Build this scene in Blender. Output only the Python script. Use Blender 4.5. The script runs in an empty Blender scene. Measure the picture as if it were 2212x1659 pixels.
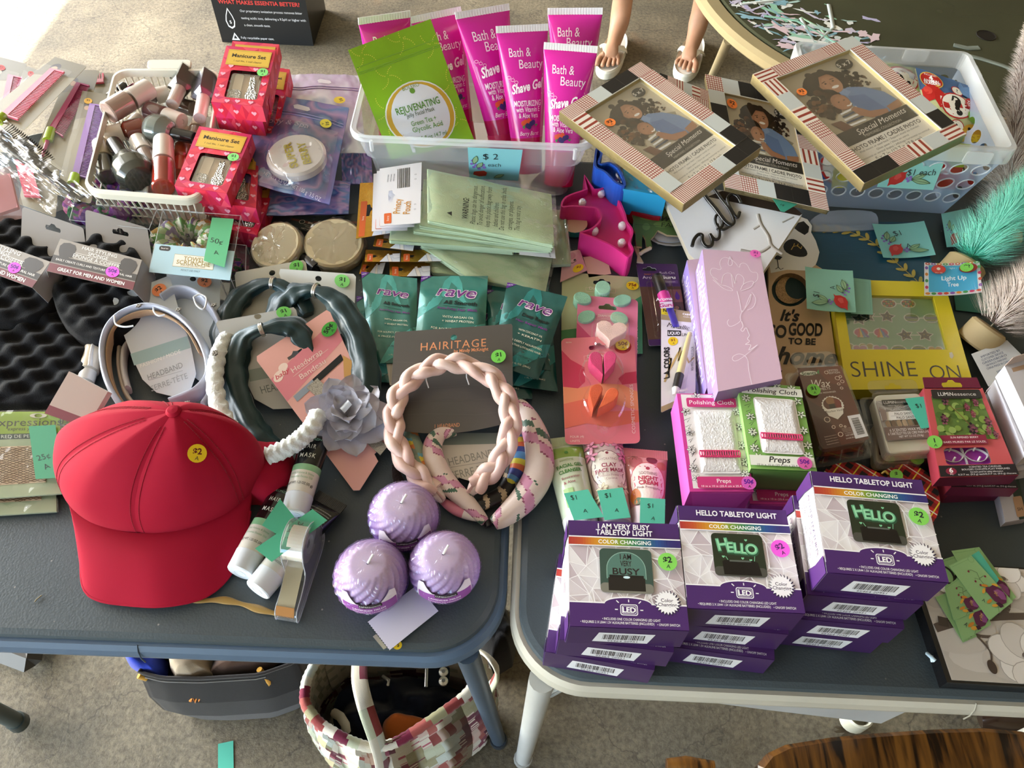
import bpy,math,random
import numpy as np
from mathutils import Vector,Matrix
from mathutils.geometry import tessellate_polygon
SC=bpy.context.scene
COL=SC.collection
# camera, sky, sun, exposure
FPX,PITCH,ROLL,CH,TH=1750.0,math.radians(53),math.radians(2.5),155.0,70.0
_f=np.array([0,math.cos(PITCH),-math.sin(PITCH)])
_r0=np.array([1.0,0,0]);_u0=np.array([0,math.sin(PITCH),math.cos(PITCH)])
_R=_r0*math.cos(ROLL)+_u0*math.sin(ROLL)
_U=_u0*math.cos(ROLL)-_r0*math.sin(ROLL)
cam=bpy.data.cameras.new('camera')
cam.sensor_width=36.0
cam.lens=FPX*36.0/2212.0
cam.clip_start=0.02
camo=bpy.data.objects.new('camera',cam)
COL.objects.link(camo)
camo.matrix_world=Matrix(((_R[0],_U[0],-_f[0],0),(_R[1],_U[1],-_f[1],0),
 (_R[2],_U[2],-_f[2],CH/100),(0,0,0,1)))
SC.camera=camo
world=bpy.data.worlds.new('world');SC.world=world
world.use_nodes=True
wn=world.node_tree
bg=wn.nodes['Background']
sky=wn.nodes.new('ShaderNodeTexSky')
sky.sky_type='NISHITA'
sky.sun_disc=False
sky.sun_elevation=math.radians(42)
sky.sun_rotation=math.radians(-75)
sky.air_density=1.2;sky.dust_density=1.5
wn.links.new(sky.outputs[0],bg.inputs[0])
bg.inputs[1].default_value=1.15
sun=bpy.data.lights.new('sun','SUN');sun.energy=16.0;sun.angle=math.radians(0.6)
sun.color=(1.0,0.93,0.80)
suno=bpy.data.objects.new('sun',sun);COL.objects.link(suno)
SUN_DIR=Vector((0.545,-0.02,-0.835)).normalized()
suno.rotation_euler=SUN_DIR.to_track_quat('-Z','Y').to_euler()
suno.location=(-5,2,5)
# daylight by the open garage door on the left, and an added rear fill lamp
def area_lamp(name,loc,target,sx,sy,power,col):
 l=bpy.data.lights.new(name,'AREA');l.shape='RECTANGLE';l.size=sx;l.size_y=sy
 l.energy=power;l.color=col
 o=bpy.data.objects.new(name,l);COL.objects.link(o);o.location=loc
 d=Vector(target)-Vector(loc)
 o.rotation_euler=d.to_track_quat('-Z','Y').to_euler()
 return o
area_lamp('door_daylight',(-2.9,2.0,1.45),(0.2,1.0,0.7),3.6,2.2,62.0,(1.0,0.965,0.90))
area_lamp('rear_sky_fill',(-2.7,-1.3,1.4),(-0.4,0.7,0.6),1.8,2.0,13.0,(0.78,0.88,1.0))  # added bluish fill lamp, unseen; the wall is opened around it
SC.view_settings.view_transform='Standard'
SC.view_settings.look='None'
SC.view_settings.gamma=1.0
SC.view_settings.exposure=0.95
SC.view_settings.use_curve_mapping=False
SC.cycles.use_denoising=True
SC.cycles.max_bounces=7
SC.cycles.diffuse_bounces=4
SC.cycles.transparent_max_bounces=24
SC.cycles.caustics_reflective=False
SC.cycles.caustics_refractive=False
SC.cycles.sample_clamp_indirect=6.0
# helpers (all lengths in centimetres)
A_=np.array
def unp(px,py,z):
 d=_f*FPX+_R*(px-1106.0)-_U*(py-829.5)
 s=(z-CH)/d[2]
 return A_([0,0,CH])+d*s
def P(px,py,h=0.0):return unp(px,py,TH+h)
def G(px,py,h=0.0):return unp(px,py,h)
def unit(v):v=np.asarray(v,float);return v/(np.linalg.norm(v)+1e-12)
def solve_h(px,py,base,L,lo=0.0,hi=40.0):
 """height above the table at which the point seen at (px, py) is L away from base"""
 best,bh=1e9,lo
 for h in np.linspace(lo,hi,400):
  d=abs(np.linalg.norm(P(px,py,h)-base)-L)
  if d<best:best,bh=d,h
 return bh
_lin={}
def lin(c):
 if not isinstance(c,str):return tuple(c)
 if c not in _lin:
  s=c.lstrip('#')
  if len(s)==3:s=''.join(ch*2 for ch in s)
  v=[int(s[i:i+2],16)/255 for i in(0,2,4)]
  _lin[c]=tuple(x/12.92 if x<=0.04045 else((x+0.055)/1.055)**2.4 for x in v)
 return _lin[c]
def mixc(a,b,t):
 a,b=lin(a),lin(b)
 return tuple(x*(1-t)+y*t for x,y in zip(a,b))
class MB:
 """collects polygons and links them as one mesh"""
 def __init__(self):self.v=[];self.n=0;self.f=[];self.c=[];self.s=[]
 def add(self,verts,faces,col,smooth=False):
  verts=np.asarray(verts,float).reshape(-1,3)
  o=self.n
  self.v.append(verts);self.n+=len(verts)
  if isinstance(faces,np.ndarray):faces=faces.tolist()
  self.f.extend([[i+o for i in f]for f in faces])
  if isinstance(col,list):self.c.extend(lin(c)for c in col)
  else:self.c.extend([lin(col)]*len(faces))
  self.s.extend([smooth]*len(faces))
  return self
 def build(self,name,mat,parent=None,origin=None,label=None,cat=None,group=None,kind=None):
  v=np.concatenate(self.v)if self.v else np.zeros((0,3))
  if parent is not None:origin=ORG[parent.name]
  elif origin is None:
   mn,mx=v.min(0),v.max(0);origin=A_([(mn[0]+mx[0])/2,(mn[1]+mx[1])/2,mn[2]])
  me=bpy.data.meshes.new(name)
  me.from_pydata(((v-origin)*0.01).tolist(),[],self.f)
  tot=np.array([len(f)for f in self.f])
  ca=me.color_attributes.new('Col','FLOAT_COLOR','CORNER')
  cc=np.ones((len(tot),4),np.float32);cc[:,:3]=np.array(self.c,np.float32).reshape(-1,3)
  ca.data.foreach_set('color',np.repeat(cc,tot,0).ravel())
  me.polygons.foreach_set('use_smooth',np.array(self.s,bool))
  me.materials.append(mat)
  me.update()
  o=bpy.data.objects.new(name,me);COL.objects.link(o)
  if parent is not None:o.parent=parent
  else:o.location=tuple(origin*0.01)
  ORG[o.name]=np.array(origin)
  tag(o,label,cat,group,kind)
  return o
ORG={}
def tag(o,label=None,cat=None,group=None,kind=None):
 if label:o['label']=label
 if cat:o['category']=cat
 if group:o['group']=group
 if kind:o['kind']=kind
 return o
def thing(name,label,cat,origin,group=None):
 o=bpy.data.objects.new(name,None);COL.objects.link(o)
 o.location=tuple(np.asarray(origin)*0.01);o.empty_display_size=0.02
 ORG[o.name]=np.array(origin,float)
 return tag(o,label,cat,group)
class Quad:
 """a face given by its four corners (top left, top right, bottom right, bottom left)"""
 def __init__(self,pts):
  self.p=[np.asarray(q,float)for q in pts]
  a,b,c,d=self.p
  self.w=(np.linalg.norm(b-a)+np.linalg.norm(c-d))/2
  self.h=(np.linalg.norm(d-a)+np.linalg.norm(c-b))/2
  self.N=unit(np.cross((b-a)+(c-d),(a-d)+(b-c)))
  self.bend=None
 def S(self,uv,z=0.0):
  uv=np.asarray(uv,float).reshape(-1,2)
  u,v=uv[:,:1],uv[:,1:]
  a,b,c,d=self.p
  q=(a*(1-u)+b*u)*(1-v)+(d*(1-u)+c*u)*v
  zz=z if np.isscalar(z)else np.asarray(z).reshape(-1,1)
  if self.bend is not None:zz=zz+self.bend(uv[:,0],uv[:,1]).reshape(-1,1)
  return q+self.N*zz
 def at(self,u,v,z=0.0):return self.S([(u,v)],z)[0]
 def shift(self,d):return Quad([p+d for p in self.p])
def quad(px4,h=0.0,tab=True):
 hs=[h]*4 if np.isscalar(h)else h
 fn=P if tab else G
 q=Quad([fn(x,y,k)for (x,y),k in zip(px4,hs)])
 if min(hs)!=max(hs):
  c=np.mean(q.p,0);o=A_([0,0,CH]);q=Quad([o+(p-o)*(((c-o)@q.N)/((p-o)@q.N))for p in q.p])
 return q
def rect_at(c,w,h,yaw=0.0,tilt=0.0,roll=0.0):
 """flat rectangle centred at c; yaw about z, then tilted up along its top edge"""
 x=A_([math.cos(yaw),math.sin(yaw),0]);y=A_([-math.sin(yaw),math.cos(yaw),0])
 z=A_([0,0,1.0])
 y2=y*math.cos(tilt)+z*math.sin(tilt);n=np.cross(x,y2)
 x2=x*math.cos(roll)-n*math.sin(roll)
 c=np.asarray(c,float)
 return Quad([c-x2*w/2+y2*h/2,c+x2*w/2+y2*h/2,c+x2*w/2-y2*h/2,c-x2*w/2-y2*h/2])
# outlines in unit coordinates
def o_rect(u0=0,v0=0,u1=1,v1=1):return[(u0,v0),(u1,v0),(u1,v1),(u0,v1)]
def o_round(Q,r,u0=0,v0=0,u1=1,v1=1,n=5):
 """rounded rectangle, r in cm (or 4 radii)"""
 rs=[r]*4 if np.isscalar(r)else r
 out=[]
 for k,(cu,cv,a0)in enumerate(((u0,v0,180),(u1,v0,270),(u1,v1,0),(u0,v1,90))):
  ru,rv=rs[k]/Q.w,rs[k]/Q.h
  ox=cu+(ru if k in(0,3)else-ru);oy=cv+(rv if k in(0,1)else-rv)
  if rs[k]<=0:out.append((cu,cv));continue
  for i in range(n+1):
   a=math.radians(a0+90*i/n)
   out.append((ox+ru*math.cos(a),oy+rv*math.sin(a)))
 return out
def o_ell(Q,u,v,r,r2=None,n=20,rot=0.0):
 """ellipse at (u, v); radii in cm"""
 r2=r if r2 is None else r2
 out=[]
 for i in range(n):
  a=2*math.pi*i/n
  x,y=r*math.cos(a),r2*math.sin(a)
  out.append((u+(x*math.cos(rot)-y*math.sin(rot))/Q.w,v+(x*math.sin(rot)+y*math.cos(rot))/Q.h))
 return out
def o_heart(Q,u,v,s,rot=0.0,n=22):
 out=[]
 for i in range(n):
  t=2*math.pi*i/n
  x=16*math.sin(t)**3/17*s
  y=-(13*math.cos(t)-5*math.cos(2*t)-2*math.cos(3*t)-math.cos(4*t))/17*s
  out.append((u+(x*math.cos(rot)-y*math.sin(rot))/Q.w,v+(x*math.sin(rot)+y*math.cos(rot))/Q.h))
 return out
def o_star(Q,u,v,r,r2,n=5,rot=0.0):
 out=[]
 for i in range(2*n):
  a=math.pi*i/n-math.pi/2+rot;k=r if i%2==0 else r2
  out.append((u+k*math.cos(a)/Q.w,v+k*math.sin(a)/Q.h))
 return out
def keyhole(outer,inner):
 """outer ring with one inner hole, joined by a slit"""
 outer=list(outer);inner=list(inner)
 bi=min(((i,j)for i in range(len(outer))for j in range(len(inner))),
 key=lambda ij:(outer[ij[0]][0]-inner[ij[1]][0])**2+(outer[ij[0]][1]-inner[ij[1]][1])**2)
 i,j=bi
 inn=inner[j:]+inner[:j+1]
 def area(p):return sum(p[k][0]*p[(k+1)%len(p)][1]-p[(k+1)%len(p)][0]*p[k][1]for k in range(len(p)))
 if area(outer)*area(inner)>0:inn=inn[::-1]
 return outer[:i+1]+inn+outer[i:]
def slab(mb,Q,outline,z0,z1,col,side=None,hole=None,bevel=0.0,smooth=False,bottom=True,bcol=None):
 """extrude an outline drawn on Q from z0 up to z1 (cm along the normal)"""
 side=side or col
 ol=list(outline);n=len(ol)
 if bevel>0:
  c=np.mean(ol,0);o2=[]
  for u,v in ol:
   du,dv=(u-c[0])*Q.w,(v-c[1])*Q.h;L=math.hypot(du,dv)+1e-9
   k=max(0.0,1-bevel/L);o2.append((c[0]+(u-c[0])*k,c[1]+(v-c[1])*k))
  rings=[(ol,z0),(ol,z1-bevel),([(a*.35+b*.65,e*.35+g*.65)for (a,e),(b,g)in zip(o2,ol)],z1-bevel*.3),(o2,z1)]
 else:rings=[(ol,z0),(ol,z1)]
 vs=np.concatenate([Q.S(o,z)for o,z in rings])
 fs=[]
 for r in range(len(rings)-1):
  for i in range(n):
   j=(i+1)%n
   fs.append([r*n+i,r*n+j,(r+1)*n+j,(r+1)*n+i][::-1])
 mb.add(vs,fs,side,smooth)
 top=rings[-1][0]
 if hole is not None:
  kt=keyhole(top,hole);kb=keyhole(ol,hole)
  mb.add(Q.S(kt,z1),[list(range(len(kt)))[::-1]],col)
  if bottom:mb.add(Q.S(kb,z0),[list(range(len(kb)))],bcol or side)
  m=len(hole)
  hv=np.concatenate([Q.S(hole,z0),Q.S(hole,z1)])
  mb.add(hv,[[i,(i+1)%m,m+(i+1)%m,m+i]for i in range(m)],side)
 else:
  mb.add(Q.S(top,z1),[list(range(n))[::-1]],col)
  if bottom:mb.add(Q.S(ol,z0),[list(range(n))],bcol or side)
def hexa(mb,top,bot,cols):
 """box from two 4-loops (TL,TR,BR,BL); cols = top, front, right, back, left, bottom"""
 vs=np.array(list(top)+list(bot))
 fs=[[3,2,1,0],[3,7,6,2],[2,6,5,1],[1,5,4,0],[0,4,7,3],[4,5,6,7]]
 mb.add(vs,fs,list(cols)if not isinstance(cols,str)else cols)
def sides(top,bot):
 """quads of the front, right and left sides of such a box"""
 return{'front':Quad([top[3],top[2],bot[2],bot[3]]),'right':Quad([top[2],top[1],bot[1],bot[2]]),
 'left':Quad([top[0],top[3],bot[3],bot[0]])}
def tube(mb,pts,r,col,n=10,closed=False,caps=True,flat=None,smooth=True,up=None):
 pts=[np.asarray(p,float)for p in pts];m=len(pts)
 rs=[r]*m if np.isscalar(r)else list(r)
 T=[]
 for i in range(m):
  a=pts[(i-1)%m]if(closed or i>0)else pts[i]
  b=pts[(i+1)%m]if(closed or i<m-1)else pts[i]
  T.append(unit(b-a))
 ref=A_([0,0,1.0])if up is None else np.asarray(up,float)
 if abs(T[0]@ref)>0.95 and up is None:ref=A_([1.0,0,0])
 x=unit(ref-T[0]*(ref@T[0]));vs=[]
 for i in range(m):
  x=unit(x-T[i]*(x@T[i]));y=np.cross(T[i],x)
  fx=1.0 if flat is None else flat
  for k in range(n):
   a=2*math.pi*k/n
   vs.append(pts[i]+rs[i]*(x*math.cos(a)*fx+y*math.sin(a)))
 fs=[]
 for i in range(m if closed else m-1):
  j=(i+1)%m
  for k in range(n):
   l=(k+1)%n
   fs.append([i*n+k,i*n+l,j*n+l,j*n+k])
 mb.add(vs,fs,col,smooth)
 if caps and not closed:
  c0=col[0]if isinstance(col,list)else col;c1=col[-1]if isinstance(col,list)else col
  mb.add(vs[:n],[list(range(n))[::-1]],c0);mb.add(vs[-n:],[list(range(n))],c1)
def lathe(mb,prof,org,axis=(0,0,1),n=20,col='#ffffff',smooth=True,sx=1.0,ref=None,cap=True):
 """profile of (radius, height) turned about an axis; col may be a list per profile segment"""
 z=unit(axis);ref=A_([1.0,0,0])if ref is None else np.asarray(ref,float)
 if abs(z@ref)>.95:ref=A_([0,1.0,0])
 x=unit(ref-z*(ref@z));y=np.cross(z,x);org=np.asarray(org,float)
 a=np.arange(n)*2*math.pi/n
 ring=np.cos(a)[:,None]*x*sx+np.sin(a)[:,None]*y
 vs=np.concatenate([org+ring*r+z*h for r,h in prof])
 for i in range(len(prof)-1):
  c=col[i]if isinstance(col,list)else col
  fs=[[k,(k+1)%n,n+(k+1)%n,n+k]for k in range(n)]
  mb.add(vs[i*n:(i+2)*n],fs,c,smooth)
 if cap:
  if prof[0][0]>1e-3:mb.add(vs[:n],[list(range(n))[::-1]],col[0]if isinstance(col,list)else col)
  if prof[-1][0]>1e-3:mb.add(vs[-n:],[list(range(n))],col[-1]if isinstance(col,list)else col)
def grid(mb,fn,nu,nv,col,smooth=True,flip=False,closeu=False):
 """surface fn(u, v arrays) -> Nx3 ; col a colour or a function of the face centres"""
 u=np.linspace(0,1,nu+1);v=np.linspace(0,1,nv+1)
 if closeu:u=u[:-1]
 UU,VV=np.meshgrid(u,v)
 vs=fn(UU.ravel(),VV.ravel());k=len(u)
 I=np.arange(nu);J=np.arange(nv);II,JJ=np.meshgrid(I,J);II=II.ravel();JJ=JJ.ravel();I2=(II+1)%k
 f=np.stack([JJ*k+II,(JJ+1)*k+II,(JJ+1)*k+I2,JJ*k+I2],1)
 if flip:f=f[:,::-1]
 if callable(col):
  cl=col((II+.5)/nu,(JJ+.5)/nv)
  col=[tuple(c)for c in np.asarray(cl)]
 mb.add(vs,f,col,smooth)
def vnoise(x,y,seed=0):
 """smooth value noise in -1..1"""
 x=np.asarray(x,float);y=np.asarray(y,float)
 xi=np.floor(x);yi=np.floor(y);fx=x-xi;fy=y-yi
 fx=fx*fx*(3-2*fx);fy=fy*fy*(3-2*fy)
 def hsh(a,b):return(np.sin(a*127.1+b*311.7+seed*74.7)*43758.5453)%1.0
 a=hsh(xi,yi);b=hsh(xi+1,yi);c=hsh(xi,yi+1);d=hsh(xi+1,yi+1)
 return(a*(1-fx)+b*fx)*(1-fy)*2+(c*(1-fx)+d*fx)*fy*2-1
# lettering
_gl={}
def glyphs(s,bold=0.0,shear=0.0,space=1.0):
 k=(s,bold,shear,space)
 if k not in _gl:
  cu=bpy.data.curves.new('lettering','FONT');cu.body=s;cu.offset=bold;cu.shear=shear
  cu.resolution_u=5 if len(s)<9 else 2;cu.space_character=space
  ob=bpy.data.objects.new('lettering',cu)
  me=bpy.data.meshes.new_from_object(ob)
  v=np.zeros(len(me.vertices)*3);me.vertices.foreach_get('co',v)
  v=v.reshape(-1,3)[:,:2]/0.69
  f=[list(p.vertices)for p in me.polygons]
  if len(v)==0:v=np.zeros((3,2));f=[]
  _gl[k]=(v,f)
  bpy.data.objects.remove(ob);bpy.data.curves.remove(cu);bpy.data.meshes.remove(me)
 return _gl[k]
class Art:
 """flat print laid on a surface; sizes are fractions of the face width"""
 def __init__(self,Q,mb=None,z0=0.012,dz=0.007,sub=None):
  self.Q=Q;self.mb=mb or MB();self.z=z0;self.dz=dz;self.sub=sub
  self.k=Q.w/Q.h
 def up(self,f=1.0):self.z+=min(self.dz,max(.002,(.5-self.z)*.03))if self.sub else max(5e-4,min(self.dz,(.12-self.z)*.08))*f
 def poly(self,uv,col,hold=False):
  uv=[(min(max(p[0],0.0),1.0),min(max(p[1],0.0),1.0))for p in uv]
  if self.sub is None:
   self.mb.add(self.Q.S(uv,self.z),[list(range(len(uv)))[::-1]],col)
  else:self._sub(uv,col)
  if not hold:self.up()
 def _sub(self,uv,col):
  tri=tessellate_polygon([[Vector((u,v,0))for u,v in uv]])
  st=[[uv[i]for i in t]for t in tri];out=[]
  w,h,m=self.Q.w,self.Q.h,self.sub
  while st:
   t=st.pop()
   L=[math.hypot((t[i][0]-t[(i+1)%3][0])*w,(t[i][1]-t[(i+1)%3][1])*h)for i in range(3)]
   i=int(np.argmax(L))
   if L[i]>m:
    a,b,c=t[i],t[(i+1)%3],t[(i+2)%3];mid=((a[0]+b[0])/2,(a[1]+b[1])/2)
    st.append([a,mid,c]);st.append([mid,b,c])
   else:out.append(t)
  if not out:return
  p=np.array(out).reshape(-1,2)
  def ar(t):return(t[1][0]-t[0][0])*(t[2][1]-t[0][1])-(t[2][0]-t[0][0])*(t[1][1]-t[0][1])
  fs=[[3*i,3*i+1,3*i+2]if ar(out[i])<0 else[3*i,3*i+2,3*i+1]for i in range(len(out))]
  self.mb.add(self.Q.S(p,self.z),fs,col,True)
 def rect(self,u0,v0,u1,v1,col):self.poly(o_rect(u0,v0,u1,v1),col)
 def rrect(self,u0,v0,u1,v1,r,col):self.poly(o_round(self.Q,r*self.Q.w,u0,v0,u1,v1,4),col)
 def ell(self,u,v,r,col,r2=None,n=20,rot=0):self.poly(o_ell(self.Q,u,v,r*self.Q.w,(r if r2 is None else r2)*self.Q.w,n,rot),col)
 def heart(self,u,v,s,col,rot=0):self.poly(o_heart(self.Q,u,v,s*self.Q.w,rot),col)
 def star(self,u,v,r,r2,n,col,rot=0):self.poly(o_star(self.Q,u,v,r*self.Q.w,r2*self.Q.w,n,rot),col)
 def line(self,pts,wd,col,closed=False):
  Q=self.Q;p=[A_([u*Q.w,v*Q.h])for u,v in pts]
  if closed:p.append(p[0])
  hw=wd*Q.w/2;vs=[]
  for i in range(len(p)):
   a=p[max(i-1,0)];b=p[min(i+1,len(p)-1)]
   if closed and i in(0,len(p)-1):a,b=p[-2],p[1]
   d=b-a;d=d/(np.linalg.norm(d)+1e-9);nn=A_([-d[1],d[0]])
   vs+=[p[i]+nn*hw,p[i]-nn*hw]
  uv=np.clip(np.array(vs)/[Q.w,Q.h],0,1)
  self.mb.add(Q.S(uv,self.z),[[2*i,2*i+1,2*i+3,2*i+2][::-1]for i in range(len(p)-1)],col)
  self.up()
 def ring(self,outline,wd,col):self.line(outline,wd,col,True)
 def text(self,s,u,v,size,col,al='c',rot=0.0,bold=0.0,shear=0.0,wid=None,space=1.0):
  """size = cap height / face width, rot in degrees (counter-clockwise as seen)"""
  g,f=glyphs(s,bold,shear,space)
  if not f:return
  x=g[:,0].copy();y=g[:,1].copy()
  mn,mx=x.min(),x.max();tw=(mx-mn)*size;kx=1.0
  if wid is not None:kx=wid/tw
  x=(x-(mn if al=='l' else mx if al=='r' else(mn+mx)/2))*size*kx
  y=(y-0.5)*size
  a=math.radians(rot);X=x*math.cos(a)-y*math.sin(a);Y=x*math.sin(a)+y*math.cos(a)
  uv=np.stack([u+X,v-Y*self.k],1)
  self.mb.add(self.Q.S(uv,self.z),f,col)
  self.up(.5)
 def bars(self,u0,v0,u1,v1,n,col='#101010',seed=1):
  rg=random.Random(seed);x=u0;uw=(u1-u0)/n
  while x<u1:
   w=uw*rg.choice((.35,.6,.9));self.poly(o_rect(x,v0,min(x+w,u1),v1),col,True);x+=w+uw*rg.choice((.3,.5,.7))
  self.up()
 def build(self,parent,mat,name='printed_lettering',label=None):return self.mb.build(name,mat,parent,label=label)
# materials
def newmat(name):
 m=bpy.data.materials.new(name);m.use_nodes=True
 nt=m.node_tree;b=nt.nodes['Principled BSDF']
 return m,nt,b
def nd(nt,t,**kw):
 n=nt.nodes.new(t)
 for k,v in kw.items():setattr(n,k,v)
 return n
def vmat(name,rough=.5,spec=.5,metal=0.0,coat=0.0,sheen=0.0,bump=0.0,bscale=60.0,var=.06,vscale=9.0,alpha=None,trans=0.0,sss=0.0,btype='noise',bdist=.002,aniso=None):
 m,nt,b=newmat(name)
 at=nd(nt,'ShaderNodeAttribute');at.attribute_name='Col'
 tc=nd(nt,'ShaderNodeTexCoord')
 nz=nd(nt,'ShaderNodeTexNoise');nz.inputs['Scale'].default_value=vscale;nz.inputs['Detail'].default_value=4
 nt.links.new(tc.outputs['Object'],nz.inputs['Vector'])
 mr=nd(nt,'ShaderNodeMapRange');mr.inputs['From Min'].default_value=.3;mr.inputs['From Max'].default_value=.7
 mr.inputs['To Min'].default_value=1-var;mr.inputs['To Max'].default_value=1+var
 nt.links.new(nz.outputs['Fac'],mr.inputs['Value'])
 mx=nd(nt,'ShaderNodeVectorMath',operation='SCALE')
 nt.links.new(at.outputs['Color'],mx.inputs[0]);nt.links.new(mr.outputs[0],mx.inputs['Scale'])
 nt.links.new(mx.outputs[0],b.inputs['Base Color'])
 b.inputs['Roughness'].default_value=rough;b.inputs['Specular IOR Level'].default_value=spec
 b.inputs['Metallic'].default_value=metal;b.inputs['Coat Weight'].default_value=coat;b.inputs['Coat Roughness'].default_value=.08
 b.inputs['Sheen Weight'].default_value=sheen;b.inputs['Sheen Roughness'].default_value=.4
 b.inputs['Transmission Weight'].default_value=trans
 if sss:
  b.inputs['Subsurface Weight'].default_value=sss;b.inputs['Subsurface Radius'].default_value=(.01,.005,.003);b.inputs['Subsurface Scale'].default_value=.5
 if alpha is not None:b.inputs['Alpha'].default_value=alpha
 if bump:
  if btype=='noise':
   bn=nd(nt,'ShaderNodeTexNoise');bn.inputs['Scale'].default_value=bscale;bn.inputs['Detail'].default_value=5;out=bn.outputs['Fac']
  elif btype=='voronoi':
   bn=nd(nt,'ShaderNodeTexVoronoi');bn.inputs['Scale'].default_value=bscale;out=bn.outputs['Distance']
  else:
   bn=nd(nt,'ShaderNodeTexWave');bn.inputs['Scale'].default_value=bscale;bn.inputs['Distortion'].default_value=1.0;bn.bands_direction='DIAGONAL';out=bn.outputs['Fac']
  nt.links.new(tc.outputs['Object'],bn.inputs['Vector'])
  bp=nd(nt,'ShaderNodeBump');bp.inputs['Strength'].default_value=bump;bp.inputs['Distance'].default_value=bdist
  nt.links.new(out,bp.inputs['Height']);nt.links.new(bp.outputs[0],b.inputs['Normal'])
 return m
PAPER=vmat('paper',.62,.35,var=.03)
CARD=vmat('coated_card',.38,.45,var=.02,coat=.08)
GLOSS=vmat('glossy_plastic',.18,.5,var=.02,coat=.25)
INK=vmat('printing_ink',.42,.4,var=0.0)
FOIL=vmat('foil_pouch',.22,.6,metal=.25,coat=.3,var=.03,bump=.25,bscale=45,bdist=.003)
GOLD=vmat('gold_foil',.25,.6,metal=.85,var=.1,bump=.4,bscale=120)
PLASTIC=vmat('plastic',.33,.5,var=.02)
SATIN=vmat('satin_cloth',.38,.5,sheen=.2,var=.08,vscale=20,bump=.25,bscale=40,bdist=.004)
CLOTH=vmat('woven_cloth',.8,.2,sheen=.25,var=.06,vscale=14,bump=.35,bscale=900,bdist=.0015)
TWILL=vmat('twill_cloth',.8,.15,sheen=.03,var=.04,vscale=7,bump=.14,bscale=620,btype='wave',bdist=.0008)
KNIT=vmat('knitted_yarn',.9,.1,sheen=.2,var=.08,bump=.5,bscale=300,bdist=.003)
FOAM=vmat('foam',.95,.1,sheen=.15,var=.1,vscale=60,bump=.6,bscale=900,bdist=.002)
TERRY=vmat('terry_cloth',.95,.05,var=.04,vscale=80,bump=.35,bscale=500,bdist=.003)
METAL=vmat('metal',.3,.5,metal=.9,var=.05)
PAINTED=vmat('painted_metal',.42,.5,var=.06,vscale=12,bump=.06,bscale=30)
WAX=vmat('wax',.35,.4,var=.06,vscale=14,sss=.25)
SKIN=vmat('skin',.5,.4,var=.12,vscale=18,sss=.1,bump=.2,bscale=120,bdist=.001)
BRISTLE=vmat('bristle',.5,.4,var=.15,vscale=30)
RHINE=vmat('rhinestones',.12,.9,metal=.6,var=.5,vscale=500,bump=.8,bscale=420,btype='voronoi',bdist=.004)
GLITTER=vmat('glitter',.25,.8,metal=.5,var=.5,vscale=900)
FROST=vmat('frosted_plastic',.3,.5,var=.02,alpha=.42)
SHEER=vmat('sheer_cloth',.7,.3,sheen=.3,var=.05,alpha=.82)
def film(name,tint=(1,1,1),gl=.22,rough=.06,base=.04,bump=.0,haze=0.0,bscale=26):
 m,nt,b=newmat(name);nt.nodes.remove(b)
 out=nt.nodes['Material Output']
 tr=nd(nt,'ShaderNodeBsdfTransparent');tr.inputs[0].default_value=(*tint,1)
 gs=nd(nt,'ShaderNodeBsdfGlossy');gs.inputs['Roughness'].default_value=rough;gs.inputs[0].default_value=(.95,.97,1,1)
 lw=nd(nt,'ShaderNodeLayerWeight');lw.inputs['Blend'].default_value=.35
 mp=nd(nt,'ShaderNodeMapRange');mp.inputs['To Min'].default_value=base;mp.inputs['To Max'].default_value=gl+base
 nt.links.new(lw.outputs['Fresnel'],mp.inputs['Value'])
 mix=nd(nt,'ShaderNodeMixShader');nt.links.new(mp.outputs[0],mix.inputs[0]);nt.links.new(tr.outputs[0],mix.inputs[1]);nt.links.new(gs.outputs[0],mix.inputs[2])
 last=mix
 if haze:
  df=nd(nt,'ShaderNodeBsdfDiffuse');df.inputs[0].default_value=(.85,.88,.9,1)
  m2=nd(nt,'ShaderNodeMixShader');m2.inputs[0].default_value=haze
  nt.links.new(mix.outputs[0],m2.inputs[1]);nt.links.new(df.outputs[0],m2.inputs[2]);last=m2
 if bump:
  tc=nd(nt,'ShaderNodeTexCoord');bn=nd(nt,'ShaderNodeTexNoise');bn.inputs['Scale'].default_value=bscale;bn.inputs['Detail'].default_value=2
  nt.links.new(tc.outputs['Object'],bn.inputs['Vector'])
  bp=nd(nt,'ShaderNodeBump');bp.inputs['Strength'].default_value=bump;bp.inputs['Distance'].default_value=.01
  nt.links.new(bn.outputs['Fac'],bp.inputs['Height']);nt.links.new(bp.outputs[0],gs.inputs['Normal']);nt.links.new(bp.outputs[0],lw.inputs['Normal'])
 nt.links.new(last.outputs[0],out.inputs[0])
 return m
BLIS=film('thin_blister',gl=.05,base=.012)
WRAP=film('shrink_film',gl=.2,base=.03,bump=.9)
BINW=vmat('bin_wall',.25,.5,var=.02,alpha=.45)
FILM=film('clear_film',gl=.42,base=.07,bump=.9)
CLEAR=film('clear_plastic',gl=.45,base=.06,haze=.05)
CASE=film('clear_case',tint=(.97,.975,.98),gl=.14,base=.02,haze=0.0)
POLY=film('clear_polish_glass',tint=(.92,.94,.93),gl=.5,base=.06)
PANE=film('frame_glass',gl=.22,base=.03,rough=.03)
PANE2=film('sign_film',gl=.35,base=.07,rough=.12)
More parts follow.
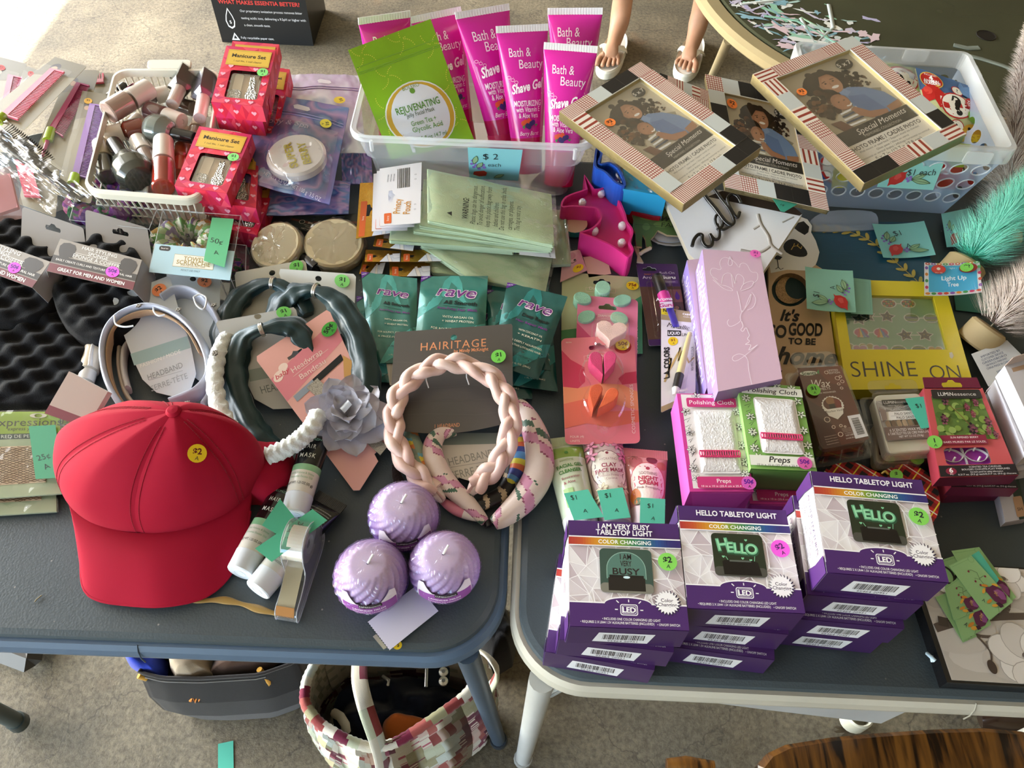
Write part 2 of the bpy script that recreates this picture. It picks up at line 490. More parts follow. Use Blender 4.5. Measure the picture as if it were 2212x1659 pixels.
# the garage
def concrete():
 m,nt,b=newmat('concrete')
 tc=nd(nt,'ShaderNodeTexCoord')
 def noise(sc,det=6,ro=.6,dist=0):
  n=nd(nt,'ShaderNodeTexNoise');n.inputs['Scale'].default_value=sc;n.inputs['Detail'].default_value=det
  n.inputs['Roughness'].default_value=ro;n.inputs['Distortion'].default_value=dist
  nt.links.new(tc.outputs['Object'],n.inputs['Vector']);return n
 def ramp(src,stops):
  r=nd(nt,'ShaderNodeValToRGB');e=r.color_ramp.elements
  e[0].position,e[0].color=stops[0][0],(*lin(stops[0][1]),1)
  e[1].position,e[1].color=stops[-1][0],(*lin(stops[-1][1]),1)
  for p,c in stops[1:-1]:
   k=e.new(p);k.color=(*lin(c),1)
  nt.links.new(src,r.inputs[0]);return r
 base=ramp(noise(3.2,8,.65).outputs['Fac'],[(.3,'#5e5848'),(.5,'#776d58'),(.72,'#93886f')])
 fine=ramp(noise(95,6,.7).outputs['Fac'],[(.35,'#7a7a7a'),(.6,'#ffffff')])
 mx=nd(nt,'ShaderNodeMix',data_type='RGBA',blend_type='MULTIPLY');mx.inputs[0].default_value=.6
 nt.links.new(base.outputs[0],mx.inputs[6]);nt.links.new(fine.outputs[0],mx.inputs[7])
 st=ramp(noise(2.1,4,.6,.6).outputs['Fac'],[(.62,'#000000'),(.72,'#ffffff')])
 mp=nd(nt,'ShaderNodeMath',operation='MULTIPLY');mp.inputs[1].default_value=.38
 nt.links.new(st.outputs[0],mp.inputs[0])
 m2=nd(nt,'ShaderNodeMix',data_type='RGBA');m2.inputs[7].default_value=(*lin('#8a5f33'),1)
 nt.links.new(mp.outputs[0],m2.inputs[0]);nt.links.new(mx.outputs[2],m2.inputs[6])
    # cracks
 vo=nd(nt,'ShaderNodeTexVoronoi',feature='DISTANCE_TO_EDGE');vo.inputs['Scale'].default_value=3.0
 n3=noise(6,5,.6);sc=nd(nt,'ShaderNodeVectorMath',operation='MULTIPLY_ADD');sc.inputs[1].default_value=(.22,.22,.22)
 nt.links.new(n3.outputs['Color'],sc.inputs[0]);nt.links.new(tc.outputs['Object'],sc.inputs[2]);nt.links.new(sc.outputs[0],vo.inputs['Vector'])
 cr=nd(nt,'ShaderNodeMapRange');cr.inputs['From Max'].default_value=.008;cr.inputs['To Min'].default_value=.55;cr.inputs['To Max'].default_value=0
 nt.links.new(vo.outputs['Distance'],cr.inputs['Value'])
 m3=nd(nt,'ShaderNodeMix',data_type='RGBA');m3.inputs[7].default_value=(.03,.026,.02,1)
 nt.links.new(cr.outputs[0],m3.inputs[0]);nt.links.new(m2.outputs[2],m3.inputs[6])
 nt.links.new(m3.outputs[2],b.inputs['Base Color']);b.inputs['Roughness'].default_value=.8
 bp=nd(nt,'ShaderNodeBump');bp.inputs['Strength'].default_value=.55;bp.inputs['Distance'].default_value=.006
 nt.links.new(noise(120,8,.7).outputs['Fac'],bp.inputs['Height']);nt.links.new(bp.outputs[0],b.inputs['Normal'])
 return m
CONC=concrete()
WALLM=vmat('painted_plaster',.85,.2,var=.05,bump=.2,bscale=60)
def box6(mb,x0,y0,z0,x1,y1,z1,col):
 hexa(mb,[(x0,y1,z1),(x1,y1,z1),(x1,y0,z1),(x0,y0,z1)],[(x0,y1,z0),(x1,y1,z0),(x1,y0,z0),(x0,y0,z0)],col)
def struct(name,boxes,mat,col):
 mb=MB()
 for b in boxes:box6(mb,*b,col)
 o=mb.build(name,mat,kind='structure',origin=A_([0,0,0.0]));return o
struct('floor',[(-900,-320,-12,380,640,0)],CONC,'#8f8874')
struct('ceiling_and_sun_block',[(-300,-300,260,330,520,275),(-560,-300,260,-300,238,275)],WALLM,'#d9d4c8')  # room ceiling, plus an added outer slab blocking sun at the near opening
struct('wall_right',[(330,-300,0,345,520,260)],WALLM,'#9c9482')
struct('wall_back',[(-300,520,0,330,535,260)],WALLM,'#9c9482')
struct('wall_front',[(-300,-315,0,-270,-300,260),(-100,-315,0,330,-300,260),(-270,-315,225,-100,-300,260)],WALLM,'#9c9482')
struct('wall_left',[(-312,-300,0,-300,-235,260),(-312,231,0,-300,239,260),(-312,-235,222,-300,231,260),(-312,239,222,-300,520,260),(-312,505,0,-300,520,222)],WALLM,'#9c9482')  # near opening widened to suit the added rear lamp
# the two card tables
def vinyl():
 m,nt,b=newmat('vinyl')
 tc=nd(nt,'ShaderNodeTexCoord');at=nd(nt,'ShaderNodeAttribute');at.attribute_name='Col'
 n=nd(nt,'ShaderNodeTexNoise');n.inputs['Scale'].default_value=5;n.inputs['Detail'].default_value=6
 nt.links.new(tc.outputs['Object'],n.inputs['Vector'])
 mr=nd(nt,'ShaderNodeMapRange');mr.inputs['To Min'].default_value=.8;mr.inputs['To Max'].default_value=1.25
 nt.links.new(n.outputs['Fac'],mr.inputs['Value'])
 sc=nd(nt,'ShaderNodeVectorMath',operation='SCALE');nt.links.new(at.outputs['Color'],sc.inputs[0]);nt.links.new(mr.outputs[0],sc.inputs['Scale'])
    # specks of dust
 v=nd(nt,'ShaderNodeTexVoronoi');v.inputs['Scale'].default_value=42;nt.links.new(tc.outputs['Object'],v.inputs['Vector'])
 cmp_=nd(nt,'ShaderNodeMapRange');cmp_.inputs['From Min'].default_value=.03;cmp_.inputs['From Max'].default_value=.055;cmp_.inputs['To Min'].default_value=.5;cmp_.inputs['To Max'].default_value=0
 nt.links.new(v.outputs['Distance'],cmp_.inputs['Value'])
 mx=nd(nt,'ShaderNodeMix',data_type='RGBA');mx.inputs[7].default_value=(.45,.43,.4,1)
 nt.links.new(cmp_.outputs[0],mx.inputs[0]);nt.links.new(sc.outputs[0],mx.inputs[6]);nt.links.new(mx.outputs[2],b.inputs['Base Color'])
 rr=nd(nt,'ShaderNodeMapRange');rr.inputs['To Min'].default_value=.4;rr.inputs['To Max'].default_value=.6
 nt.links.new(n.outputs['Fac'],rr.inputs['Value']);nt.links.new(rr.outputs[0],b.inputs['Roughness'])
 vb=nd(nt,'ShaderNodeTexVoronoi');vb.inputs['Scale'].default_value=420;nt.links.new(tc.outputs['Object'],vb.inputs['Vector'])
 bp=nd(nt,'ShaderNodeBump');bp.inputs['Strength'].default_value=.15;bp.inputs['Distance'].default_value=.001
 nt.links.new(vb.outputs['Distance'],bp.inputs['Height']);nt.links.new(bp.outputs[0],b.inputs['Normal'])
 return m
VINYL=vinyl()
def rr_loop(x0,y0,x1,y1,r,z,n=12):
 out=[]
 for cx,cy,a0 in((x1-r,y1-r,0),(x0+r,y1-r,90),(x0+r,y0+r,180),(x1-r,y0+r,270)):
  for i in range(n+1):
   a=math.radians(a0+90*i/n);out.append((cx+r*math.cos(a),cy+r*math.sin(a),z))
 return out
def loft(mb,loops,col,smooth=True,cap_top=True,cap_bot=True):
 n=len(loops[0]);vs=np.concatenate([np.array(l,float)for l in loops])
 for k in range(len(loops)-1):
  c=col[k]if isinstance(col,list)else col
  mb.add(vs[k*n:(k+2)*n],[[i,(i+1)%n,n+(i+1)%n,n+i]for i in range(n)],c,smooth)
 if cap_bot:mb.add(loops[0],[list(range(n))[::-1]],col[0]if isinstance(col,list)else col)
 if cap_top:mb.add(loops[-1],[list(range(n))],col[-1]if isinstance(col,list)else col)
def rot_about(pts,c,a):
 p=np.array(pts,float);x,y=p[:,0]-c[0],p[:,1]-c[1]
 p[:,0]=c[0]+x*math.cos(a)-y*math.sin(a);p[:,1]=c[1]+x*math.sin(a)+y*math.cos(a);return p
def card_table(name,label,x0,y0,rim_c,leg_c,pad_c,yaw,S=87.0):
 x1,y1=x0+S,y0+S;c=(x0+S/2,y0+S/2)
 root=thing(name,label,'table',(c[0],c[1],0),'vinyl-topped card tables pushed together')
 def L(i,z,r):return rot_about(rr_loop(x0+i,y0+i,x1-i,y1-i,r,z),c,yaw)
 mb=MB();loft(mb,[L(1.0,67,7.6),L(.95,69.3,7.6),L(1.1,69.75,7.5),L(1.7,70,7)],pad_c);mb.build('tabletop_pad',VINYL,root)
 mb=MB();loft(mb,[L(1.2,66.0,7.4),L(.25,66.3,8.2),L(0,67.4,8.4),L(.1,68.6,8.3),L(.5,69.3,8),L(.95,69.25,7.6)],rim_c,cap_top=False)
    # seam in the metal rim
 mb.build('rim',PAINTED,root)
 mb=MB();sx=x0+S*.5+5
 tube(mb,[(sx,y0-.12,66.1),(sx,y0-.16,67.4),(sx,y0+.1,68.7),(sx,y0+.6,69.4)],.08,mixc(rim_c,'#000000',.35),6);mb.build('rim_seam',PAINTED,root)
 return root
t1=card_table('card_table','grey card table with slate blue metal rim, holding the red cap',-86.7,27.4,'#4b6078','#4a5a6a','#3b454a',.006)
t2=card_table('card_table','grey card table with chipped off-white rim, holding stacked purple boxes',1.0,25.2,'#b3b0a4','#b9bbb9','#3b464d',-.003)
def leg_part(root,a,b,r0,r1,col,foot=None):
 mb=MB();tube(mb,[a,(A_(a)+A_(b))/2,b],[r0,(r0+r1)/2,r1],col,14);o=mb.build('leg',PAINTED,root)
 if foot:
  d=unit(A_(b)-A_(a));mb=MB();tube(mb,[A_(b)-d*2.2,A_(b)-d*.2,A_(b)],[r1+.25,r1+.35,r1+.1],foot,14);mb.build('leg_cap',PLASTIC,o)
leg_part(t1,G(1008,1408,66),G(1078,1600,1),1.35,1.25,'#3d4c5c','#303a44')
leg_part(t1,(-84,33,66),G(44,1562,1),1.5,1.4,'#46514f','#3a4442')
leg_part(t1,(-80,106,66),(-82,104,1),1.3,1.2,'#3d4c5c','#303a44')
leg_part(t1,(-8,106,66),(-6,104,1),1.3,1.2,'#3d4c5c','#303a44')
leg_part(t2,G(1172,1466,66),G(1130,1640,1),1.5,1.35,'#b4b6b4','#a9aaa6')
leg_part(t2,(80,33,66),(82,35,1),1.4,1.3,'#b4b6b4','#a9aaa6')
leg_part(t2,(6,104,66),(5,102,1),1.4,1.3,'#b4b6b4','#a9aaa6')
leg_part(t2,(80,104,66),(82,102,1),1.4,1.3,'#b4b6b4','#a9aaa6')
def unY(px,py,Y):
 d=_f*FPX+_R*(px-1106.0)-_U*(py-829.5);s=Y/d[1];return A_([0,0,CH])+d*s
# folded apron under the right table
ap=[unY(1180,1478,29.5),unY(1990,1522,29.5),unY(1903,1563,29.5),unY(1660,1534,29.5),unY(1340,1492,29.5)]
mb=MB();back=[p+A_([0,2.2,0])for p in ap]
mb.add(ap,[[0,1,2,3,4]],'#a8abac');mb.add(back,[[4,3,2,1,0]],'#a8abac')
mb.add(ap+back,[[i,5+i,5+(i+1)%5,(i+1)%5]for i in range(5)],'#8f9293');mb.build('folding_apron',PAINTED,t2)
mb=MB();tube(mb,[G(1157,1510,60),G(1185,1495,62),G(1215,1478,65)],[.3,.35,.4],'#cfd1cf',8)
tube(mb,[G(1190,1502,61),G(1230,1480,65)],.28,'#8f9190',8);mb.build('leg_lock',PAINTED,t2)
# flakes, hairs and scratches on the vinyl
rg=random.Random(4)
# things on the floor behind the tables
BLK='#17181a'
def water_box():
 y=259.0;x0,x1=-105.0,-73.5
 root=thing('drinks_carton','black printed cardboard carton standing on the concrete floor at the back','box',((x0+x1)/2,y+12,0))
 mb=MB();hexa(mb,[(x0,y+24,29),(x1,y+24,29),(x1,y,29),(x0,y,29)],[(x0,y+24,0),(x1,y+24,0),(x1,y,0),(x0,y,0)],BLK)
 mb.build('carton',CARD,root)
 mb=MB()
 for xa,xb in((x0,x1),):hexa(mb,[(xa,y+11.5,29.4),(xb,y+11.5,29.4),(xb,y-.05,29.4),(xa,y-.05,29.4)],[(xa,y+11.5,29.05),(xb,y+11.5,29.05),(xb,y-.05,29.05),(xa,y-.05,29.05)],BLK)
 hexa(mb,[(x0,y+24,29.4),(x1,y+24,29.4),(x1,y+12.2,29.4),(x0,y+12.2,29.4)],[(x0,y+24,29.05),(x1,y+24,29.05),(x1,y+12.2,29.05),(x0,y+12.2,29.05)],BLK)
 mb.build('top_flap',CARD,root)
 Q=Quad([(x0,y,29),(x1,y,29),(x1,y,0),(x0,y,0)])
 a=Art(Q,z0=.05,dz=.02);Wt='#d9d9dc'
 a.rect(.34,.06,.62,.28,'#c23a36');a.text('1',.48,.16,.1,'#ffffff',bold=.02)
 a.text('9.5pH',.22,.16,.08,Wt);a.text('2X',.74,.16,.1,Wt)
 a.text('#1 ionized alkaline water',.58,.32,.036,Wt,wid=.46,bold=.01)
 a.text('WHAT MAKES ESSENTIA BETTER?',.5,.5,.042,'#c8403c',wid=.86,bold=.02)
 a.text('Our proprietary ionization process removes bitter',.61,.6,.026,Wt,wid=.66)
 a.text('tasting acidic ions, delivering a 9.5pH or higher with',.62,.685,.026,Wt,wid=.69)
 a.text('a clean, smooth taste.',.43,.77,.026,Wt,wid=.28)
 d=[(.15,.57),(.185,.66),(.2,.73),(.185,.8),(.15,.825),(.115,.8),(.1,.73),(.115,.66)]
 a.poly(d,Wt);a.poly([(u*.78+.033,v*.82+.127)for u,v in d],BLK);a.text('$',.15,.74,.035,Wt)
 a.poly([(.16,.87),(.205,.965),(.115,.965)],Wt);a.poly([(.16,.9),(.18,.945),(.14,.945)],BLK)
 a.text('Fully recyclable paper case.',.4,.93,.026,Wt,wid=.36)
 a.build(root,INK)
water_box()
# the standing person: bare legs in white sandals
def skin_mesh(name,nodes,edges,rad,mat,col,parent,origin,sub=2,rootv=0):
 me=bpy.data.meshes.new(name)
 me.from_pydata([tuple((A_(p)-origin)*.01)for p in nodes],edges,[])
 o=bpy.data.objects.new(name,me);COL.objects.link(o)
 m=o.modifiers.new('skin','SKIN');m.use_smooth_shade=True
 for i,r in enumerate(rad):
  rr=r if not np.isscalar(r)else(r,r)
  me.skin_vertices[0].data[i].radius=(rr[0]*.01,rr[1]*.01)
 me.skin_vertices[0].data[rootv].use_root=True
 s=o.modifiers.new('sub','SUBSURF');s.levels=sub;s.render_levels=sub
 dg=bpy.context.evaluated_depsgraph_get()
 m2=bpy.data.meshes.new_from_object(o.evaluated_get(dg))
 bpy.data.objects.remove(o)
 ca=m2.color_attributes.new('Col','FLOAT_COLOR','POINT')
 ca.data.foreach_set('color',np.tile(np.array([*lin(col),1.0],np.float32),len(m2.vertices)))
 m2.materials.clear();m2.materials.append(mat)
 for p in m2.polygons:p.use_smooth=True
 o=bpy.data.objects.new(name,m2);COL.objects.link(o)
 if parent is not None:o.parent=parent
 else:o.location=tuple(origin*.01)
 ORG[o.name]=origin
 return o
def person():
 org=A_([44,268,0.0])
 nodes,edges,rad=[(43,276,88)],[],[9]
 def addn(p,r,par):
  nodes.append(p);rad.append(r);edges.append((par,len(nodes)-1));return len(nodes)-1
 feet=[]
 for toe,heel,sgn in((A_([52.6,247.5,0]),A_([59.5,270.5,0]),1),(A_([26.4,247,0]),A_([32.5,270.5,0]),-1)):
  d=unit(toe-heel);s=A_([d[1],-d[0],0])*-1
  ank=heel-d*-4.5+A_([0,0,10.5])
  k=addn(ank+A_([-1.5*sgn,3,64]),7.6,0)
  k=addn(ank+A_([0,1,40]),5.4,k);k=addn(ank+A_([0.4,2.2,25]),5.2,k);k=addn(ank+A_([0,.6,10]),3.6,k)
  k=addn(ank,3.3,k)
  addn(heel+A_([0,0,4.6])+d*.8,2.5,k)
  m=addn(heel+d*10.5+A_([0,0,6.9]),(2.9,3.2),k)
  b=addn(heel+d*16.5+A_([0,0,4.4]),(1.5,3.6),m)
  for i,(off,L,r)in enumerate(((-3.0,4.6,1.15),(-1.2,4.6,.82),(.35,4.0,.78),(1.8,3.2,.72),(3.1,2.3,.68))):
   off*=-sgn
   t=addn(heel+d*(17.6+L*.25)+s*off*1.0+A_([0,0,3.9]),r,b)
   t=addn(heel+d*(18.2+L*.7)+s*off*1.08+A_([0,0,3.9]),r*1.0,t)
   addn(heel+d*(18.2+L*1.1)+s*off*1.1+A_([0,0,3.5]),r*.9,t)
  feet.append((toe,heel,d,s,sgn))
 root=thing('person','person standing behind the tables, bare lower legs in white sandals','person',org)
 skin_mesh('body',nodes,edges,rad,SKIN,'#b08468',root,org)
 mb=MB();lathe(mb,[(17,60),(17.5,75),(17,95),(16,102)],(43.5,275,0),(0,0,1),24,'#4c5a70',sx=1.2);mb.build('shorts',CLOTH,root)
 for toe,heel,d,s,sgn in feet:
  sr=thing('sandal','white moulded thong sandal on the foot %s'%('beside the tan table rim' if sgn>0 else 'behind the pink tubes'),'sandal',(heel+toe)/2,'white sandals')
  ol=[]
  for i in range(32):
   a=2*math.pi*i/32;y=math.sin(a);x=math.cos(a)
   w=4.5+1.0*max(0,y)-.35*(1-abs(y));ol.append(heel+d*(11.6+13.6*y)+s*(x*w))
  c=np.mean(ol,0);ins=[p*.86+c*.14 for p in ol]
  mb=MB();loft(mb,[[p+A_([0,0,.1])for p in ol],[p+A_([0,0,2.2])for p in ol],[p*.97+c*.03+A_([0,0,3.0])for p in ol],[p+A_([0,0,2.5])for p in ins]],'#e4e0d2')
  mb.build('sole',PLASTIC,sr)
  mb=MB()
  post=heel+d*19.8+s*(1.5*sgn*.8)+A_([0,0,2.6])
  for k in(-1,1):
   pts=[post+A_([0,0,.2]),post-d*1.5+A_([0,0,2.6]),heel+d*14.8+s*(k*2.6)+A_([0,0,6.2]),heel+d*12.0+s*(k*3.9)+A_([0,0,4.6]),heel+d*9.2+s*(k*4.1)+A_([0,0,2.4])]
   P2=[]
   for i in range(len(pts)-1):
    for t in(0,.33,.66):P2.append(pts[i]*(1-t)+pts[i+1]*t)
   P2.append(pts[-1]);L=len(P2)
   tube(mb,P2,[.5+.6*min(1,i/(L*.55))for i in range(L)],'#e9e5d8',10,flat=.3)
  mb.build('strap',PLASTIC,sr)
person()
# round table with paint-smeared glass
def glass_table():
 c=A_([87.3,179.2,0]);Rr=52.0
 root=thing('round_table','round glass patio table with tan metal rim and smeared paint','table',c)
 prof=[(Rr-5.0,66.0),(Rr-.6,66.0),(Rr+.3,66.8),(Rr+.3,68.2),(Rr-.6,68.9),(Rr-3.2,68.9),(Rr-3.6,68.2),(Rr-5,68.1),(Rr-5.0,66.0)]
 mb=MB();lathe(mb,prof,c,n=96,col='#a39470',cap=False);mb.build('rim',PAINTED,root)
 gm,nt,b=newmat('olive_glass')
 tc=nd(nt,'ShaderNodeTexCoord');n=nd(nt,'ShaderNodeTexNoise');n.inputs['Scale'].default_value=6;nt.links.new(tc.outputs['Object'],n.inputs[0])
 r=nd(nt,'ShaderNodeValToRGB');r.color_ramp.elements[0].color=(*lin('#34382a'),1);r.color_ramp.elements[1].color=(*lin('#4a4d3b'),1);nt.links.new(n.outputs[0],r.inputs[0])
 nt.links.new(r.outputs[0],b.inputs['Base Color']);b.inputs['Roughness'].default_value=.16;b.inputs['Specular IOR Level'].default_value=.45
 mb=MB();lathe(mb,[(.001,68.2),(Rr-3.7,68.2),(Rr-3.7,69.0),(Rr-4.0,69.2),(.001,69.2)],c,n=96,col='#556050',smooth=False);mb.build('glass_top',gm,root)
 def gp(px,py):return unp(px,py,69.2)
 rg=random.Random(11);mb=MB()
 cols=['#c9d2d4','#8fb7c9','#a9c7c4','#c8c2d8','#dfe3e2','#7fa8b8','#93c4ac','#d9c3cc','#b8b4d8','#e7e9e6']
 z=.03
 for i in range(230):
  t=rg.random()
  px=1545+t*330+rg.gauss(0,25);py=(px-1545)*.36+rg.gauss(-14,34)+18
  if py<-8 or px>1960:continue
  p=gp(px,py)
  if np.linalg.norm((p-c)[:2])>Rr-5:continue
  ang=rg.gauss(math.radians(-25),.7);L=abs(rg.gauss(.8,1.3))+.3;w=abs(rg.gauss(.3,.4))+.12;pts=[]
  nn=14;ca,sa=math.cos(ang),math.sin(ang)
  for k in range(nn):
   a=2*math.pi*k/nn;rr=1+rg.uniform(-.45,.35)
   x,y=L*math.cos(a)*rr,w*math.sin(a)*rr+.25*w*math.sin(3*a)+.12*L*math.cos(a)**2
   pts.append(p+A_([x*ca-y*sa,x*sa+y*ca,z]))
  mb.add(pts,[list(range(nn))],rg.choice(cols));z+=.0006
 for pl,w,cc in(([(1790,10),(1800,60),(1760,95),(1730,40)],.5,'#b9c4c6'),([(1650,35),(1720,45),(1800,90),(1815,95)],.45,'#8fc3b2'),([(1730,38),(1770,60),(1790,85)],.35,'#a5cdb0'),([(1600,10),(1680,0),(1760,-12)],.5,'#c9d2d4'),([(2080,118),(2120,128),(2165,142),(2212,160)],.7,'#7f8a84'),([(2060,98),(2090,105),(2115,104)],.8,'#7f8a84')):
  tube(mb,[gp(*q)+A_([0,0,.08])for q in pl],w,cc,6,flat=.12)
 mb.build('paint_smears',PAPER,root,kind='stuff')
 mb=MB();h=gp(2130,77);lathe(mb,[(.001,0),(1.6,0),(1.9,.15),(2.0,.05)],h,n=20,col='#15110e');mb.build('umbrella_hole',PAPER,root)
 for k,(a,b2)in enumerate(((G(1575,85,62),G(1534,172,6)),((115,150,66),(120,140,0)),((115,210,66),(120,220,0)))):
  mb=MB();tube(mb,[a,b2],1.15,'#9a8c6c',12);mb.build('leg',PAINTED,root)
glass_table()
# under and in front of the tables
def cloth_blob(fn_pts,z,amp,seed,col,name,label,cat,mat=CLOTH,parent=None,n=18):
 """a crumpled cloth filling the polygon (floor points in cm) with its top near z"""
 pts=np.array(fn_pts);c=pts.mean(0);mb=MB();m=len(pts)
 th=np.linspace(0,m,48,endpoint=False);ring=A_([pts[int(t)%m]*(1-t%1)+pts[(int(t)+1)%m]*(t%1)for t in th])
 def fn(u,v):
  k=np.round(u*48).astype(int)%48;p=c+(ring[k]-c)*v[:,None]
  zz=z*(1-v**3.5)+amp*vnoise(p[:,0]*.28+seed,p[:,1]*.28,seed)*(1-v**4)+amp*.5*np.abs(vnoise(p[:,0]*.6,p[:,1]*.5,seed+3))*(1-v**4)
  return np.concatenate([p,zz[:,None]+c3],1)
 c3=0
 grid(mb,fn,48,n,col,True,closeu=True)
 return mb.build(name,mat,parent,label=label,cat=cat)
def dark_bag():
 ol=[G(300,1452,20),G(330,1415,20),G(420,1385,20),G(560,1370,20),G(650,1385,20),G(640,1430,20),G(560,1458,20),G(430,1466,20),G(350,1464,20)]
 th=np.linspace(0,len(ol),40,endpoint=False);ring=A_([ol[int(t)]*(1-t%1)+ol[(int(t)+1)%len(ol)]*(t%1)for t in th]);c=ring.mean(0)
 root=thing('shopping_bag','black woven bag with mustard piping sagging on the floor','bag',A_([c[0],c[1],0]))
 def loop(k,z,sh=0):return[A_([c[0]+(p[0]-c[0])*k,c[1]+(p[1]-c[1])*k-sh,z])for p in ring]
 mb=MB();loft(mb,[loop(.8,.2,2),loop(.98,6,2.2),loop(1.04,12,1.5),loop(1.0,20)],'#0f0e0e',cap_top=False);mb.build('bag_body',CLOTH,root)
 mb=MB();tube(mb,[p+A_([0,0,.1])for p in ring],.28,'#2b2725',6,closed=True);mb.build('bag_rim',CLOTH,root)
 mb=MB();tube(mb,[p+A_([0,-.4,-.9])for p in ring[26:40]],.08,'#8a8782',5);mb.build('stitching',CLOTH,root)
 mb=MB();tube(mb,[G(300,1458,19),G(318,1464,18)],.6,'#b98a35',10);mb.build('piping',CLOTH,root);mb=MB();tube(mb,[G(560,1446,20),G(580,1470,17),G(586,1490,13),G(560,1512,8)],.5,'#b98a35',8)
 mb.build('piping',CLOTH,root)
 mb=MB();pts=[G(418,1500,12),G(424,1490,13),G(428,1502,12),G(432,1489,13),G(436,1499,12),G(440,1490,13)]
 tube(mb,[p+A_([0,-1.2,.6])for p in pts],.32,'#e08a3c',6);mb.build('embroidered_mark',CLOTH,root)
 def fold(px,z,col,name,label,seed,amp=2.2):
  pts=[G(x,y,z)[:2]for x,y in px]
  p=np.array(pts);m=len(p);cc=p.mean(0);mb=MB()
  th=np.linspace(0,m,36,endpoint=False);rg_=A_([p[int(t)]*(1-t%1)+p[(int(t)+1)%m]*(t%1)for t in th])
  def fn(u,v):
   k=np.round(u*36).astype(int)%36;q=cc+(rg_[k]-cc)*v[:,None]
   zz=z+1.2-5*v**4+amp*vnoise(q[:,0]*.35+seed,q[:,1]*.2,seed)
   return np.concatenate([q,zz[:,None]],1)
  grid(mb,fn,36,10,col,True,closeu=True);return mb.build(name,CLOTH,label=label,cat='clothing')
 fold([(250,1395),(290,1380),(345,1380),(345,1440),(335,1456),(300,1450),(270,1430)],21,'#2b3fa8','folded_shirt','bright blue cloth bulging from the black bag under the table',2)
 fold([(350,1385),(450,1380),(450,1440),(410,1458),(365,1455),(350,1430)],22,'#a3927a','folded_trousers','tan cloth with a seam stuffed in the black bag',5)
 fold([(450,1385),(600,1375),(620,1410),(560,1440),(470,1455),(440,1450)],20,'#4a3426','folded_jacket','dark brown cloth folded inside the black bag',8)
dark_bag()
def tote():
 ol=[G(690,1418,33),G(662,1470,33),G(657,1520,33),G(690,1565,33),G(745,1598,33),G(800,1618,32),G(855,1608,32),G(940,1552,33),G(1010,1502,33),G(1045,1445,33),G(1030,1400,33),G(860,1370,34),G(740,1385,33)]
 N=64
 th=np.linspace(0,len(ol),N,endpoint=False);ring=A_([ol[int(t)]*(1-t%1)+ol[(int(t)+1)%len(ol)]*(t%1)for t in th])
 for _ in range(2):ring=(np.roll(ring,1,0)+2*ring+np.roll(ring,-1,0))/4
 c=ring.mean(0)
 root=thing('quilted_tote','floral patchwork quilted tote bag open on the floor','bag',A_([c[0],c[1],0]))
 def shape(u,v,inset=0.0):
  k=np.round(u*N).astype(int)%N;p=ring[k]
  s=1+.16*np.sin(np.clip(v,0,1)*2.2)-inset;z=33*(1-v)+.3
  q=c[:2]+(p[:,:2]-c[:2])*s[:,None]if hasattr(s,'__len__')else c[:2]+(p[:,:2]-c[:2])*s
  w=.7*np.abs(np.sin(u*N*.5))*np.abs(np.sin(v*18))
  d=(p[:,:2]-c[:2]);d=d/np.linalg.norm(d,axis=1)[:,None]
  return np.concatenate([q+d*w[:,None],z[:,None]],1)
 pal=['#c6c0b0','#6f2038','#7f3634','#b3b79f','#cfc8b8','#938d6c','#651e36','#bcc3ba','#9c5049','#cac3b4']
 def pc(u,v):
  i=np.floor(u*24+v*3);j=np.floor(v*6-u*9);out=[]
  for a,b2,uu,vv in zip(i,j,u,v):
   k=int((math.sin(a*12.9+b2*78.2)*43758.5)%1*len(pal));cc=lin(pal[k])
   if k in(1,6)and(math.sin(uu*700)*math.sin(vv*160)>.55):cc=lin('#d6c7b8')
   if k in(2,8)and(int(uu*260)%2==0):cc=mixc(pal[k],'#d8cfc0',.55)
   if k in(0,4,9)and math.sin(uu*313+5)*math.sin(vv*91+a)>.8:cc=lin('#a34a5c')
   out.append(cc)
  return out
 mb=MB();grid(mb,lambda u,v:shape(u,v),N*4,60,pc,True,closeu=True)
 mb.build('bag_body',CLOTH,root)
 mb=MB();grid(mb,lambda u,v:shape(u,v*.6,.05),N*2,12,lambda u,v:[lin('#b7ab92')if math.sin(a*190)*math.sin(b2*25)<.4 else lin('#8f8a6e')for a,b2 in zip(u,v)],True,closeu=True);mb.build('lining',CLOTH,root)
 rp=[]
 for i in range(N*2):
  k=i/2;a=ring[int(k)%N];b2=ring[(int(k)+1)%N];rp.append(a*(1-k%1)+b2*(k%1)+A_([0,0,.35]))
 mb=MB();tube(mb,rp,[.72+.1*(i%2)for i in range(len(rp))],[lin(pal[(i//36)*7%10])for i in range(len(rp)*8)],8,closed=True);mb.build('padded_rim',CLOTH,root)
 for pts,w in(([G(777,1424,34),G(775,1470,38),G(790,1530,39),G(812,1590,36),G(826,1640,30),G(830,1690,18)],1.2),([G(1000,1394,34),G(1050,1410,40),G(1080,1450,41),G(1062,1485,36),G(1045,1500,30)],1.15)):
  P2=[]
  for i in range(len(pts)-1):
   for t in(0,.25,.5,.75):P2.append(pts[i]*(1-t)+pts[i+1]*t)
  P2.append(pts[-1]);P2=A_(P2)
  for _ in range(3):P2[1:-1]=(P2[:-2]+P2[1:-1]*2+P2[2:])/4
  cl=[]
  for i in range(len(P2)-1):
   cl+=[lin(pal[(1,4,2,7)[(i//4)%4]])if k<5 else lin(pal[(0,9,3)[(i//4)%3]])for k in range(10)]
  mb=MB();tube(mb,list(P2),w,cl,10,flat=.28,up=(0.2,-1,.6));mb.build('handle',CLOTH,root)
